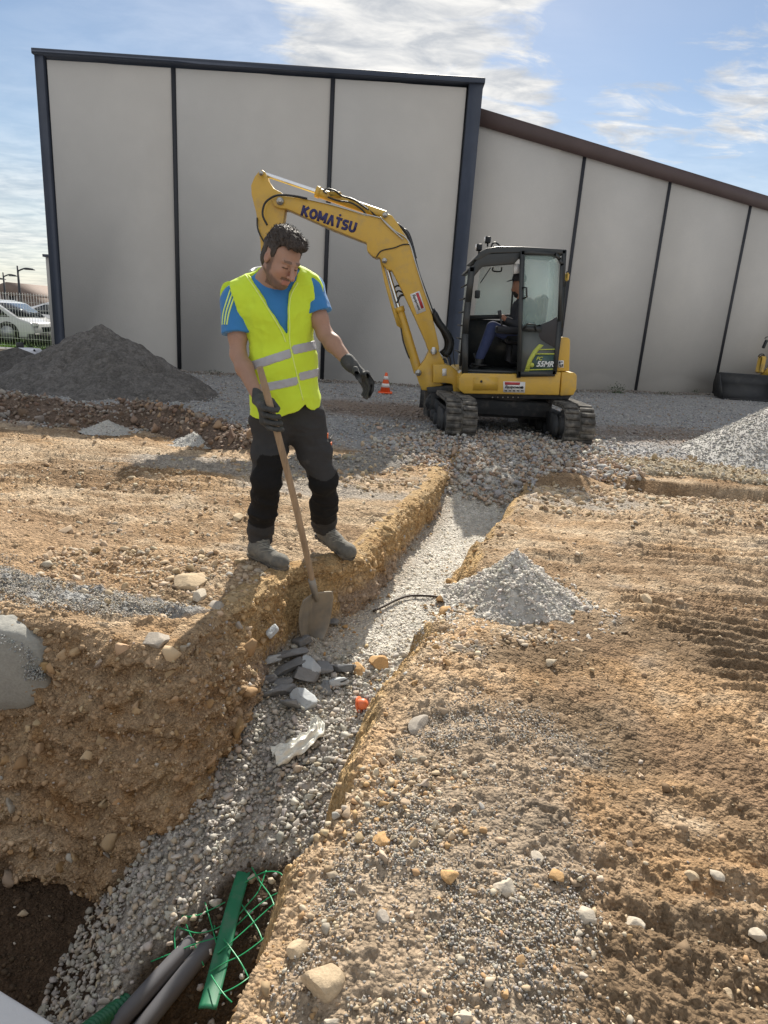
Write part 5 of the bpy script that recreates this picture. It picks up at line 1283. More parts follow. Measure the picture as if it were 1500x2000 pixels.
cp.tube([c_+np.array([-0.07, 0, 0.008]), c_+np.array([-0.12, 0, -0.005]), c_+np.array([-0.165, 0, -0.025])], [0.07, 0.065, 0.04], 12, flat=0.12)
cp.build('cap', M_CLD, dv, smooth=True)
w = MB(); w.tube([D(1005,569), D(1008,575), D(1016,576)], [0.03, 0.045, 0.05], 12); w.build('beard', M_BEARD2, dv, smooth=True)
# ================================================================== WORKER
M_SKIN = mat('skin', (1, 1, 1), rough=0.55, var=0.05, scale=25, attr=True, bump=0.15, bscale=250, spec=0.35, bdist=0.002)
M_HAIR = mat('brown hair', (0.042, 0.031, 0.025), rough=0.65, var=0.45, scale=60, bump=0.9, bscale=220, bdist=0.004, stretch=(1, 1, 0.35))
M_TEE = mat('blue t-shirt', (0.045, 0.20, 0.47), rough=0.85, var=0.06, scale=10, bump=0.15, bscale=300, sheen=0.2, spec=0.2)
M_VEST = mat('fluorescent yellow vest', (0.60, 0.78, 0.045), rough=0.7, var=0.04, scale=8, bump=0.12, bscale=350, spec=0.25, sheen=0.1)
M_PIPE = mat('pale yellow edging', (0.72, 0.86, 0.22), rough=0.7, var=0.03)
M_REFL = mat('silver reflective tape', (0.40, 0.40, 0.43), rough=0.45, var=0.08, scale=15, spec=0.5, metal=0.1)
M_TROU = mat('work trousers', (1, 1, 1), rough=0.9, var=0.15, scale=18, attr=True, bump=0.25, bscale=220, spec=0.15, dirt=(0.13, 0.12, 0.11), dirt_lo=0.62, dirt_hi=1.0, dscale=9)
M_GLOVE = mat('dark work glove', (0.045, 0.047, 0.047), rough=0.75, var=0.25, scale=30, bump=0.3, bscale=200, dirt=(0.16, 0.15, 0.13), dirt_lo=0.55, dirt_hi=0.9, dscale=25)
M_BOOT = mat('dusty grey boot', (0.13, 0.125, 0.11), rough=0.85, var=0.2, scale=20, bump=0.35, bscale=150, dirt=(0.30, 0.27, 0.22), dirt_lo=0.45, dirt_hi=0.85, dscale=14)
M_SOLE = mat('boot sole', (0.05, 0.048, 0.045), rough=0.8, var=0.2, dirt=(0.3, 0.25, 0.18), dirt_lo=0.4, dirt_hi=0.8, dscale=20)
M_LACE = mat('boot lace', (0.30, 0.29, 0.25), rough=0.8, var=0.1)
M_ORANGE = mat('orange tag', (0.75, 0.16, 0.04), rough=0.6, var=0.05)
M_WOOD = mat('worn ash handle', (0.33, 0.235, 0.15), rough=0.7, var=0.25, scale=5, stretch=(8, 8, 0.8), bump=0.3, bscale=30, dirt=(0.14, 0.10, 0.07), dirt_lo=0.55, dirt_hi=0.8, dscale=4)
M_BLADE = mat('shovel steel', (0.25, 0.235, 0.21), rough=0.5, metal=0.45, var=0.15, scale=10, dirt=(0.36, 0.31, 0.24), dirt_lo=0.40, dirt_hi=0.75, dscale=9)

wk = thing('person', 'worker in a yellow high visibility vest and blue t-shirt leaning on a shovel', 'person', G(560, 1100, 0.03))
def W(px, py, Y): return P(px, py, Y)
def unit(v): v = np.array(v, float); return v/np.linalg.norm(v)
HF = unit((0.62, -0.62, -0.50)); HU = unit(np.array([0.10, 0, 1.0])-HF*np.dot(HF, (0.10, 0, 1.0))); HR = np.cross(HU, HF)   # HR points to the left of the picture?
if HR[0] < 0: HR = -HR            # HR: towards his left side (picture right)
HC = W(550, 506, 3.56); HK = 1.07
HM = np.array([HR, HF, HU])
def Hd(a, b, c): return HC + HK*(HR*a+HF*b+HU*c)
def He(a, b, c): return (a*HK, b*HK, c*HK)
BF = unit((0.42, -0.91, 0)); BS = unit((0.91, 0.42, 0.10)); BU = np.cross(BS, BF); BU = BU if BU[2] > 0 else -BU
BM = np.array([BS, BF, BU])
lo = np.minimum(W(425, 560, 3.85), W(735, 800, 3.3)); lo = np.array([W(420, 560, 3.85)[0], 3.28, W(600, 850, 3.6)[2]]); hi = np.array([W(740, 760, 3.6)[0], 3.98, W(550, 425, 3.5)[2]+0.03])
neck = W(531, 552, 3.68); chest = W(545, 612, 3.72); belly = W(553, 700, 3.74); hip = W(560, 785, 3.76)
shR, elR, wrR = W(463, 590, 3.70), W(465, 692, 3.63), W(505, 778, 3.46)
shL, elL, wrL = W(603, 568, 3.76), W(634, 652, 3.72), W(683, 710, 3.62)
S = SDF(lo, hi, 0.0042)
S.aell(Hd(0, -0.012, 0.032), He(0.076, 0.096, 0.086), HM, 0.0)
S.aell(Hd(0, 0.030, -0.035), He(0.061, 0.060, 0.082), HM, 0.03)
S.aell(Hd(0, 0.060, -0.098), He(0.026, 0.024, 0.022), HM, 0.03)
for s in (-1, 1):
    S.acap(Hd(s*0.054, -0.005, -0.055), Hd(s*0.022, 0.055, -0.098), 0.022*HK, 0.018*HK, 0.02)
    S.aell(Hd(s*0.036, 0.066, -0.030), He(0.022, 0.018, 0.022), HM, 0.02)
    S.acap(Hd(s*0.012, 0.088, 0.020), Hd(s*0.044, 0.074, 0.022), 0.010*HK, 0.008*HK, 0.012)
    S.aell(Hd(s*0.030, 0.098, 0.002), He(0.018, 0.012, 0.011), HM, 0.010, sub=True)
    S.aell(Hd(s*0.030, 0.076, 0.000), He(0.0145, 0.0145, 0.0125), HM, 0.003)
    S.aell(Hd(s*0.076, -0.008, -0.006), He(0.010, 0.018, 0.029), HM, 0.006)
    S.aell(Hd(s*0.086, -0.004, -0.002), He(0.005, 0.009, 0.015), HM, 0.004, sub=True)
    S.aell(Hd(s*0.010, 0.104, -0.037), He(0.008, 0.010, 0.007), HM, 0.006)
S.acap(Hd(0, 0.088, 0.014), Hd(0, 0.123, -0.032), 0.0085*HK, 0.0125*HK, 0.010)
S.acap(Hd(-0.017, 0.090, -0.066), Hd(0.017, 0.090, -0.066), 0.006*HK, 0.006*HK, 0.006)
S.acap(Hd(-0.014, 0.090, -0.077), Hd(0.014, 0.090, -0.077), 0.0065*HK, 0.0065*HK, 0.006)
S.acap(Hd(-0.020, 0.099, -0.0715), Hd(0.020, 0.099, -0.0715), 0.0028*HK, 0.0028*HK, 0.003, sub=True)
S.acap(Hd(0, -0.035, -0.05), neck+np.array([0, 0.02, 0]), 0.056, 0.066, 0.03)
S.aell(chest, (0.165, 0.10, 0.20), BM, 0.05); S.acap(belly, W(556, 735, 3.75), 0.11, 0.11, 0.06)
S.acap(neck, (shR+shL)/2, 0.07, 0.07, 0.05)
for sh, el, wr in ((shR, elR, wrR), (shL, elL, wrL)):
    S.acap((sh+neck)/2, sh, 0.07, 0.066, 0.05); S.acap(sh, sh*0.35+el*0.65, 0.055, 0.050, 0.03); S.acap(sh*0.35+el*0.65, el, 0.048, 0.041, 0.02)
    m_ = el*0.68+wr*0.32; S.acap(el, m_, 0.042, 0.046, 0.02); S.acap(m_, wr, 0.045, 0.029, 0.02, flat=None)
V, F = S.mesh()
L_ = (V-HC) @ HM.T / HK
a_, b_, c_ = L_[:, 0], L_[:, 1], L_[:, 2]
n3 = fbm(V[:, 0]*90, V[:, 1]*90, V[:, 2]*90, octv=2, seed=7)
inhead = (np.abs(a_) < 0.12) & (c_ > -0.16) & (b_ > -0.14)
skin = np.array([0.38, 0.225, 0.162]); cc = np.tile(skin, (len(V), 1))
cc = cc*(1+0.05*n3)[:, None]
def zone(m, col, k): 
    global cc
    m = np.clip(m, 0, 1)[:, None]*k; cc = cc*(1-m)+np.array(col)*m
red = np.exp(-(((np.abs(a_)-0.04)/0.02)**2+((c_+0.03)/0.025)**2))*inhead; zone(red, (0.48, 0.24, 0.17), 0.4)
zone(np.exp(-((a_/0.014)**2+((c_+0.03)/0.016)**2))*(b_ > 0.08), (0.52, 0.22, 0.17), 0.5)
bm1 = sstep(0.0, 0.018, (-0.052-0.55*np.maximum(b_-0.045, 0)+0.25*np.maximum(0.03-b_, 0)-c_)+0.006*n3)*inhead*(c_ > -0.135)*(b_ > -0.02)
side = sstep(0.010, 0.0, np.abs(b_-0.012)-0.014+0.004*n3)*(np.abs(a_) > 0.05)*(np.abs(a_) < 0.071)*(c_ < 0.02)*(c_ > -0.09)*inhead
mou = sstep(0.004, 0.0, np.abs(c_+0.055)-0.006)*(np.abs(a_) < 0.03)*(b_ > 0.07)
beard = np.maximum(np.maximum(bm1, side), mou)
lips = (np.abs(c_+0.072) < 0.012)*(np.abs(a_) < 0.022)*(b_ > 0.085)
zone(beard*(1-lips)*(0.85+0.15*n3), (0.085, 0.058, 0.045), 0.82); zone(lips*1.0, (0.42, 0.17, 0.14), 0.7)
zone(((np.abs(c_-0.026-0.10*(np.abs(a_)-0.03)*-1) < 0.0052)*(np.abs(a_) > 0.012)*(np.abs(a_) < 0.048)*(b_ > 0.05)).astype(float), (0.10, 0.065, 0.045), 0.7)
zone(((np.abs(c_+0.004) < 0.0026)*(np.abs(np.abs(a_)-0.030) < 0.014)*(b_ > 0.06)).astype(float), (0.03, 0.02, 0.018), 0.9)
zone((np.exp(-(((np.abs(a_)-0.086)/0.006)**2+((c_)/0.018)**2+((b_+0.004)/0.012)**2))), (0.40, 0.14, 0.10), 0.5)
# arm hair darkens the forearms a little
fa = np.zeros(len(V))
for el, wr in ((elR, wrR), (elL, wrL)):
    ab = wr-el; t = np.clip(((V-el)@ab)/(ab@ab), 0, 1); d = np.linalg.norm(V-el-t[:, None]*ab, axis=1); fa = np.maximum(fa, (d < 0.075)*sstep(0, 0.3, t))
zone(fa*(0.5+0.5*n3), (0.26, 0.16, 0.11), 0.55)
body = link_mesh('body', V, F, M_SKIN, wk, smooth=True, col=cc)
# hair
Sh = SDF(HC-0.20, HC+0.20, 0.0035)
Sh.aell(Hd(0, -0.018, 0.042), He(0.083, 0.103, 0.088), HM, 0.0)
Sh.aell(Hd(0.005, 0.050, 0.100), He(0.062, 0.045, 0.030), HM, 0.03); Sh.aell(Hd(0.0, -0.02, 0.108), He(0.06, 0.07, 0.035), HM, 0.03)
Sh.aell(Hd(0, -0.05, -0.02), He(0.070, 0.06, 0.07), HM, 0.02)
q = np.stack([Sh.X-HC[0], Sh.Y-HC[1], Sh.Z-HC[2]], -1) @ HM.T / HK; A_, B_, C_ = q[..., 0], q[..., 1], q[..., 2]
hairline = 0.070-0.055*(np.abs(A_)/0.07)**2+0.030*np.clip((0.075-B_)/0.06, -1, 1)*0
cutf = np.maximum(B_-(0.040+0.45*np.maximum(C_-0.060, 0)*2.0-0.10*np.maximum(np.abs(A_)-0.035, 0)*8*0.1), 0.066-C_+0.0*A_)   # placeholder, refined below
front = np.minimum(B_-0.030, (0.084-0.20*np.maximum(np.abs(A_)-0.03, 0)-C_))          # >0 : face area below the hairline
earz = np.minimum(np.minimum(B_+0.028, 0.034-C_+0.0*B_), np.abs(A_)-0.05)              # around the ear
nape = -0.075-C_
burn = (np.abs(A_) > 0.055) & (B_ > 0.004) & (B_ < 0.034) & (C_ > -0.03)
keepout = np.maximum(np.maximum(front, np.where(burn, -0.01, earz)), nape)
Sh.d = np.maximum(Sh.d, np.where(keepout > -0.02, keepout*HK, -1)).astype(np.float32)
mh = np.abs(Sh.d) < 0.03; nh = np.zeros(Sh.X.shape); nh2 = np.zeros(Sh.X.shape); nh[mh] = fbm(Sh.X[mh]*55, Sh.Y[mh]*55, Sh.Z[mh]*35, octv=3, seed=77); nh2[mh] = fbm(Sh.X[mh]*150, Sh.Y[mh]*150, Sh.Z[mh]*70, octv=2, seed=78)
Sh.d = (Sh.d + 0.008*nh*sstep(-0.05, 0.08, C_) + 0.004*nh2).astype(np.float32)
V, F = Sh.mesh(); hair = link_mesh('hair', V, F, M_HAIR, wk, smooth=True)
# loose strands standing off the crown
hv = V[(rng.integers(0, len(V), 2600))]; hl = (hv-HC)@HM.T/HK; hv = hv[(hl[:, 2] > 0.05)][:1500]
dirs = hv-(HC-HU*0.03); dirs /= np.linalg.norm(dirs, axis=1)[:, None]; tgt = HF*0.7+HU*0.3
dd_ = dirs*0.8+tgt*0.5+rng.normal(size=dirs.shape)*0.25; dd_ /= np.linalg.norm(dd_, axis=1)[:, None]
ln = rng.uniform(0.006, 0.016, len(hv))[:, None]; sd_ = np.cross(dd_, rng.normal(size=dd_.shape)); sd_ /= np.linalg.norm(sd_, axis=1)[:, None]
Vh = np.stack([hv-sd_*0.0009, hv+sd_*0.0009, hv+dd_*ln*0.6+sd_*0.0007, hv+dd_*ln+tgt*0.004], 1).reshape(-1, 3)
i4 = np.arange(len(hv))[:, None]*4; Fh = np.vstack([i4+np.array([[0, 1, 2]]), i4+np.array([[0, 2, 3]])])
o = link_mesh('hair_strands', Vh, Fh, M_HAIR, hair); tag(o, kind='stuff')

# torso volumes shared by t-shirt and vest
def torso(S, g):
    S.aell(chest+np.array([0, 0, 0.02]), (0.178+g, 0.112+g, 0.20), BM, 0.0)
    S.acap(chest, belly, 0.155+g, 0.148+g, 0.05, flat=(BF, 0.74)); S.acap(belly, hip, 0.150+g, 0.160+g, 0.04, flat=(BF, 0.78))
    a = W(492, 572, 3.70); b = W(588, 556, 3.74); S.acap(a, b, 0.052+g, 0.052+g, 0.05)
    S.acap(neck+np.array([0, 0.02, -0.035]), chest, 0.085+g, 0.14+g, 0.05, flat=(BF, 0.8))
def wrinkle(S, amp, s=1.0, seed=0, pull=(1, 1, 0.45)):
    m = np.abs(S.d) < 0.04; X, Y, Z = S.X[m], S.Y[m], S.Z[m]
    n = fbm(X*11*s*pull[0], Y*11*s*pull[1], Z*11*s*pull[2], octv=3, seed=seed); r = 1-2*np.abs(fbm(X*7*s+3, Y*7*s, Z*9*s+2, octv=2, seed=seed+5))
    S.d[m] = (S.d[m] + amp*n - amp*0.8*r).astype(np.float32)
St = SDF(lo, hi, 0.0055); torso(St, 0.0)
for sh, el, k_ in ((shR, elR, 0.60), (shL, elL, 0.52)):
    e = sh*(1-k_)+el*k_
    St.acap((sh*0.7+neck*0.3), sh, 0.080, 0.079, 0.05); St.acap(sh, e, 0.078, 0.078, 0.02)
    dcut = unit(e-sh); pl = ((St.X-e[0])*dcut[0]+(St.Y-e[1])*dcut[1]+(St.Z-e[2])*dcut[2])
    r_ = np.sqrt((St.X-e[0])**2+(St.Y-e[1])**2+(St.Z-e[2])**2); near = r_ < 0.14
    St.d = np.where(near, np.maximum(St.d, pl), St.d)
    St.acap(e, e+dcut*0.10, 0.058, 0.055, 0.0, sub=True)
St.acap(Hd(0, -0.035, -0.05), neck+np.array([0, 0.015, 0.0]), 0.060, 0.074, 0.01, sub=True)
St.d = np.maximum(St.d, W(560,768,3.6)[2]-St.Z).astype(np.float32); wrinkle(St, 0.007, 1.0, 31); wrinkle(St, 0.003, 2.4, 37); V, F = St.mesh(); tee = link_mesh('t_shirt', V, F, M_TEE, wk, smooth=True)

def poly2(S, poly, Yp):
    """signed distance (negative inside) to an outline lying in the x-z plane"""
    q = np.array([[W(a, b, Yp)[0], W(a, b, Yp)[2]] for a, b in poly]); X = S.X[:, 0, :].ravel().astype(float); Z = S.Z[:, 0, :].ravel().astype(float)
    d = seg_dist(X, Z, np.vstack([q, q[:1]])); d = np.where(inside(X, Z, q), -d, d)
    return d.reshape(S.X.shape[0], 1, S.X.shape[2])
def vest_sdf(g=0.0, vox=0.0055):
    S = SDF(lo-np.array([0, 0, 0.1]), hi, vox); torso(S, 0.017+g)
    S.acap(belly-np.array([0, 0, 0.02]), hip-np.array([-0.005, 0, 0.22]), 0.162+g, 0.205+g, 0.05, flat=(BF, 0.78))
    # open shoulder wings
    S.acap(W(500, 566, 3.70), W(452, 574, 3.70), 0.060+g, 0.062+g, 0.03); S.acap(W(580, 556, 3.74), W(602, 560, 3.76), 0.055+g, 0.055+g, 0.02)
    for sh, el in ((shR, elR), (shL, elL)):
        sg_ = np.sign(sh[0]-neck[0]); S.acap(sh*0.72+el*0.28+np.array([sg_*0.075, 0, 0]), el+np.array([sg_*0.035, 0, 0]), 0.088, 0.09, 0.01, sub=True)
    S.acap(W(492, 572, 3.70), W(470, 585, 3.69), 0.080+g, 0.088+g, 0.04); S.acap(W(584, 560, 3.74), W(600, 568, 3.755), 0.074+g, 0.086+g, 0.04)
    arms = np.minimum(poly2(S, [(300,500),(440,540),(449,562),(459,586),(473,627),(484,665),(486,700),(300,760)], 3.60), poly2(S, [(760,480),(602,540),(604,560),(607,585),(612,627),(619,662),(627,700),(760,760)], 3.60))
    S.d = np.where(S.Y < 3.71, np.maximum(S.d, -arms), S.d)
    vn = poly2(S, [(478,520),(484,540),(500,560),(528,604),(553,646),(562,668),(564,640),(563,600),(568,570),(578,548),(585,520),(530,480)], 3.60)
    frontm = (S.X-neck[0])*BF[0]+(S.Y-neck[1])*BF[1] > -0.02
    S.d = np.where(frontm, np.maximum(S.d, -vn), S.d)
    S.acap(Hd(0, -0.035, -0.05), neck+np.array([0, 0.02, 0.0]), 0.070, 0.092, 0.01, sub=True)
    hem = poly2(S, [(400,790),(470,795),(482,810),(508,817),(550,810),(580,800),(590,792),(594,788),(598,796),(606,803),(618,806),(632,812),(760,812),(760,980),(400,980)], 3.60)
    S.d = np.maximum(S.d, -hem).astype(np.float32)
    wrinkle(S, 0.010, 0.8, 41); wrinkle(S, 0.005, 2.2, 47)
    return S
Sv = vest_sdf(); V, F = Sv.mesh(); vest = link_mesh('vest', V, F, M_VEST, wk, smooth=True)
Sb = Sv; Sb.d = (Sb.d-0.0035).astype(np.float32)
def zc(pts):
    xs = [W(a, b, 3.6)[0] for a, b in pts]; zs = [W(a, b, 3.6)[2] for a, b in pts]; return np.interp(Sb.X, xs, zs)
base_d = Sb.d.copy()
for pts, hw_ in (([(470,721),(488,716),(567,690),(571,684),(619,674),(640,670)], 0.0255), ([(470,768),(499,760),(578,745),(583,737),(622,730),(640,727)], 0.0235)):
    Sb.d = np.maximum(base_d, np.abs(Sb.Z-zc(pts))-hw_).astype(np.float32)
    zip_ = np.abs(Sb.X-np.interp(Sb.Z, [W(586,760,3.6)[2], W(567,680,3.6)[2]], [W(586,760,3.6)[0], W(567,680,3.6)[0]]))-0.004
    Sb.d = np.where(Sb.Y < 3.72, np.maximum(Sb.d, -zip_), Sb.d).astype(np.float32)
    V, F = Sb.mesh(); link_mesh('reflective_band', V, F, M_REFL, vest, smooth=True)
from mathutils.bvhtree import BVHTree
def bvh_of(o):
    me = o.data; return BVHTree.FromPolygons([tuple(v.co) for v in me.vertices], [tuple(p.vertices) for p in me.polygons]), origin_of(o)
def on_surf(bv, px, py, off=0.003):
    t, org = bv; d = Vector(ray(px, py)).normalized(); o_ = Vector(np.array([0, 0, CAM_H])-org)
    h = t.ray_cast(o_, d)
    return None if h[0] is None else np.array(h[0])+org-np.array(d)*off
def seam(nm, pts, bv, r, m, parent, n=40, off=0.002):
    q = bez([[a, b, 0] for a, b in pts], n); out = [on_surf(bv, x[0], x[1], off) for x in q]; out = [o_ for o_ in out if o_ is not None]
    keep = [out[0]]
    for p_ in out[1:]:
        if np.linalg.norm(p_-keep[-1]) < 0.06: keep.append(p_)
    keep = np.array(keep)
    if len(keep) > 6: k_ = np.ones(3)/3; keep[1:-1] = np.stack([np.convolve(keep[:, i], k_, 'valid') for i in range(3)], 1)
    return MB().tube(keep, r, 6).build(nm, m, parent, smooth=True)
bv = bvh_of(vest)
seam('edging', [(477,534),(496,560),(524,604),(549,646),(558,668)], bv, 0.0035, M_PIPE, vest)
seam('edging', [(582,552),(569,575),(565,605),(566,640),(566,668),(577,720),(592,782)], bv, 0.0035, M_PIPE, vest)
seam('edging', [(449,562),(459,590),(474,630),(484,670),(486,700)], bv, 0.0035, M_PIPE, vest)
# stripes over his right shoulder
bt_ = bvh_of(tee)
for k_ in range(3):
    try: seam('sleeve_stripe', [(450+6*k_, 566+2*k_), (442+6*k_, 590), (436+5.5*k_, 612), (434+4.5*k_, 634)], bt_, 0.0042, M_PIPE, tee, off=0.001)
    except Exception: pass
# collar of the shirt standing behind the neck
MB().tube(bez([W(489,533,3.72), W(497,527,3.78), W(515,524,3.82)], 10), [0.012]*10 if False else 0.013, 8).build('collar', M_REFL, tee, smooth=True)

# ---- trousers
hR, kR, aR = W(532, 815, 3.77), W(521, 935, 3.68), W(508, 1046, 3.86)
hL, kL, aL = W(592, 808, 3.80), W(632, 938, 3.80), W(633, 1030, 4.06)
lo3 = np.array([W(470, 900, 3.8)[0]-0.02, 3.50, aR[2]-0.10]); hi3 = np.array([W(670, 900, 3.8)[0]+0.03, 4.22, hip[2]+0.20])
S = SDF(lo3, hi3, 0.0055)
S.acap(W(545, 790, 3.77), W(582, 785, 3.79), 0.122, 0.108, 0.0, flat=(BF, 0.85)); S.acap(hR, hL, 0.112, 0.10, 0.04); S.acap(W(548, 772, 3.76), W(572, 770, 3.77), 0.122, 0.112, 0.03, flat=(BF, 0.85))
for h_, k_, a__ in ((hR, kR, aR), (hL, kL, aL)):
    S.acap(h_, h_*0.4+k_*0.6, 0.108, 0.088, 0.05); S.acap(h_*0.4+k_*0.6, k_, 0.086, 0.074, 0.04)
    m_ = k_*0.5+a__*0.5; S.acap(k_, m_, 0.074, 0.070, 0.03); S.acap(m_, a__, 0.070, 0.062, 0.03)
    S.acap(a__+np.array([0, 0, 0.03]), a__+np.array([0, 0, -0.005]), 0.070, 0.068, 0.01)
    S.d = np.maximum(S.d, np.where(np.hypot(S.X-a__[0], S.Y-a__[1]) < 0.16, a__[2]-0.028-S.Z, -1)).astype(np.float32)
mt = np.abs(S.d) < 0.05; n = np.zeros(S.X.shape); r_ = np.zeros(S.X.shape); n[mt] = fbm(S.X[mt]*9, S.Y[mt]*9, S.Z[mt]*16, octv=3, seed=55); r_[mt] = 1-2*np.abs(fbm(S.X[mt]*6+S.Z[mt]*5, S.Y[mt]*6, S.Z[mt]*13, octv=2, seed=57))
lowk = sstep(kR[2]+0.1, aR[2]+0.05, S.Z)
S.d = (S.d + 0.009*n - (0.011+0.006*lowk)*r_).astype(np.float32)
V, F = S.mesh()
cc = np.tile(np.array([0.050, 0.050, 0.052]), (len(V), 1)); pxv, pyv, _ = proj(V)
def pz(poly):
    q = np.array(poly, float); return inside(pxv, pyv, q)
blk = np.zeros(len(V), bool)
for h_, k_, a__, s0_ in ((hR, kR, aR, -0.30), (hL, kL, aL, -0.12)):     # knee pad panels wrap the front of each leg
    ax = unit(a__-k_); t = (V-k_)@ax; rad = V-k_-t[:, None]*ax; side_ = rad@BF
    blk |= (side_ > -0.015) & (t > s0_*0.55) & (t < np.linalg.norm(a__-k_)*0.72) & (np.linalg.norm(rad, axis=1) < 0.15)
cc[blk] = (0.016, 0.016, 0.017)
trou = link_mesh('trousers', V, F, M_TROU, wk, smooth=True, col=cc)
bt2 = bvh_of(trou)
MB().box(W(639, 853, 3.80), (0.012, 0.03, 0.045), bev=0.003).build('tag', M_ORANGE, trou)
MB().box(W(643, 868, 3.80), (0.03, 0.035, 0.03), bev=0.003).build('tag', M_ORANGE, trou)
w = MB(); w.box(W(645, 880, 3.86), (0.015, 0.14, 0.17), bev=0.004); w.build('side_pocket', M_GLOVE, trou)

# ---- boots
def boot(ank, heel, toe, lines):
    fwd = unit(toe-heel); side = unit(np.cross(fwd, (0, 0, 1))); upv = np.cross(side, fwd); M_ = np.array([side, fwd, upv]); L = np.linalg.norm(toe-heel)
    def B(s, f, u): return heel+side*s+fwd*f*L+upv*u
    pts = np.array([B(0, -0.2, 0), B(0, 1.25, 0), ank+np.array([0, 0, 0.1])]); S = SDF(pts.min(0)-0.10, pts.max(0)+0.10, 0.0042)
    S.acap(B(0, 0.05, 0.055), B(0, 0.45, 0.052), 0.046, 0.048, 0.0); S.acap(B(0, 0.45, 0.050), B(0, 0.88, 0.042), 0.047, 0.046, 0.03); S.aell(B(0, 0.90, 0.048), (0.050, 0.058, 0.042), M_, 0.02)
    S.acap(B(0, 0.08, 0.07), ank, 0.048, 0.054, 0.03); S.acap(B(0, 0.35, 0.075), ank+fwd*0.02, 0.034, 0.045, 0.03); S.acap(ank, ank+unit(ank-B(0, 0.1, 0))*0.03, 0.058, 0.060, 0.012)
    dz = (S.X-heel[0])*upv[0]+(S.Y-heel[1])*upv[1]+(S.Z-heel[2])*upv[2]; S.d = np.maximum(S.d, 0.018-dz).astype(np.float32)
    n = fbm(S.X.ravel()*30, S.Y.ravel()*30, S.Z.ravel()*30, octv=2, seed=5).reshape(S.X.shape); S.d = (S.d+0.003*n).astype(np.float32)
    V, F = S.mesh(); b = link_mesh('boot', V, F, M_BOOT, wk, smooth=True)
    S = SDF(pts.min(0)-0.10, pts.max(0)+0.10, 0.0045); S.acap(B(0, 0.0, 0.02), B(0, 0.35, 0.02), 0.044, 0.040, 0.0); S.acap(B(0, 0.35, 0.02), B(0, 0.90, 0.02), 0.042, 0.054, 0.02)
    dz = (S.X-heel[0])*upv[0]+(S.Y-heel[1])*upv[1]+(S.Z-heel[2])*upv[2]; ff = ((S.X-heel[0])*fwd[0]+(S.Y-heel[1])*fwd[1]+(S.Z-heel[2])*fwd[2])/L
    S.d = np.maximum(np.maximum(S.d, dz-0.024), -dz+np.where((ff > 0.28) & (ff < 0.42), 0.008, 0.0)); tread = 0.005*(np.sin(ff*44) > 0.3); S.d = np.maximum(S.d, -dz+tread).astype(np.float32)
    V, F = S.mesh(); link_mesh('sole', V, F, M_SOLE, b, smooth=True)
    bb = bvh_of(b); lac = MB()
    for ax_, ay_, bx_, by_ in lines:
        q = [on_surf(bb, ax_+(bx_-ax_)*t, ay_+(by_-ay_)*t, 0.0015) for t in np.linspace(0, 1, 7)]; q = [z_ for z_ in q if z_ is not None]
        if len(q) > 3: lac.tube(np.array(q), 0.0028, 5)
    if lac.v: o = lac.build('laces', M_LACE, b); tag(o, kind='stuff')
    return b
gr_ = G(515, 1100, 0.03)
hR_ = G(496, 1088, 0.035); tR_ = G(540, 1108, 0.03); boot(aR+np.array([0.0, -0.01, -0.005]), hR_, hR_+(tR_-hR_)/np.linalg.norm(tR_-hR_)*0.27, [(498,1053,520,1049),(499,1049,521,1057),(501,1058,524,1056),(503,1065,528,1060),(502,1057,527,1067),(506,1071,532,1067),(508,1064,533,1074),(511,1077,537,1074)])
hL_ = P(626, 1052, 4.08); tL_ = P(677, 1088, 3.93); boot(aL+np.array([0.0, -0.01, -0.0]), hL_, hL_+(tL_-hL_)/np.linalg.norm(tL_-hL_)*0.27, [(632,1036,652,1030),(633,1031,655,1039),(637,1043,658,1037),(639,1037,661,1047),(643,1051,665,1044),(646,1045,668,1055),(650,1058,671,1051),(653,1052,674,1062)])

# ---- shovel
ST = P(507, 717, 3.26); SBp = P(615, 1158, 3.60); tip = P(607, 1243, 3.64)
sh_ = thing('shovel', 'long wooden shovel with a bent grey blade held upright by the worker', 'shovel', tip)
ctl = [ST+(SBp-ST)*t+np.array([0.012*math.sin(t*3.14), 0, 0]) for t in np.linspace(0, 1, 14)]
w = MB(); w.tube(ctl, [0.016, 0.0185]+[0.0185]*10+[0.017, 0.015], 12); w.build('handle', M_WOOD, sh_, smooth=True)
ax = unit(SBp-ST); sA = P(611, 1150, 3.85); 
w = MB(); w.tube([SBp-ax*0.10, SBp-ax*0.02, SBp+ax*0.06], [0.022, 0.021, 0.012], 12); w.build('socket', M_BLADE, sh_, smooth=True)
bu = unit(tip-SBp); bs_ = unit(P(662, 1158, 3.74)-P(606, 1172, 3.60)); bs_ = unit(bs_-bu*bs_.dot(bu)); bn = np.cross(bs_, bu)
if bn[1] > 0: bn = -bn
Lb = np.linalg.norm(tip-SBp)+0.02; nu_, nv_b = 25, 21; top = []; 
for j in range(nv_b):
    t = j/(nv_b-1)
    for i in range(nu_):
        s = i/(nu_-1)*2-1; wv = 0.120*(1 if t < 0.30 else math.sqrt(max(0, 1-((t-0.30)/0.74)**2))**0.9) ; wv *= 0.88+0.12*min(1, t*6)
        fold = 0.060*abs(s)**1.5*(0.6+0.4*t) ; rib = -0.012*math.exp(-(s/0.13)**2)*(1-t)
        top.append(SBp+bu*(t*Lb)+bs_*s*wv+bn*(fold+rib+0.006*math.sin(s*5+t*4)*t - 0.02*math.sin(t*3)))
top = np.array(top); a = (np.arange(nv_b-1)[:, None]*nu_+np.arange(nu_-1)[None]).ravel(); Fb = np.stack([a, a+1, a+nu_+1, a+nu_], 1)
o = link_mesh('blade', top, Fb, M_BLADE, sh_, smooth=True); md = o.modifiers.new('thickness', 'SOLIDIFY'); md.thickness = 0.003; md.offset = 0

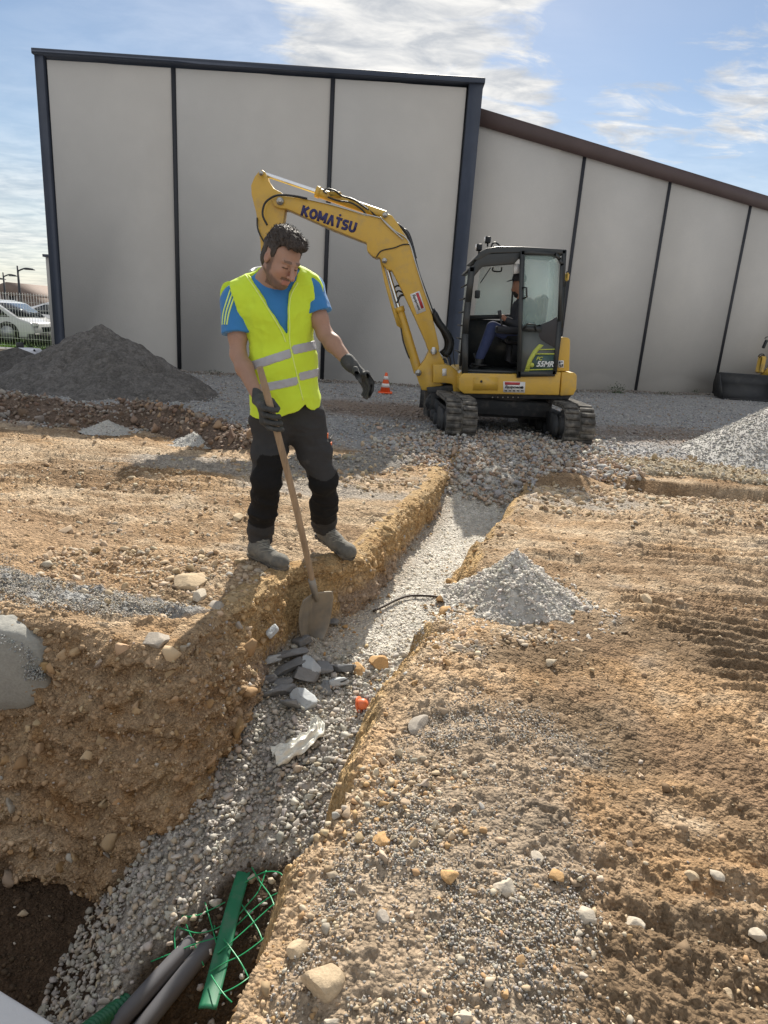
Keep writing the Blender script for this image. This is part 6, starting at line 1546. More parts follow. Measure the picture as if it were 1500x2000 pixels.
# ---- gloves
def hdl(y):     # point of the handle axis at photo row y
    d = (np.array(ctl)); py_ = proj(d)[1]; i = np.argsort(py_); return np.array([np.interp(y, py_[i], d[i, k]) for k in range(3)])
S = SDF(hdl(812)-0.13, hdl(812)+0.13, 0.0034)
fr_ = np.array([0, -1.0, 0]); rt_ = np.array([1.0, 0, 0])
for k_, (yy, rr) in enumerate(((797, 0.0128), (810, 0.0135), (823, 0.0132), (835, 0.0118))):
    c_ = hdl(yy); base = c_-rt_*0.045+np.array([0, 0.004, 0.006]); m1 = c_-rt_*0.030+fr_*0.026; m2 = c_+rt_*0.012+fr_*0.034-np.array([0, 0, 0.004]); e = c_+rt_*0.034+fr_*0.016-np.array([0, 0, 0.006]); e2 = c_+rt_*0.030-fr_*0.008-np.array([0, 0, 0.006])
    S.acap(base, m1, rr*1.15, rr*1.1, 0.008); S.acap(m1, m2, rr*1.1, rr, 0.005); S.acap(m2, e, rr, rr*0.95, 0.004); S.acap(e, e2, rr*0.95, rr*0.85, 0.004)
pc = hdl(812)-rt_*0.048+np.array([0, 0.018, 0.01]); S.acap(pc+np.array([0.0, 0, 0.035]), pc-np.array([0, 0, 0.04]), 0.026, 0.024, 0.015); S.acap(wrR, pc+np.array([0, 0, 0.03]), 0.036, 0.032, 0.02)
th0 = hdl(790)-rt_*0.035+np.array([0, 0.0, 0.0]); S.acap(th0, hdl(788)+np.array([0.005, 0.030, 0.01]), 0.018, 0.015, 0.012); S.acap(hdl(788)+np.array([0.005, 0.030, 0.01]), hdl(797)+np.array([0.036, 0.004, 0.0]), 0.0145, 0.012, 0.006)
S.acap(wrR*1.0, wrR+unit(elR-wrR)*0.03, 0.040, 0.041, 0.006)
V, F = S.mesh(); gl = link_mesh('glove', V, F, M_GLOVE, wk, smooth=True)
S = SDF(np.minimum(wrL, W(728,778,3.6))-0.07, np.maximum(wrL, W(728,700,3.6))+0.08, 0.0034)
S.acap(wrL-unit(wrL-elL)*0.02, wrL+unit(wrL-elL)*0.01, 0.039, 0.036, 0.0); kn = W(708, 734, 3.58); S.acap(wrL, kn*0.9+wrL*0.1, 0.033, 0.030, 0.02, flat=((0.3, -1, 0.2), 0.75))
fan = ((W(717,730,3.545), W(727,747,3.53), W(726,762,3.53), W(721,774,3.54), 0.0125), (W(714,736,3.57), W(724,753,3.555), W(722,768,3.555), W(716,777,3.56), 0.0132),
       (W(710,741,3.60), W(718,756,3.59), W(717,768,3.585), W(712,775,3.585), 0.0128), (W(705,744,3.62), W(712,757,3.615), W(712,766,3.61), W(708,771,3.605), 0.0110))
for b0, b1, b2, b3, rr in fan:
    S.acap(kn*0.5+b0*0.5, b0, rr*1.3, rr*1.15, 0.012); S.acap(b0, b1, rr*1.15, rr, 0.005); S.acap(b1, b2, rr, rr*0.9, 0.003); S.acap(b2, b3, rr*0.9, rr*0.75, 0.003)
S.acap(W(694,722,3.555), W(700,738,3.525), 0.018, 0.0145, 0.012); S.acap(W(700,738,3.525), W(708,752,3.515), 0.014, 0.0115, 0.004)
V, F = S.mesh(); link_mesh('glove', V, F, M_GLOVE, wk, smooth=True)
# ================================================================== PARKING BEHIND, LEFT
M_CARW = mat('white car paint', (0.72, 0.73, 0.76), rough=0.25, var=0.02, coat=0.5)
M_CARG = mat('silver van paint', (0.55, 0.56, 0.57), rough=0.28, var=0.03, coat=0.4)
M_CGLS = mat('dark car glass', (0.02, 0.025, 0.03), rough=0.06, var=0.05, spec=0.8)
M_TYRE = mat('tyre', (0.02, 0.02, 0.02), rough=0.8, var=0.2)
M_RIM = mat('wheel rim', (0.35, 0.36, 0.37), rough=0.35, metal=0.6, var=0.1)
M_PLAST = mat('black bumper plastic', (0.03, 0.032, 0.033), rough=0.6, var=0.1)
M_WIRE = mat('pale fence wire', (0.62, 0.64, 0.64), rough=0.5, var=0.05)
M_POLE = mat('dark lamp post', (0.03, 0.033, 0.04), rough=0.5, var=0.1)
M_HOUSE = mat('brown house wall', (0.20, 0.155, 0.135), rough=0.9, var=0.08, scale=1)
M_TILE = mat('roof tiles', (0.19, 0.14, 0.115), rough=0.85, var=0.15, scale=2)
M_LAWN = mat('lawn green', (0.13, 0.22, 0.035), rough=0.9, var=0.3, scale=3, bump=0.5, bscale=30)
M_LEAF = mat('bush leaves', (0.05, 0.085, 0.03), rough=0.8, var=0.5, scale=8)
M_LOWW = mat('beige low wall', (0.45, 0.38, 0.29), rough=0.9, var=0.1, scale=2)
M_TANKW = mat('white plastic tank', (0.66, 0.68, 0.74), rough=0.4, var=0.04)
M_ASPH = mat('asphalt', (0.10, 0.10, 0.105), rough=0.9, var=0.15, scale=4, bump=0.3, bscale=60)

def sheet(nm, pts, z, m, th=0.03):
    mb = MB(); mb.prism([(x, y, z-th) for x, y in pts], (0, 0, th)); o = mb.build(nm, m); tag(o, kind='structure'); return o
YF = 18.6
sheet('lawn', [(-14.5, 16.4), (-8.6, 16.4), (-8.6, 19.2), (-14.5, 19.2)], 0.0+0.10, M_LAWN, 0.15)
sheet('parking_lot', [(-60, 19.6), (-8.8, 19.6), (-8.8, 60), (-60, 60)], 0.06, M_ASPH, 0.1)
# grass tufts on the lawn
n = 2600; gx = rng.uniform(-13.5, -8.7, n); gy = rng.uniform(16.5, 19.1, n); hh = rng.uniform(0.03, 0.13, n); ga = rng.uniform(0, 6.28, n)
V = np.stack([np.stack([gx-0.012*np.cos(ga), gy-0.012*np.sin(ga), gx*0+0.09], 1), np.stack([gx+0.012*np.cos(ga), gy+0.012*np.sin(ga), gx*0+0.09], 1), np.stack([gx+rng.normal(size=n)*0.02, gy, 0.10+hh], 1)], 1).reshape(-1, 3)
o = link_mesh('grass_blades', V, np.arange(3*n).reshape(-1, 3), M_LAWN); tag(o, 'short green grass behind the wire fence', 'grass', None, 'stuff')
def far_car(name, label, cat, x_front, Y, L, H, W_, paint, prof, glass, van):
    """profile from the front (right) backwards, in fractions of length and height"""
    t = thing(name, label, cat, (x_front-L/2, Y, 0.06)); z0 = 0.08
    def p_(u, v, dy=0.0): return (x_front-u*L, Y+dy, z0+v*H)
    mb = MB(); mb.prism([p_(u, v) for u, v in prof], (0, W_, 0)); b = mb.build('car_body', paint, t); bm_ = b.modifiers.new('bevel', 'BEVEL'); bm_.width = 0.06; bm_.segments = 3; bm_.limit_method = 'ANGLE'; bm_.angle_limit = R(25)
    for k_, g in enumerate(glass): MB().prism([p_(u, v, -0.012) for u, v in g], (0, 0.010, 0)).build('side_window', M_CGLS, t)
    ws = prof_ws = [q for q in van]
    a, b2 = ws; A0 = p_(*a); B0 = p_(*b2); d = np.array([0.012, 0, 0.012])
    MB().prism([np.array(A0)+d+(0, 0.12, 0), np.array(B0)+d+(0, 0.15, 0), np.array(B0)+d+(0, W_-0.15, 0), np.array(A0)+d+(0, W_-0.12, 0)], (0.006, 0, 0.004)).build('windscreen', M_CGLS, t)
    for u in (0.17, 0.80):
        for dy in (-0.02, W_-0.18):
            c_ = np.array(p_(u, 0.0, dy)); c_[2] = 0.06+0.33; w = MB(); w.cyl(c_, c_+(0, 0.2, 0), 0.33, 24); wo_ = w.build('wheel', M_TYRE, t)
            w = MB(); w.cyl(c_-(0, 0.012, 0), c_+(0, 0.01, 0), 0.21, 18); w.build('rim', M_RIM, wo_)
    MB().box((x_front-0.10, Y+W_/2, z0+0.17*H), (0.26, W_+0.03, 0.22*H), bev=0.04).build('bumper', M_PLAST, t)
    for dy in (0.10, W_-0.38): MB().box((x_front-0.13, Y+dy+0.12, z0+0.47*H), (0.24, 0.30, 0.10*H), bev=0.03).build('headlight', M_LAMPW, t)
    MB().box((x_front-0.005, Y+W_/2, z0+0.36*H), (0.05, W_*0.45, 0.12*H), bev=0.01).build('grille', M_CGLS, t)
    MB().box((x_front-0.33*L, Y-0.10, z0+0.62*H), (0.14, 0.16, 0.14), bev=0.03).build('wing_mirror', M_PLAST, t)
    MB().box((x_front-L*0.5, Y+0.02, z0+0.17*H), (L*0.46, 0.06, 0.09*H), bev=0.01).build('side_sill', M_PLAST, t)
xv = P(66, 640, 20.2)[0]; hv_ = P(20, 586, 20.4)[2]-0.08
far_car('parked_van', 'silver van with dark windows parked behind the wire fence at far left', 'van', xv, 20.2, 4.6, hv_, 1.8, M_CARG,
        [(0.0,0.16),(0.0,0.36),(0.02,0.52),(0.10,0.60),(0.24,0.93),(0.32,0.985),(0.60,1.0),(0.97,0.97),(1.0,0.6),(1.0,0.14)],
        [[(0.15,0.62),(0.25,0.90),(0.36,0.92),(0.36,0.60)],[(0.38,0.60),(0.38,0.92),(0.62,0.93),(0.62,0.60)],[(0.64,0.60),(0.64,0.93),(0.93,0.91),(0.94,0.60)]], [(0.11,0.62),(0.235,0.915)])
xc_ = P(118, 640, 23.0)[0]; hc_ = P(88, 590, 23.2)[2]-0.08
far_car('parked_car', 'white car parked behind the silver van, partly hidden by the building', 'car', xc_+2.2, 23.0, 4.3, hc_, 1.75, M_CARW,
        [(0.0,0.18),(0.0,0.42),(0.04,0.55),(0.24,0.66),(0.40,0.98),(0.60,1.0),(0.86,0.72),(0.97,0.66),(1.0,0.5),(1.0,0.18)],
        [[(0.28,0.68),(0.40,0.93),(0.50,0.95),(0.50,0.68)],[(0.52,0.68),(0.52,0.95),(0.62,0.94),(0.80,0.70)]], [(0.25,0.69),(0.39,0.96)])
xc2 = P(50, 640, 24.0)[0]
# wire mesh fence
fn = thing('wire_fence', 'pale welded wire mesh fence in front of the parked van', 'fence', (-11, YF, 0.08))
zt_ = P(40, 572, YF)[2]; mb = MB(); x = -16.0
while x < -8.7:
    mb.box((x, YF, (zt_+0.1)/2), (0.006, 0.006, zt_-0.1)); x += 0.075
for k_ in range(8): mb.box((-12.35, YF-0.006, 0.16+(zt_-0.2)*k_/7), (7.3, 0.008, 0.008))
o = mb.build('wire_panel', M_WIRE, fn); tag(o, kind='stuff')
for x in (-15.6, -13.6): MB().box((x, YF+0.03, zt_/2), (0.06, 0.06, zt_)).build('post', M_WIRE, fn)
# low beige wall and white tank by the mound
lw = thing('low_wall', 'low beige masonry wall at the left edge before the lawn', 'wall', (-9.5, 15.6, 0))
a = P(-60, 688, 15.6); b = P(112, 690, 15.6); MB().box(((a[0]+b[0])/2, 15.7, b[2]/2), (b[0]-a[0], 0.2, abs(b[2])+0.02), bev=0.01).build('wall_block', M_LOWW, lw)
MB().box(((a[0]+b[0])/2, 15.7, b[2]+0.03), (b[0]-a[0]+0.04, 0.26, 0.035), bev=0.008).build('coping', M_WHITEW, lw)
tk_c = P(45, 692, 14.2); tk = thing('water_container', 'white plastic container with a black cap beside the sand mound', 'container', (tk_c[0], 14.2, 0))
w_ = P(66, 692, 14.2)[0]-P(24, 692, 14.2)[0]; zt2 = P(45, 680, 14.2)[2]
MB().box((tk_c[0]+0.05, 14.35, zt2/2), (w_, 0.35, zt2), bev=0.05).build('tank_body', M_TANKW, tk)
c_ = P(37, 679, 14.3); MB().cyl((c_[0], 14.35, zt2-0.01), (c_[0], 14.35, zt2+0.10), 0.075, 16).build('cap', M_PLAST, tk)
MB().box((tk_c[0]+0.0, 14.17, zt2*0.5), (w_*0.5, 0.01, zt2*0.35)).build('label_patch', M_RIM, tk)
# lamps
def lamp(px, py, Y, apx, side_, lab):
    top = P(px, py, Y); t = thing('street_lamp', lab, 'street lamp', (top[0], Y, 0), 'street lamps beyond the parking')
    MB().tube([(top[0], Y, 0), (top[0], Y, top[2])], [0.10, 0.055], 8).build('pole', M_POLE, t)
    e = P(apx, py+5, Y); q = bez([(top[0], Y, top[2]-0.3), ((top[0]+e[0])/2, Y, top[2]-0.12), (e[0], Y, e[2]-0.05)], 10); MB().tube(q, 0.045, 6).build('arm', M_POLE, t)
    MB().box((e[0]-0.2*np.sign(e[0]-top[0]), Y, e[2]-0.08), (0.6, 0.2, 0.07), bev=0.02).build('lamp_head', M_POLE, t)
lamp(34, 519, 42, 64, 1, 'tallest street lamp, its arm pointing right, nearest the warehouse')
lamp(6, 532, 52, 31, 1, 'middle street lamp above the van at the left edge')
lamp(-22, 539, 62, 9, 1, 'smallest street lamp, only its arm showing at the left edge')
# houses
def house(lab, x0, x1, Y, zw, zr, xr):
    t = thing('house', lab, 'house', ((x0+x1)/2, Y, 0)); m = MB(); m.box(((x0+x1)/2, Y+4, zw/2), (x1-x0, 8, zw)); m.build('wall', M_HOUSE, t)
    m = MB(); m.prism([(x0-0.4, Y-0.4, zw), (xr, Y-0.4, zr), (x1+0.4, Y-0.4, zw-0.1), (x1+0.4, Y-0.4, zw-0.3), (x0-0.4, Y-0.4, zw-0.2)], (0, 9, 0)); m.build('roof', M_TILE, t)
    for k_ in range(2):
        wx = x0+(x1-x0)*(0.3+0.4*k_); f = MB().box((wx, Y-0.02, zw*0.55), (1.0, 0.06, 1.1)).build('window', M_WHITEW, t); MB().box((wx, Y-0.06, zw*0.55), (0.85, 0.03, 0.95)).build('pane', M_CGLS, f)
a = P(-30, 565, 75); b = P(45, 566, 75); r_ = P(16, 551, 75); house('brown gabled house behind the street lamps at the left edge', a[0], b[0], 75, a[2]-0.2, r_[2], r_[0])
a = P(46, 590, 82); b = P(130, 590, 82); r_ = P(92, 569, 82); house('low brown house with a tiled roof just left of the warehouse', a[0], b[0], 82, P(50, 583, 82)[2], r_[2], r_[0])
bw = thing('boundary_wall', 'pale boundary wall beyond the parked cars', 'wall', (-20, 34, 0)); a = P(-40, 596, 34); b = P(110, 598, 34)
MB().box(((a[0]+b[0])/2, 34, (a[2])/2), (b[0]-a[0], 0.2, a[2])).build('wall_block', M_WHITEW, bw)
# plants
def tuft(px, py, Y, w, h, n, lab, name='weed', m=M_LEAF, z0=None):
    c = P(px, py, Y); z0 = gzz(np.array([c[0]]), np.array([Y]))[0] if z0 is None else z0
    p = rng.normal(size=(n, 3))*np.array([w, w*0.6, h*0.4])+np.array([c[0], Y, z0+h*0.45]); p[:, 2] = np.maximum(p[:, 2], z0+0.01)
    d = rng.normal(size=(n, 3)); d[:, 2] = np.abs(d[:, 2]); d /= np.linalg.norm(d, axis=1)[:, None]; s_ = np.cross(d, rng.normal(size=(n, 3))); s_ /= np.linalg.norm(s_, axis=1)[:, None]
    L = rng.uniform(0.03, 0.07, (n, 1))*max(0.7, w*5); V = np.stack([p, p+d*L*0.5+s_*L*0.25, p+d*L, p+d*L*0.5-s_*L*0.25], 1).reshape(-1, 3)
    t = thing(name, lab, 'plant', (c[0], Y, z0)); q = link_mesh('leaves', V, np.arange(4*n).reshape(-1, 4), m, t); tag(q, kind='stuff')
    MB().tube([(c[0], Y, z0-0.02), (c[0]+0.02, Y, z0+h*0.7)], 0.006, 5).build('stem', m, t)
tuft(1206, 762, 17.9, 0.10, 0.18, 260, 'larger dark weed at the foot of the low warehouse wall')
tuft(1356, 766, 19.3, 0.06, 0.12, 120, 'small dark weed at the wall foot left of the loader bucket')
tuft(78, 690, 15.9, 0.35, 0.30, 900, 'dark green shrub on the low wall beside the white return wall', 'shrub')
tuft(22, 720, 13.6, 0.25, 0.22, 500, 'dry brownish shrub at the left edge below the white container', 'shrub', mat('dry leaves', (0.30, 0.22, 0.07), rough=0.9, var=0.4))
for px_, Yq in ((420,16.0),(540,16.0),(760,15.95),(1120,17.35),(1300,18.7)):
    tuft(px_, 748, Yq if px_ > 900 else 15.98, 0.10, 0.05, 60, {420:'tiny weed at the wall foot behind the sand mound',540:'tiny weed at the wall foot left of the worker',760:'tiny weed at the wall foot behind the cone',1120:'tiny weed at the wall foot right of the digger',1300:'tiny weed at the wall foot between two joints'}[px_])

# ================================================================== CONE
M_CONEO = mat('orange cone', (0.80, 0.12, 0.03), rough=0.55, var=0.05); M_CONEW = mat('white cone band', (0.75, 0.73, 0.70), rough=0.5, var=0.03)
cc_ = G(752, 769, 0.0); cn = thing('traffic_cone', 'orange and white traffic cone standing left of the yellow digger', 'traffic cone', cc_)
zc0 = gzz(np.array([cc_[0]]), np.array([cc_[1]]))[0]; c0 = np.array([cc_[0], cc_[1], zc0]); Hc = P(752, 728, cc_[1])[2]-zc0
def cr(z): return 0.115*(1-z/Hc*0.80)
MB().box(c0+(0, 0, 0.015), (0.30, 0.30, 0.03), bev=0.012).build('base', M_CONEO, cn)
MB().lathe([(cr(0.03), 0.03), (cr(Hc), Hc), (cr(Hc)*0.6, Hc+0.005)], c0, 24).build('cone_body', M_CONEO, cn, smooth=True)
for a, b in ((0.30, 0.48), (0.68, 0.84)): MB().lathe([(cr(Hc*a)+0.003, Hc*a), (cr(Hc*b)+0.003, Hc*b)], c0, 24).build('white_band', M_CONEW, cn, smooth=True)

# ================================================================== LOADER AT THE RIGHT EDGE
YL = 18.2
ld = thing('loader', 'small yellow loader with a wide black bucket half out of frame at right', 'loader', (12.5, YL, 0))
M_BKT = mat('black bucket steel', (0.018, 0.019, 0.021), rough=0.5, var=0.25, scale=4, dirt=(0.06, 0.058, 0.055), dirt_lo=0.5, dirt_hi=0.85, dscale=3)
tl, bl_, br_, tr_ = P(1411, 730, YL+0.55), P(1394, 773, YL-0.1), P(1520, 779, YL-0.1), P(1530, 733, YL+0.55)
xr_ = tr_[0]+0.2; mb = MB(); prof = [(0.0, 0.03), (0.15, 0.02), (0.50, 0.06), (0.62, 0.20), (0.66, 0.40), (0.60, tl[2])]
prof2 = [(a-0.02 if i > 0 else a, b+0.02) for i, (a, b) in enumerate(prof)]
mb.prism([(tl[0]-0.12, YL+a, b) for a, b in prof]+[(tl[0]-0.12, YL+a-0.03, b+0.012) for a, b in prof[::-1]], (xr_-tl[0]+0.12, 0, 0)); mb.build('bucket_shell', M_BKT, ld)
for x in (tl[0]-0.14, xr_): MB().prism([(x, YL+a, b) for a, b in [(0.0, 0.03), (0.5, 0.05), (0.64, 0.2), (0.68, 0.4), (0.62, tl[2]), (0.42, tl[2]-0.02)]], (0.03, 0, 0)).build('side_plate', M_BKT, ld)
MB().box(((tl[0]+xr_)/2-0.06, YL+0.0, 0.035), (xr_-tl[0]+0.2, 0.10, 0.025)).build('cutting_edge', M_BKT, ld)
MB().box(((tl[0]+xr_)/2, YL+0.62, tl[2]+0.01), (xr_-tl[0]+0.1, 0.08, 0.05), bev=0.01).build('top_lip', M_BKT, ld)
a = P(1486, 712, YL+0.9); MB().box((a[0], YL+0.9, a[2]), (0.16, 0.2, 0.46), bev=0.03).build('lift_arm', M_YEL, ld)
a = P(1494, 722, YL+0.95); MB().prism([(a[0]-0.1, YL+0.85, a[2]-0.15), (a[0]+0.15, YL+0.85, a[2]+0.15), (a[0]+1.2, YL+0.85, a[2]+0.3), (a[0]+1.2, YL+0.85, a[2]-0.05), (a[0]+0.15, YL+0.85, a[2]-0.2)], (0, 0.15, 0)).build('lift_arm', M_YEL, ld)
a = P(1487, 697, YL+0.9); w = MB(); w.tube(bez([a+(-0.09,0,0), a+(-0.05,-0.02,0.07), a+(0.04,-0.02,0.07), a+(0.08,0,0.0)], 10), 0.014, 8); w.build('hose', M_BLACK, ld)
w = MB(); w.tube(bez([a+(-0.07,-0.03,-0.02), a+(-0.02,-0.05,0.04), a+(0.06,-0.04,0.02), a+(0.10,0,-0.04)], 10), 0.012, 8); w.build('hose', M_BLACK, ld)
MB().box((a[0]+2.3, YL+2.0, 0.85), (1.7, 1.5, 0.9), bev=0.08).build('machine_body', M_YEL, ld)
MB().box((a[0]+2.2, YL+2.0, 1.9), (1.2, 1.3, 1.3), bev=0.06).build('cab', M_DGREY, ld)
for dx in (1.55, 3.0):
    for dy in (1.1, 2.75): MB().cyl((a[0]+dx, YL+dy, 0.42), (a[0]+dx, YL+dy+0.3, 0.42), 0.42, 24).build('wheel', M_TYRE, ld)
a = P(1494, 672, YL+1.0); MB().box(a, (0.09, 0.05, 0.24), bev=0.02, rot=[[0.97, 0, 0.24], [0, 1, 0], [-0.24, 0, 0.97]]).build('mirror', M_PLAST, ld)
MB().tube(bez([P(1494, 661, YL+1.0), P(1500, 658, YL+1.1), P(1530, 660, YL+1.4)], 8), 0.012, 6).build('mirror_bracket', M_PLAST, ld)
# ================================================================== THINGS LYING IN AND BY THE TRENCH
def zg(x, y): return float(gz(np.array([x]), np.array([y]))[0][0])
def ongr(px, py, it=14):
    """where the line of sight through a photo pixel meets the ground"""
    z = 0.0
    for _ in range(it): g_ = G(px, py, z); z = 0.5*z+0.5*zg(g_[0], g_[1])
    g_ = G(px, py, z); return g_
# hardened concrete lump at the left lip
M_CONC = mat('pale concrete', (0.33, 0.325, 0.295), rough=0.9, var=0.08, scale=4, bump=0.5, bscale=45, fine=0.12, fscale=90, spec=0.2, bdist=0.008, dirt=(0.27, 0.26, 0.23), dirt_lo=0.55, dirt_hi=0.9, dscale=12)
def lumpy(name, label, cat, c, r, m, p=3.2, amp=0.02, seed=0, sub=4, rot=0.0, flatfront=None, kind=None):
    v, f = ico(sub); s = (np.abs(v)**p).sum(1)**(-1/p); q = v*s[:, None]*np.array(r)
    n = fbm(v[:, 0]*2.5+seed, v[:, 1]*2.5, v[:, 2]*2.5+1, octv=4, seed=seed+1); n2 = fbm(v[:, 0]*9+seed, v[:, 1]*9, v[:, 2]*9+1, octv=3, seed=seed+2)
    q = q+v*(amp*n+amp*0.4*n2)[:, None]
    if flatfront is not None:
        fr = q[:, 1] < -r[1]*flatfront; q[fr, 1] = -r[1]*flatfront+(q[fr, 1]+r[1]*flatfront)*0.25
    c_, s_ = math.cos(rot), math.sin(rot); q = np.stack([q[:, 0]*c_-q[:, 1]*s_, q[:, 0]*s_+q[:, 1]*c_, q[:, 2]], 1)
    o = link_mesh(name, q+np.array(c), f, m, smooth=True); tag(o, label, cat, None, kind); return o
cl_ = P(-2, 1285, 2.84); lumpy('concrete_lump', 'smooth pale grey lump of set concrete bulging from the left trench wall', 'concrete', cl_+np.array([0, 0, 0.02]), (0.32, 0.26, 0.235), M_CONC, 2.7, 0.018, 3, 5, flatfront=0.55)
cl2 = P(8, 1440, 2.78); lumpy('concrete_lump', 'smaller pinkish grey concrete piece just below the big concrete lump', 'concrete', cl2+np.array([-0.07, 0, 0]), (0.13, 0.10, 0.11), mat('pinkish concrete', (0.36, 0.33, 0.31), rough=0.9, var=0.1, bump=0.5, bscale=40), 2.6, 0.02, 9, 4)
n = 3200; a = rng.uniform(0, 2*np.pi, n); u = rng.uniform(0.3, 1.0, n)
px_ = cl_[0]+0.31*np.cos(a)*u**0.3; pz_ = cl_[2]+0.228*np.abs(np.sin(a))**0.9*np.sign(np.sin(a)+0.35); py_ = cl_[1]-0.19+rng.uniform(0, 0.34, n)*np.maximum(np.sin(a), 0.12)
pp = np.stack([px_, py_, pz_], 1); kp = (np.sin(a) > -0.25); pp = pp[kp]; V, F, Cc = stone_arrays(pp, powsize(len(pp), 0.008, 0.016, 2), palette(len(pp), [(0.42,0.43,0.41),(0.34,0.35,0.35),(0.52,0.52,0.48)], None), V8)
o = link_mesh('concrete_rim', V, F, M_STONE, col=Cc); tag(o, 'rough grey gravelly rim around the concrete lump', 'gravel', None, 'stuff')
# rocks
M_ROCKT = mat('tan limestone', (0.50, 0.39, 0.26), rough=0.9, var=0.18, scale=12, bump=0.6, bscale=50, fine=0.15, fscale=140, spec=0.2, bdist=0.008)
M_ROCKP = mat('pale limestone', (0.49, 0.43, 0.345), rough=0.9, var=0.12, scale=10, bump=0.5, bscale=50, fine=0.12, fscale=140, spec=0.2, bdist=0.006)
M_ROCKO = mat('ochre stone', (0.52, 0.33, 0.16), rough=0.92, var=0.2, scale=12, bump=0.6, bscale=50, fine=0.15, fscale=140, spec=0.15, bdist=0.008)
M_ROCKG = mat('grey brown stone', (0.36, 0.32, 0.27), rough=0.9, var=0.18, scale=12, bump=0.6, bscale=50, fine=0.15, fscale=140, spec=0.2, bdist=0.006)
def rock(px, py, w, h, m, label, seed, cuts=9, rot=0.0, z=None, thick=0.55, sink=0.25, wh=None):
    g_ = ongr(px, py); d = math.hypot(g_[0], g_[1]); sx = w*g_[1]/FPX*1.05*0.5; elev = math.atan2(CAM_H-g_[2], d); sy = h*g_[1]/FPX*1.05*0.5/max(0.45, math.sin(elev))*0.85
    r = np.random.default_rng(seed); v, f = ico(3); v = v*1.2
    for _ in range(cuts):
        nn_ = r.normal(size=3); nn_ /= np.linalg.norm(nn_); dd = r.uniform(0.6, 0.95); q = v@nn_; mk = q > dd; v[mk] -= np.outer((q[mk]-dd)*0.92, nn_)
    v += (fbm(v[:, 0]*3+seed, v[:, 1]*3, v[:, 2]*3+1, octv=3, seed=seed)*0.07)[:, None]*v
    v = v/np.abs(v).max(0); v = v*np.array([sx, sy, min(sx, sy)*thick*1.3])
    c_, s_ = math.cos(rot), math.sin(rot); v = np.stack([v[:, 0]*c_-v[:, 1]*s_, v[:, 0]*s_+v[:, 1]*c_, v[:, 2]], 1)
    o = link_mesh('rock', v+g_+np.array([0, 0, (v[:, 2].max())*(1-2*sink)*0.8]), f, m, smooth=True)
    try: o.data.set_sharp_from_angle(angle=R(28))
    except Exception: pass
    tag(o, label, 'rock'); return o
RK = [(630,1925,108,95,M_ROCKT,'largest flat tan rock on the grey chippings near the bottom',1,0.3),
 (585,1860,64,48,M_ROCKT,'rounded tan rock just above the largest one at the trench lip',2,0.1),
 (1148,1795,50,42,M_ROCKP,'pale wedge shaped rock at the right edge of the chippings',3,-0.5),
 (1047,1682,36,34,M_ROCKP,'squarish pale stone at the top right of the chippings',4,0.2),
 (1085,1715,36,30,M_ROCKO,'orange tan stone leaning by the squarish pale stone',5,0.0),
 (1240,1808,44,36,M_ROCKP,'whitish stone half buried in the soil right of the wedge rock',6,-0.6),
 (1350,1716,34,24,M_ROCKT,'left stone of a pair lying on the bare soil at lower right',7,0.0),
 (1398,1714,34,28,M_ROCKP,'right paler stone of the pair on the bare soil at lower right',8,0.3),
 (1420,1945,32,30,M_ROCKT,'small tan stone alone near the bottom right corner',9,0.3),
 (1478,1832,40,30,M_ROCKP,'pale stone cut by the right edge of the frame',10,0.3),
 (985,1737,50,44,M_ROCKP,'long pale stone among the tan stones on the chippings',11,0.7),
 (878,1715,44,34,M_ROCKO,'blocky orange stone in the middle of the tan cluster',12,0.0),
 (745,1645,44,40,M_ROCKO,'peaked reddish stone at the top of the tan cluster',13,0.0),
 (748,1793,32,34,M_ROCKG,'grey brown stone with a sharp ridge below the tan cluster',14,0.4),
 (905,1990,52,40,M_ROCKP,'whitish stone cut by the bottom edge of the frame',15,0.4),
 (646,1998,48,22,M_ROCKP,'pale flat stone at the bottom edge below the largest rock',16,0.0),
 (818,1420,40,52,M_ROCKG,'tall grey brown rock standing on the right trench lip',17,-0.5),
 (1262,1172,24,22,M_ROCKT,'lone square tan stone casting a shadow on the right bank',18,0.0),
 (1348,1048,28,20,M_ROCKT,'rounded tan stone on the far right bank before the stony band',19,0.0),
 (871,1197,30,30,M_ROCKO,'upright ochre stone on the right slope beside the white heap',20,0.0),
 (866,1172,32,20,M_ROCKO,'flat ochre stone at the end of the black bar',21,0.0),
 (699,1312,34,30,M_ROCKO,'left ochre block beside the grey rubble in the trench',22,0.2),
 (741,1299,46,28,M_ROCKO,'right ochre block beside the grey rubble in the trench',23,0.0),
 (372,1143,66,40,M_ROCKT,'large pale ochre slab rock on the left bank edge',24,0.5),
 (425,1190,36,34,M_ROCKG,'grey rock at the crumbling edge of the left bank',25,0.2),
 (393,1168,34,26,M_ROCKP,'pale stone between the slab rock and the crumbling edge',26,0.0),
 (305,1258,52,36,M_ROCKG,'grey angular rock at the right end of the grey gravel strip',27,0.0),
 (463,1012,24,20,M_ROCKT,'tan stone lying left of the worker boots',28,0.0),
 (832,1098,12,12,M_ROCKG,'small dark stone on the pale trench floor',29,0.0)]
for px_, py_, w_, h_, m_, lab, sd_, rt2 in RK: rock(px_, py_, w_, h_, m_, lab, sd_, rot=rt2)
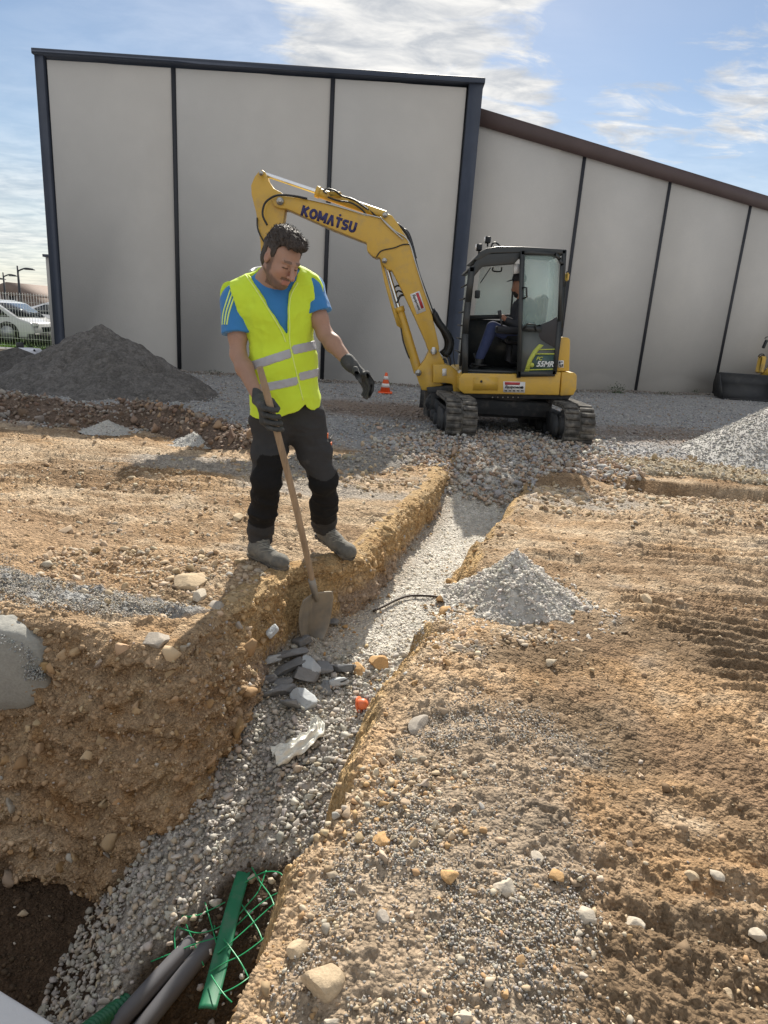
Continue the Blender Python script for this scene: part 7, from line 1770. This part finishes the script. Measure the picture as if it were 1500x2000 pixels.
# broken slate grey pieces
M_SLATE = mat('slate grey rubble', (0.21, 0.215, 0.222), rough=0.75, var=0.15, scale=10, bump=0.35, bscale=40, fine=0.1, fscale=120, spec=0.3, bdist=0.006)
M_SLATP = mat('pale slate face', (0.46, 0.49, 0.51), rough=0.7, var=0.1, scale=10, bump=0.2, bscale=40, spec=0.3)
def chunk(px, py, w, h, ang, m, lab, seed, thick=0.03, lift=0.03):
    g_ = ongr(px, py); k = g_[1]/FPX*1.15; r = np.random.default_rng(seed); v, f = ico(3); v = v*((np.abs(v)**7).sum(1)**(-1/7))[:, None]*1.05
    for q_ in range(6):
        nn_ = r.normal(size=3)*np.array([1, 1, 0.7]); nn_ /= np.linalg.norm(nn_); dd = r.uniform(0.55, 0.95); q = v@nn_; mk = q > dd; v[mk] -= np.outer(q[mk]-dd, nn_)
    v = v/np.abs(v).max(0)*np.array([w*0.56*k, h*0.75*k, thick*0.75]); v += r.normal(size=v.shape)*0.0008
    tx, ty = r.normal()*0.35, -0.25+r.normal()*0.3; Rx = np.array([[1, 0, 0], [0, math.cos(ty), -math.sin(ty)], [0, math.sin(ty), math.cos(ty)]]); Ry = np.array([[math.cos(tx), 0, math.sin(tx)], [0, 1, 0], [-math.sin(tx), 0, math.cos(tx)]])
    ca, sa = math.cos(ang), math.sin(ang); v = v@Rx.T@Ry.T@np.array([[ca, -sa, 0], [sa, ca, 0], [0, 0, 1]]).T
    o = link_mesh('broken_slab', v+g_+np.array([0, 0, lift+thick*0.3]), f, m); tag(o, lab, 'rubble', 'grey broken pieces in the trench'); return o
CH = [(530,1296,44,16,0.5,M_SLATP,'thin pale bluish plate at the upper left of the grey rubble',0.03),
 (566,1290,60,24,0.45,M_SLATE,'long flat dark plate at the top of the grey rubble',0.05),
 (564,1318,58,24,0.6,M_SLATE,'second long grey plate below the top one',0.05),
 (592,1262,30,24,0.9,M_SLATE,'upright grey piece directly under the shovel blade',0.05),
 (604,1322,42,26,-0.5,M_SLATP,'pale topped block in the middle of the grey rubble',0.08),
 (590,1336,46,30,-0.6,M_SLATE,'dark wedge leaning on the pale topped block',0.07),
 (636,1316,30,26,0.3,M_SLATE,'grey block right of the middle of the rubble',0.04),
 (668,1316,26,34,1.2,M_SLATE,'grey block beside the black wire loop',0.04),
 (662,1338,34,18,0.1,M_SLATP,'pale angular piece under the black wire loop',0.02),
 (548,1342,40,18,0.5,M_SLATE,'small flat plate at the left of the rubble',0.03),
 (547,1360,66,22,0.3,M_SLATE,'long rounded grey piece at the lower left of the rubble',0.04),
 (568,1386,46,32,0.4,M_SLATE,'dark dusty piece at the bottom of the rubble',0.04),
 (592,1376,40,34,0.5,M_SLATP,'pale flat faced piece at the bottom right of the rubble',0.04),
 (638,1350,24,22,0.0,M_SLATE,'squat grey stone between the rubble and the wire loop',0.02),
 (522,1333,30,14,0.2,M_SLATE,'small grey sliver at the left end of the rubble',0.02),
 (650,1218,20,16,0.2,M_SLATE,'small grey piece to the right of the shovel tip',0.01),
 (532,1238,20,16,0.2,M_SLATP,'bluish grey chip against the foot of the left wall',0.01)]
for k_, (px_, py_, w_, h_, an_, m_, lab, th_) in enumerate(CH): chunk(px_, py_, w_, h_, an_, m_, lab, 60+k_, thick=0.028 if th_ < 0.06 else 0.045, lift=th_*0.7)
# black bar and wire loop
M_BARK = mat('rusty dark bar', (0.045, 0.032, 0.026), rough=0.7, var=0.3, scale=12)
def gpath(pts, lift, n=30): return bez([ongr(a, b)+np.array([0, 0, lift if np.isscalar(lift) else lift[i]]) for i, (a, b) in enumerate(pts)], n)
o = MB().tube(gpath([(729,1199),(752,1188),(776,1176),(800,1169),(835,1169),(862,1172),(888,1172)], 0.02), 0.0085, 8).build('bent_bar', M_BARK, smooth=True); tag(o, 'thin bent dark bar lying across the pale trench floor', 'bar')
lp = [ongr(673,1305), ongr(685,1308), ongr(690,1325), ongr(684,1342), ongr(668,1347), ongr(655,1340)]
o = MB().tube(bez([p_+np.array([0, 0, z_]) for p_, z_ in zip(lp, (0.06, 0.09, 0.10, 0.07, 0.05, 0.03))], 30), 0.0028, 6).build('wire_loop', M_BLACK, smooth=True); tag(o, 'thin black wire loop at the right of the grey rubble', 'wire')
# orange cap
M_ORC = mat('orange plastic', (0.80, 0.20, 0.08), rough=0.4, var=0.04, spec=0.5)
oc = ongr(702, 1388)+np.array([0, 0, 0.035]); cp_t = thing('orange_cap', 'orange plastic cap with a rim lying at the right side of the trench', 'cap', oc)
M3 = np.array([unit((0.7, -0.5, 0.3)), unit((0.1, 0.75, 0.6))*0, (0, 0, 0)]); ax_ = unit((0.80, -0.25, 0.35)); s1_ = unit(np.cross(ax_, (0, 0, 1))); s2_ = np.cross(ax_, s1_)
def lathe_ax(prof, c, seg=24):
    V = []; 
    for rr, h_ in prof:
        for k_ in range(seg): t = 2*math.pi*k_/seg; V.append(c+ax_*h_+(s1_*math.cos(t)+s2_*math.sin(t))*rr)
    F = [(i*seg+k_, i*seg+(k_+1) % seg, (i+1)*seg+(k_+1) % seg, (i+1)*seg+k_) for i in range(len(prof)-1) for k_ in range(seg)]
    return np.array(V), F
V, F = lathe_ax([(0.001, 0.045), (0.018, 0.042), (0.028, 0.030), (0.031, 0.010), (0.031, 0.0), (0.028, 0.0), (0.027, 0.010), (0.018, 0.038), (0.001, 0.040)], oc); link_mesh('dome', V, F, M_ORC, cp_t, smooth=True)
V, F = lathe_ax([(0.028, -0.004), (0.044, -0.004), (0.044, 0.0), (0.028, 0.001)], oc); link_mesh('rim', V, F, M_ORC, cp_t)
# plastic bag
M_BAG = mat('thin white film', (0.74, 0.73, 0.66), rough=0.3, var=0.06, scale=10, trans=0.0, spec=0.5, bump=0.3, bscale=25, bdist=0.01)
sp = [ongr(*q) for q in ((534,1492),(562,1482),(592,1466),(614,1448),(618,1430),(606,1425))]; spn = bez(sp, 60); m = 18; V = []
for i, c in enumerate(spn):
    t = i/(len(spn)-1); d = spn[min(i+1, len(spn)-1)]-spn[max(i-1, 0)]; d /= np.linalg.norm(d); s_ = unit(np.cross(d, (0, 0, 1))); wd = (0.062-0.032*t)*(1-0.35*(t > 0.92))
    for j in range(m+1):
        u = j/m*2-1; fold = 0.012*math.sin(u*7+t*3)+0.010*math.sin(u*15+t*9+1)+0.006*math.sin(t*40+u*5)
        V.append(c+s_*u*wd*(1+0.12*math.sin(t*21))+np.array([0, 0, 0.030+0.030*math.sqrt(max(0, 1-u*u))*(0.7+0.5*math.sin(t*3.14))+fold]))
V = np.array(V); a = (np.arange(len(spn)-1)[:, None]*(m+1)+np.arange(m)[None]).ravel(); o = link_mesh('plastic_bag', V, np.stack([a, a+1, a+m+2, a+m+1], 1), M_BAG, smooth=True)
md = o.modifiers.new('thickness', 'SOLIDIFY'); md.thickness = 0.0015; tag(o, 'crumpled white plastic sleeve on the gravel of the trench bottom', 'plastic bag')
# ---------------- pit in the foreground: pipes, hose, marker strip, net
M_GRN = mat('green plastic strip', (0.012, 0.16, 0.075), rough=0.5, var=0.15, scale=14, spec=0.4, dirt=(0.08, 0.14, 0.10), dirt_lo=0.5, dirt_hi=0.8, dscale=14)
M_NET = mat('green net strand', (0.010, 0.26, 0.10), rough=0.35, var=0.1, scale=10, spec=0.5)
M_PIPE2 = mat('dark grey pipe', (0.10, 0.10, 0.11), rough=0.6, var=0.15, scale=6, dirt=(0.11, 0.10, 0.095), dirt_lo=0.5, dirt_hi=0.9, dscale=9)
def pt(px, py, z): return G(px, py, z)
pipes = ((('upper left dark grey pipe lying in the foreground pit'), (352,1868,-1.04), (180,2080,-0.84), 0.031), (('lower right dark grey pipe lying in the foreground pit'), (394,1866,-1.05), (235,2085,-0.86), 0.032))
for lab, a, b, r_ in pipes:
    A = ongr(*a[:2])+np.array([0, 0, 0.004]); B = ongr(*b[:2])+np.array([0, 0, 0.05]); ext = unit(B-A); t = thing('pipe', lab, 'pipe', A, 'pipes in the pit'); B2 = B+ext*0.4
    MB().tube(bez([A-ext*0.06, A*0.5+B*0.5+np.array([0, 0, 0.005]), B2], 14), r_, 20, cap=True).build('tube', M_PIPE2, t, angle=50)
A = pt(262, 1945, -0.95); B = pt(150, 2030, -0.80); q = bez([A+unit(A-B)*0.05, A, (A+B)/2, B, B+unit(B-A)*0.3], 150); rr = 0.028+0.0035*np.sin(np.arange(len(q))*1.35)
o = MB().tube(q, rr, 18).build('corrugated_hose', mat('green corrugated hose', (0.01, 0.11, 0.05), rough=0.45, var=0.1), smooth=True); tag(o, 'green corrugated hose emerging beside the pipes at the bottom left', 'hose')
A = pt(480, 1690, -0.72); B = pt(405, 1962, -0.72); sd__ = unit(np.cross(B-A, (0, 0, 1))); V = []; npt = 40
for i in range(npt):
    t = i/(npt-1); c = A*(1-t)+B*t+np.array([0, 0, 0.015*math.sin(t*5)])
    wl = 0.032*(0.85+0.1*t)
    for u in np.linspace(-1, 1, 7): V.append(c+sd__*u*wl*(0.8 if i == 0 else 1)+np.array([0, 0, 0.002*math.sin(u*3+t*8)]))
a = (np.arange(npt-1)[:, None]*7+np.arange(6)[None]).ravel(); o = link_mesh('marker_strip', np.array(V), np.stack([a, a+1, a+8, a+7], 1), M_GRN, smooth=True)
md = o.modifiers.new('thickness', 'SOLIDIFY'); md.thickness = 0.006; tag(o, 'flat dark green plastic board lying across the green net in the pit', 'plastic strip')
nt_ = thing('plastic_net', 'bright green wide mesh warning net curled over the pit', 'net', pt(470, 1800, -0.8))
def strand(pts, r=0.0027, z=-0.74, lift=None):
    q = bez([pt(a, b, z if lift is None else lift[i]) for i, (a, b) in enumerate(pts)], 36); MB().tube(q, r, 6, flat=0.7).build('strand', M_NET, nt_, smooth=True)
strand([(492,1694),(508,1722),(528,1750),(538,1780),(541,1810)], lift=[-.70,-.68,-.66,-.66,-.70])
strand([(465,1732),(505,1708),(528,1702),(548,1706),(556,1722),(548,1740),(527,1752),(500,1772),(470,1800),(448,1818)], lift=[-.72,-.69,-.67,-.66,-.66,-.66,-.68,-.70,-.72,-.72])
strand([(462,1754),(480,1778),(502,1812),(512,1835),(518,1852)], lift=[-.71,-.71,-.70,-.70,-.72])
strand([(410,1898),(440,1880),(470,1866),(500,1845),(522,1826),(540,1805)], lift=[-.72,-.72,-.71,-.70,-.70,-.71])
strand([(437,1834),(455,1858),(470,1880),(485,1908)], lift=[-.71,-.71,-.71,-.72])
strand([(427,1942),(455,1930),(480,1914),(505,1892)], lift=[-.71,-.70,-.70,-.72])
strand([(412,1904),(425,1925),(440,1945),(453,1958)], lift=[-.71,-.70,-.70,-.71])
strand([(448,1818),(420,1832),(385,1842),(350,1856),(320,1868),(295,1878)], lift=[-.75,-.78,-.8,-.82,-.84,-.86])
strand([(355,1790),(385,1788),(415,1775),(440,1762)], lift=[-.78,-.78,-.77,-.75])
strand([(396,1702),(380,1706),(376,1725),(384,1745),(400,1768),(412,1790),(420,1812)], lift=[-.76,-.75,-.76,-.77,-.79,-.8,-.8])
strand([(418,1732),(392,1738),(370,1756),(358,1768),(356,1782),(366,1812),(380,1845),(398,1886)], lift=[-.76,-.77,-.77,-.77,-.78,-.8,-.82,-.84])
strand([(358,1708),(366,1740),(372,1772)], lift=[-.77,-.78,-.79])
strand([(384,1786),(362,1796),(345,1812),(341,1828),(343,1870)], lift=[-.78,-.79,-.80,-.81,-.83])
strand([(282,1852),(298,1852),(300,1868),(296,1888)], lift=[-.88,-.86,-.87,-.89])
strand([(240,1885),(262,1893),(280,1888),(298,1880)], lift=[-.92,-.91,-.9,-.88])
strand([(520,1700),(505,1740),(482,1768),(462,1792),(446,1812)], lift=[-.68,-.70,-.71,-.72,-.72])
strand([(541,1760),(512,1786),(484,1812),(452,1840),(425,1862)], lift=[-.68,-.69,-.70,-.71,-.72])
strand([(372,1722),(396,1752),(410,1796),(424,1846),(438,1890)], lift=[-.77,-.77,-.78,-.77,-.74])
strand([(350,1812),(384,1822),(416,1816),(446,1800)], lift=[-.80,-.79,-.77,-.75])
# concrete chamber edge in the near left corner
M_CH = mat('white concrete edge', (0.60, 0.60, 0.60), rough=0.8, var=0.06, bump=0.2, bscale=30)
q = [G(-120, 1870, -0.42), G(0, 1931, -0.42), G(116, 2002, -0.42), G(260, 2090, -0.42), G(-200, 2200, -0.42)]
mb = MB(); mb.prism(q, (0, 0, -0.10)); o = mb.build('chamber_edge', M_CH); b_ = o.modifiers.new('bevel', 'BEVEL'); b_.width = 0.012; b_.segments = 3; tag(o, 'pale concrete chamber edge in the bottom left corner', 'concrete edge')
qq = [G(-150, 1890, -0.53), G(0, 1955, -0.53), G(100, 2015, -0.53), G(170, 2120, -0.53), G(-200, 2200, -0.53)]
mb = MB(); mb.prism([p_ for p_ in qq], (0, 0, -0.85)); o2 = mb.build('chamber_wall', M_CONC, o)
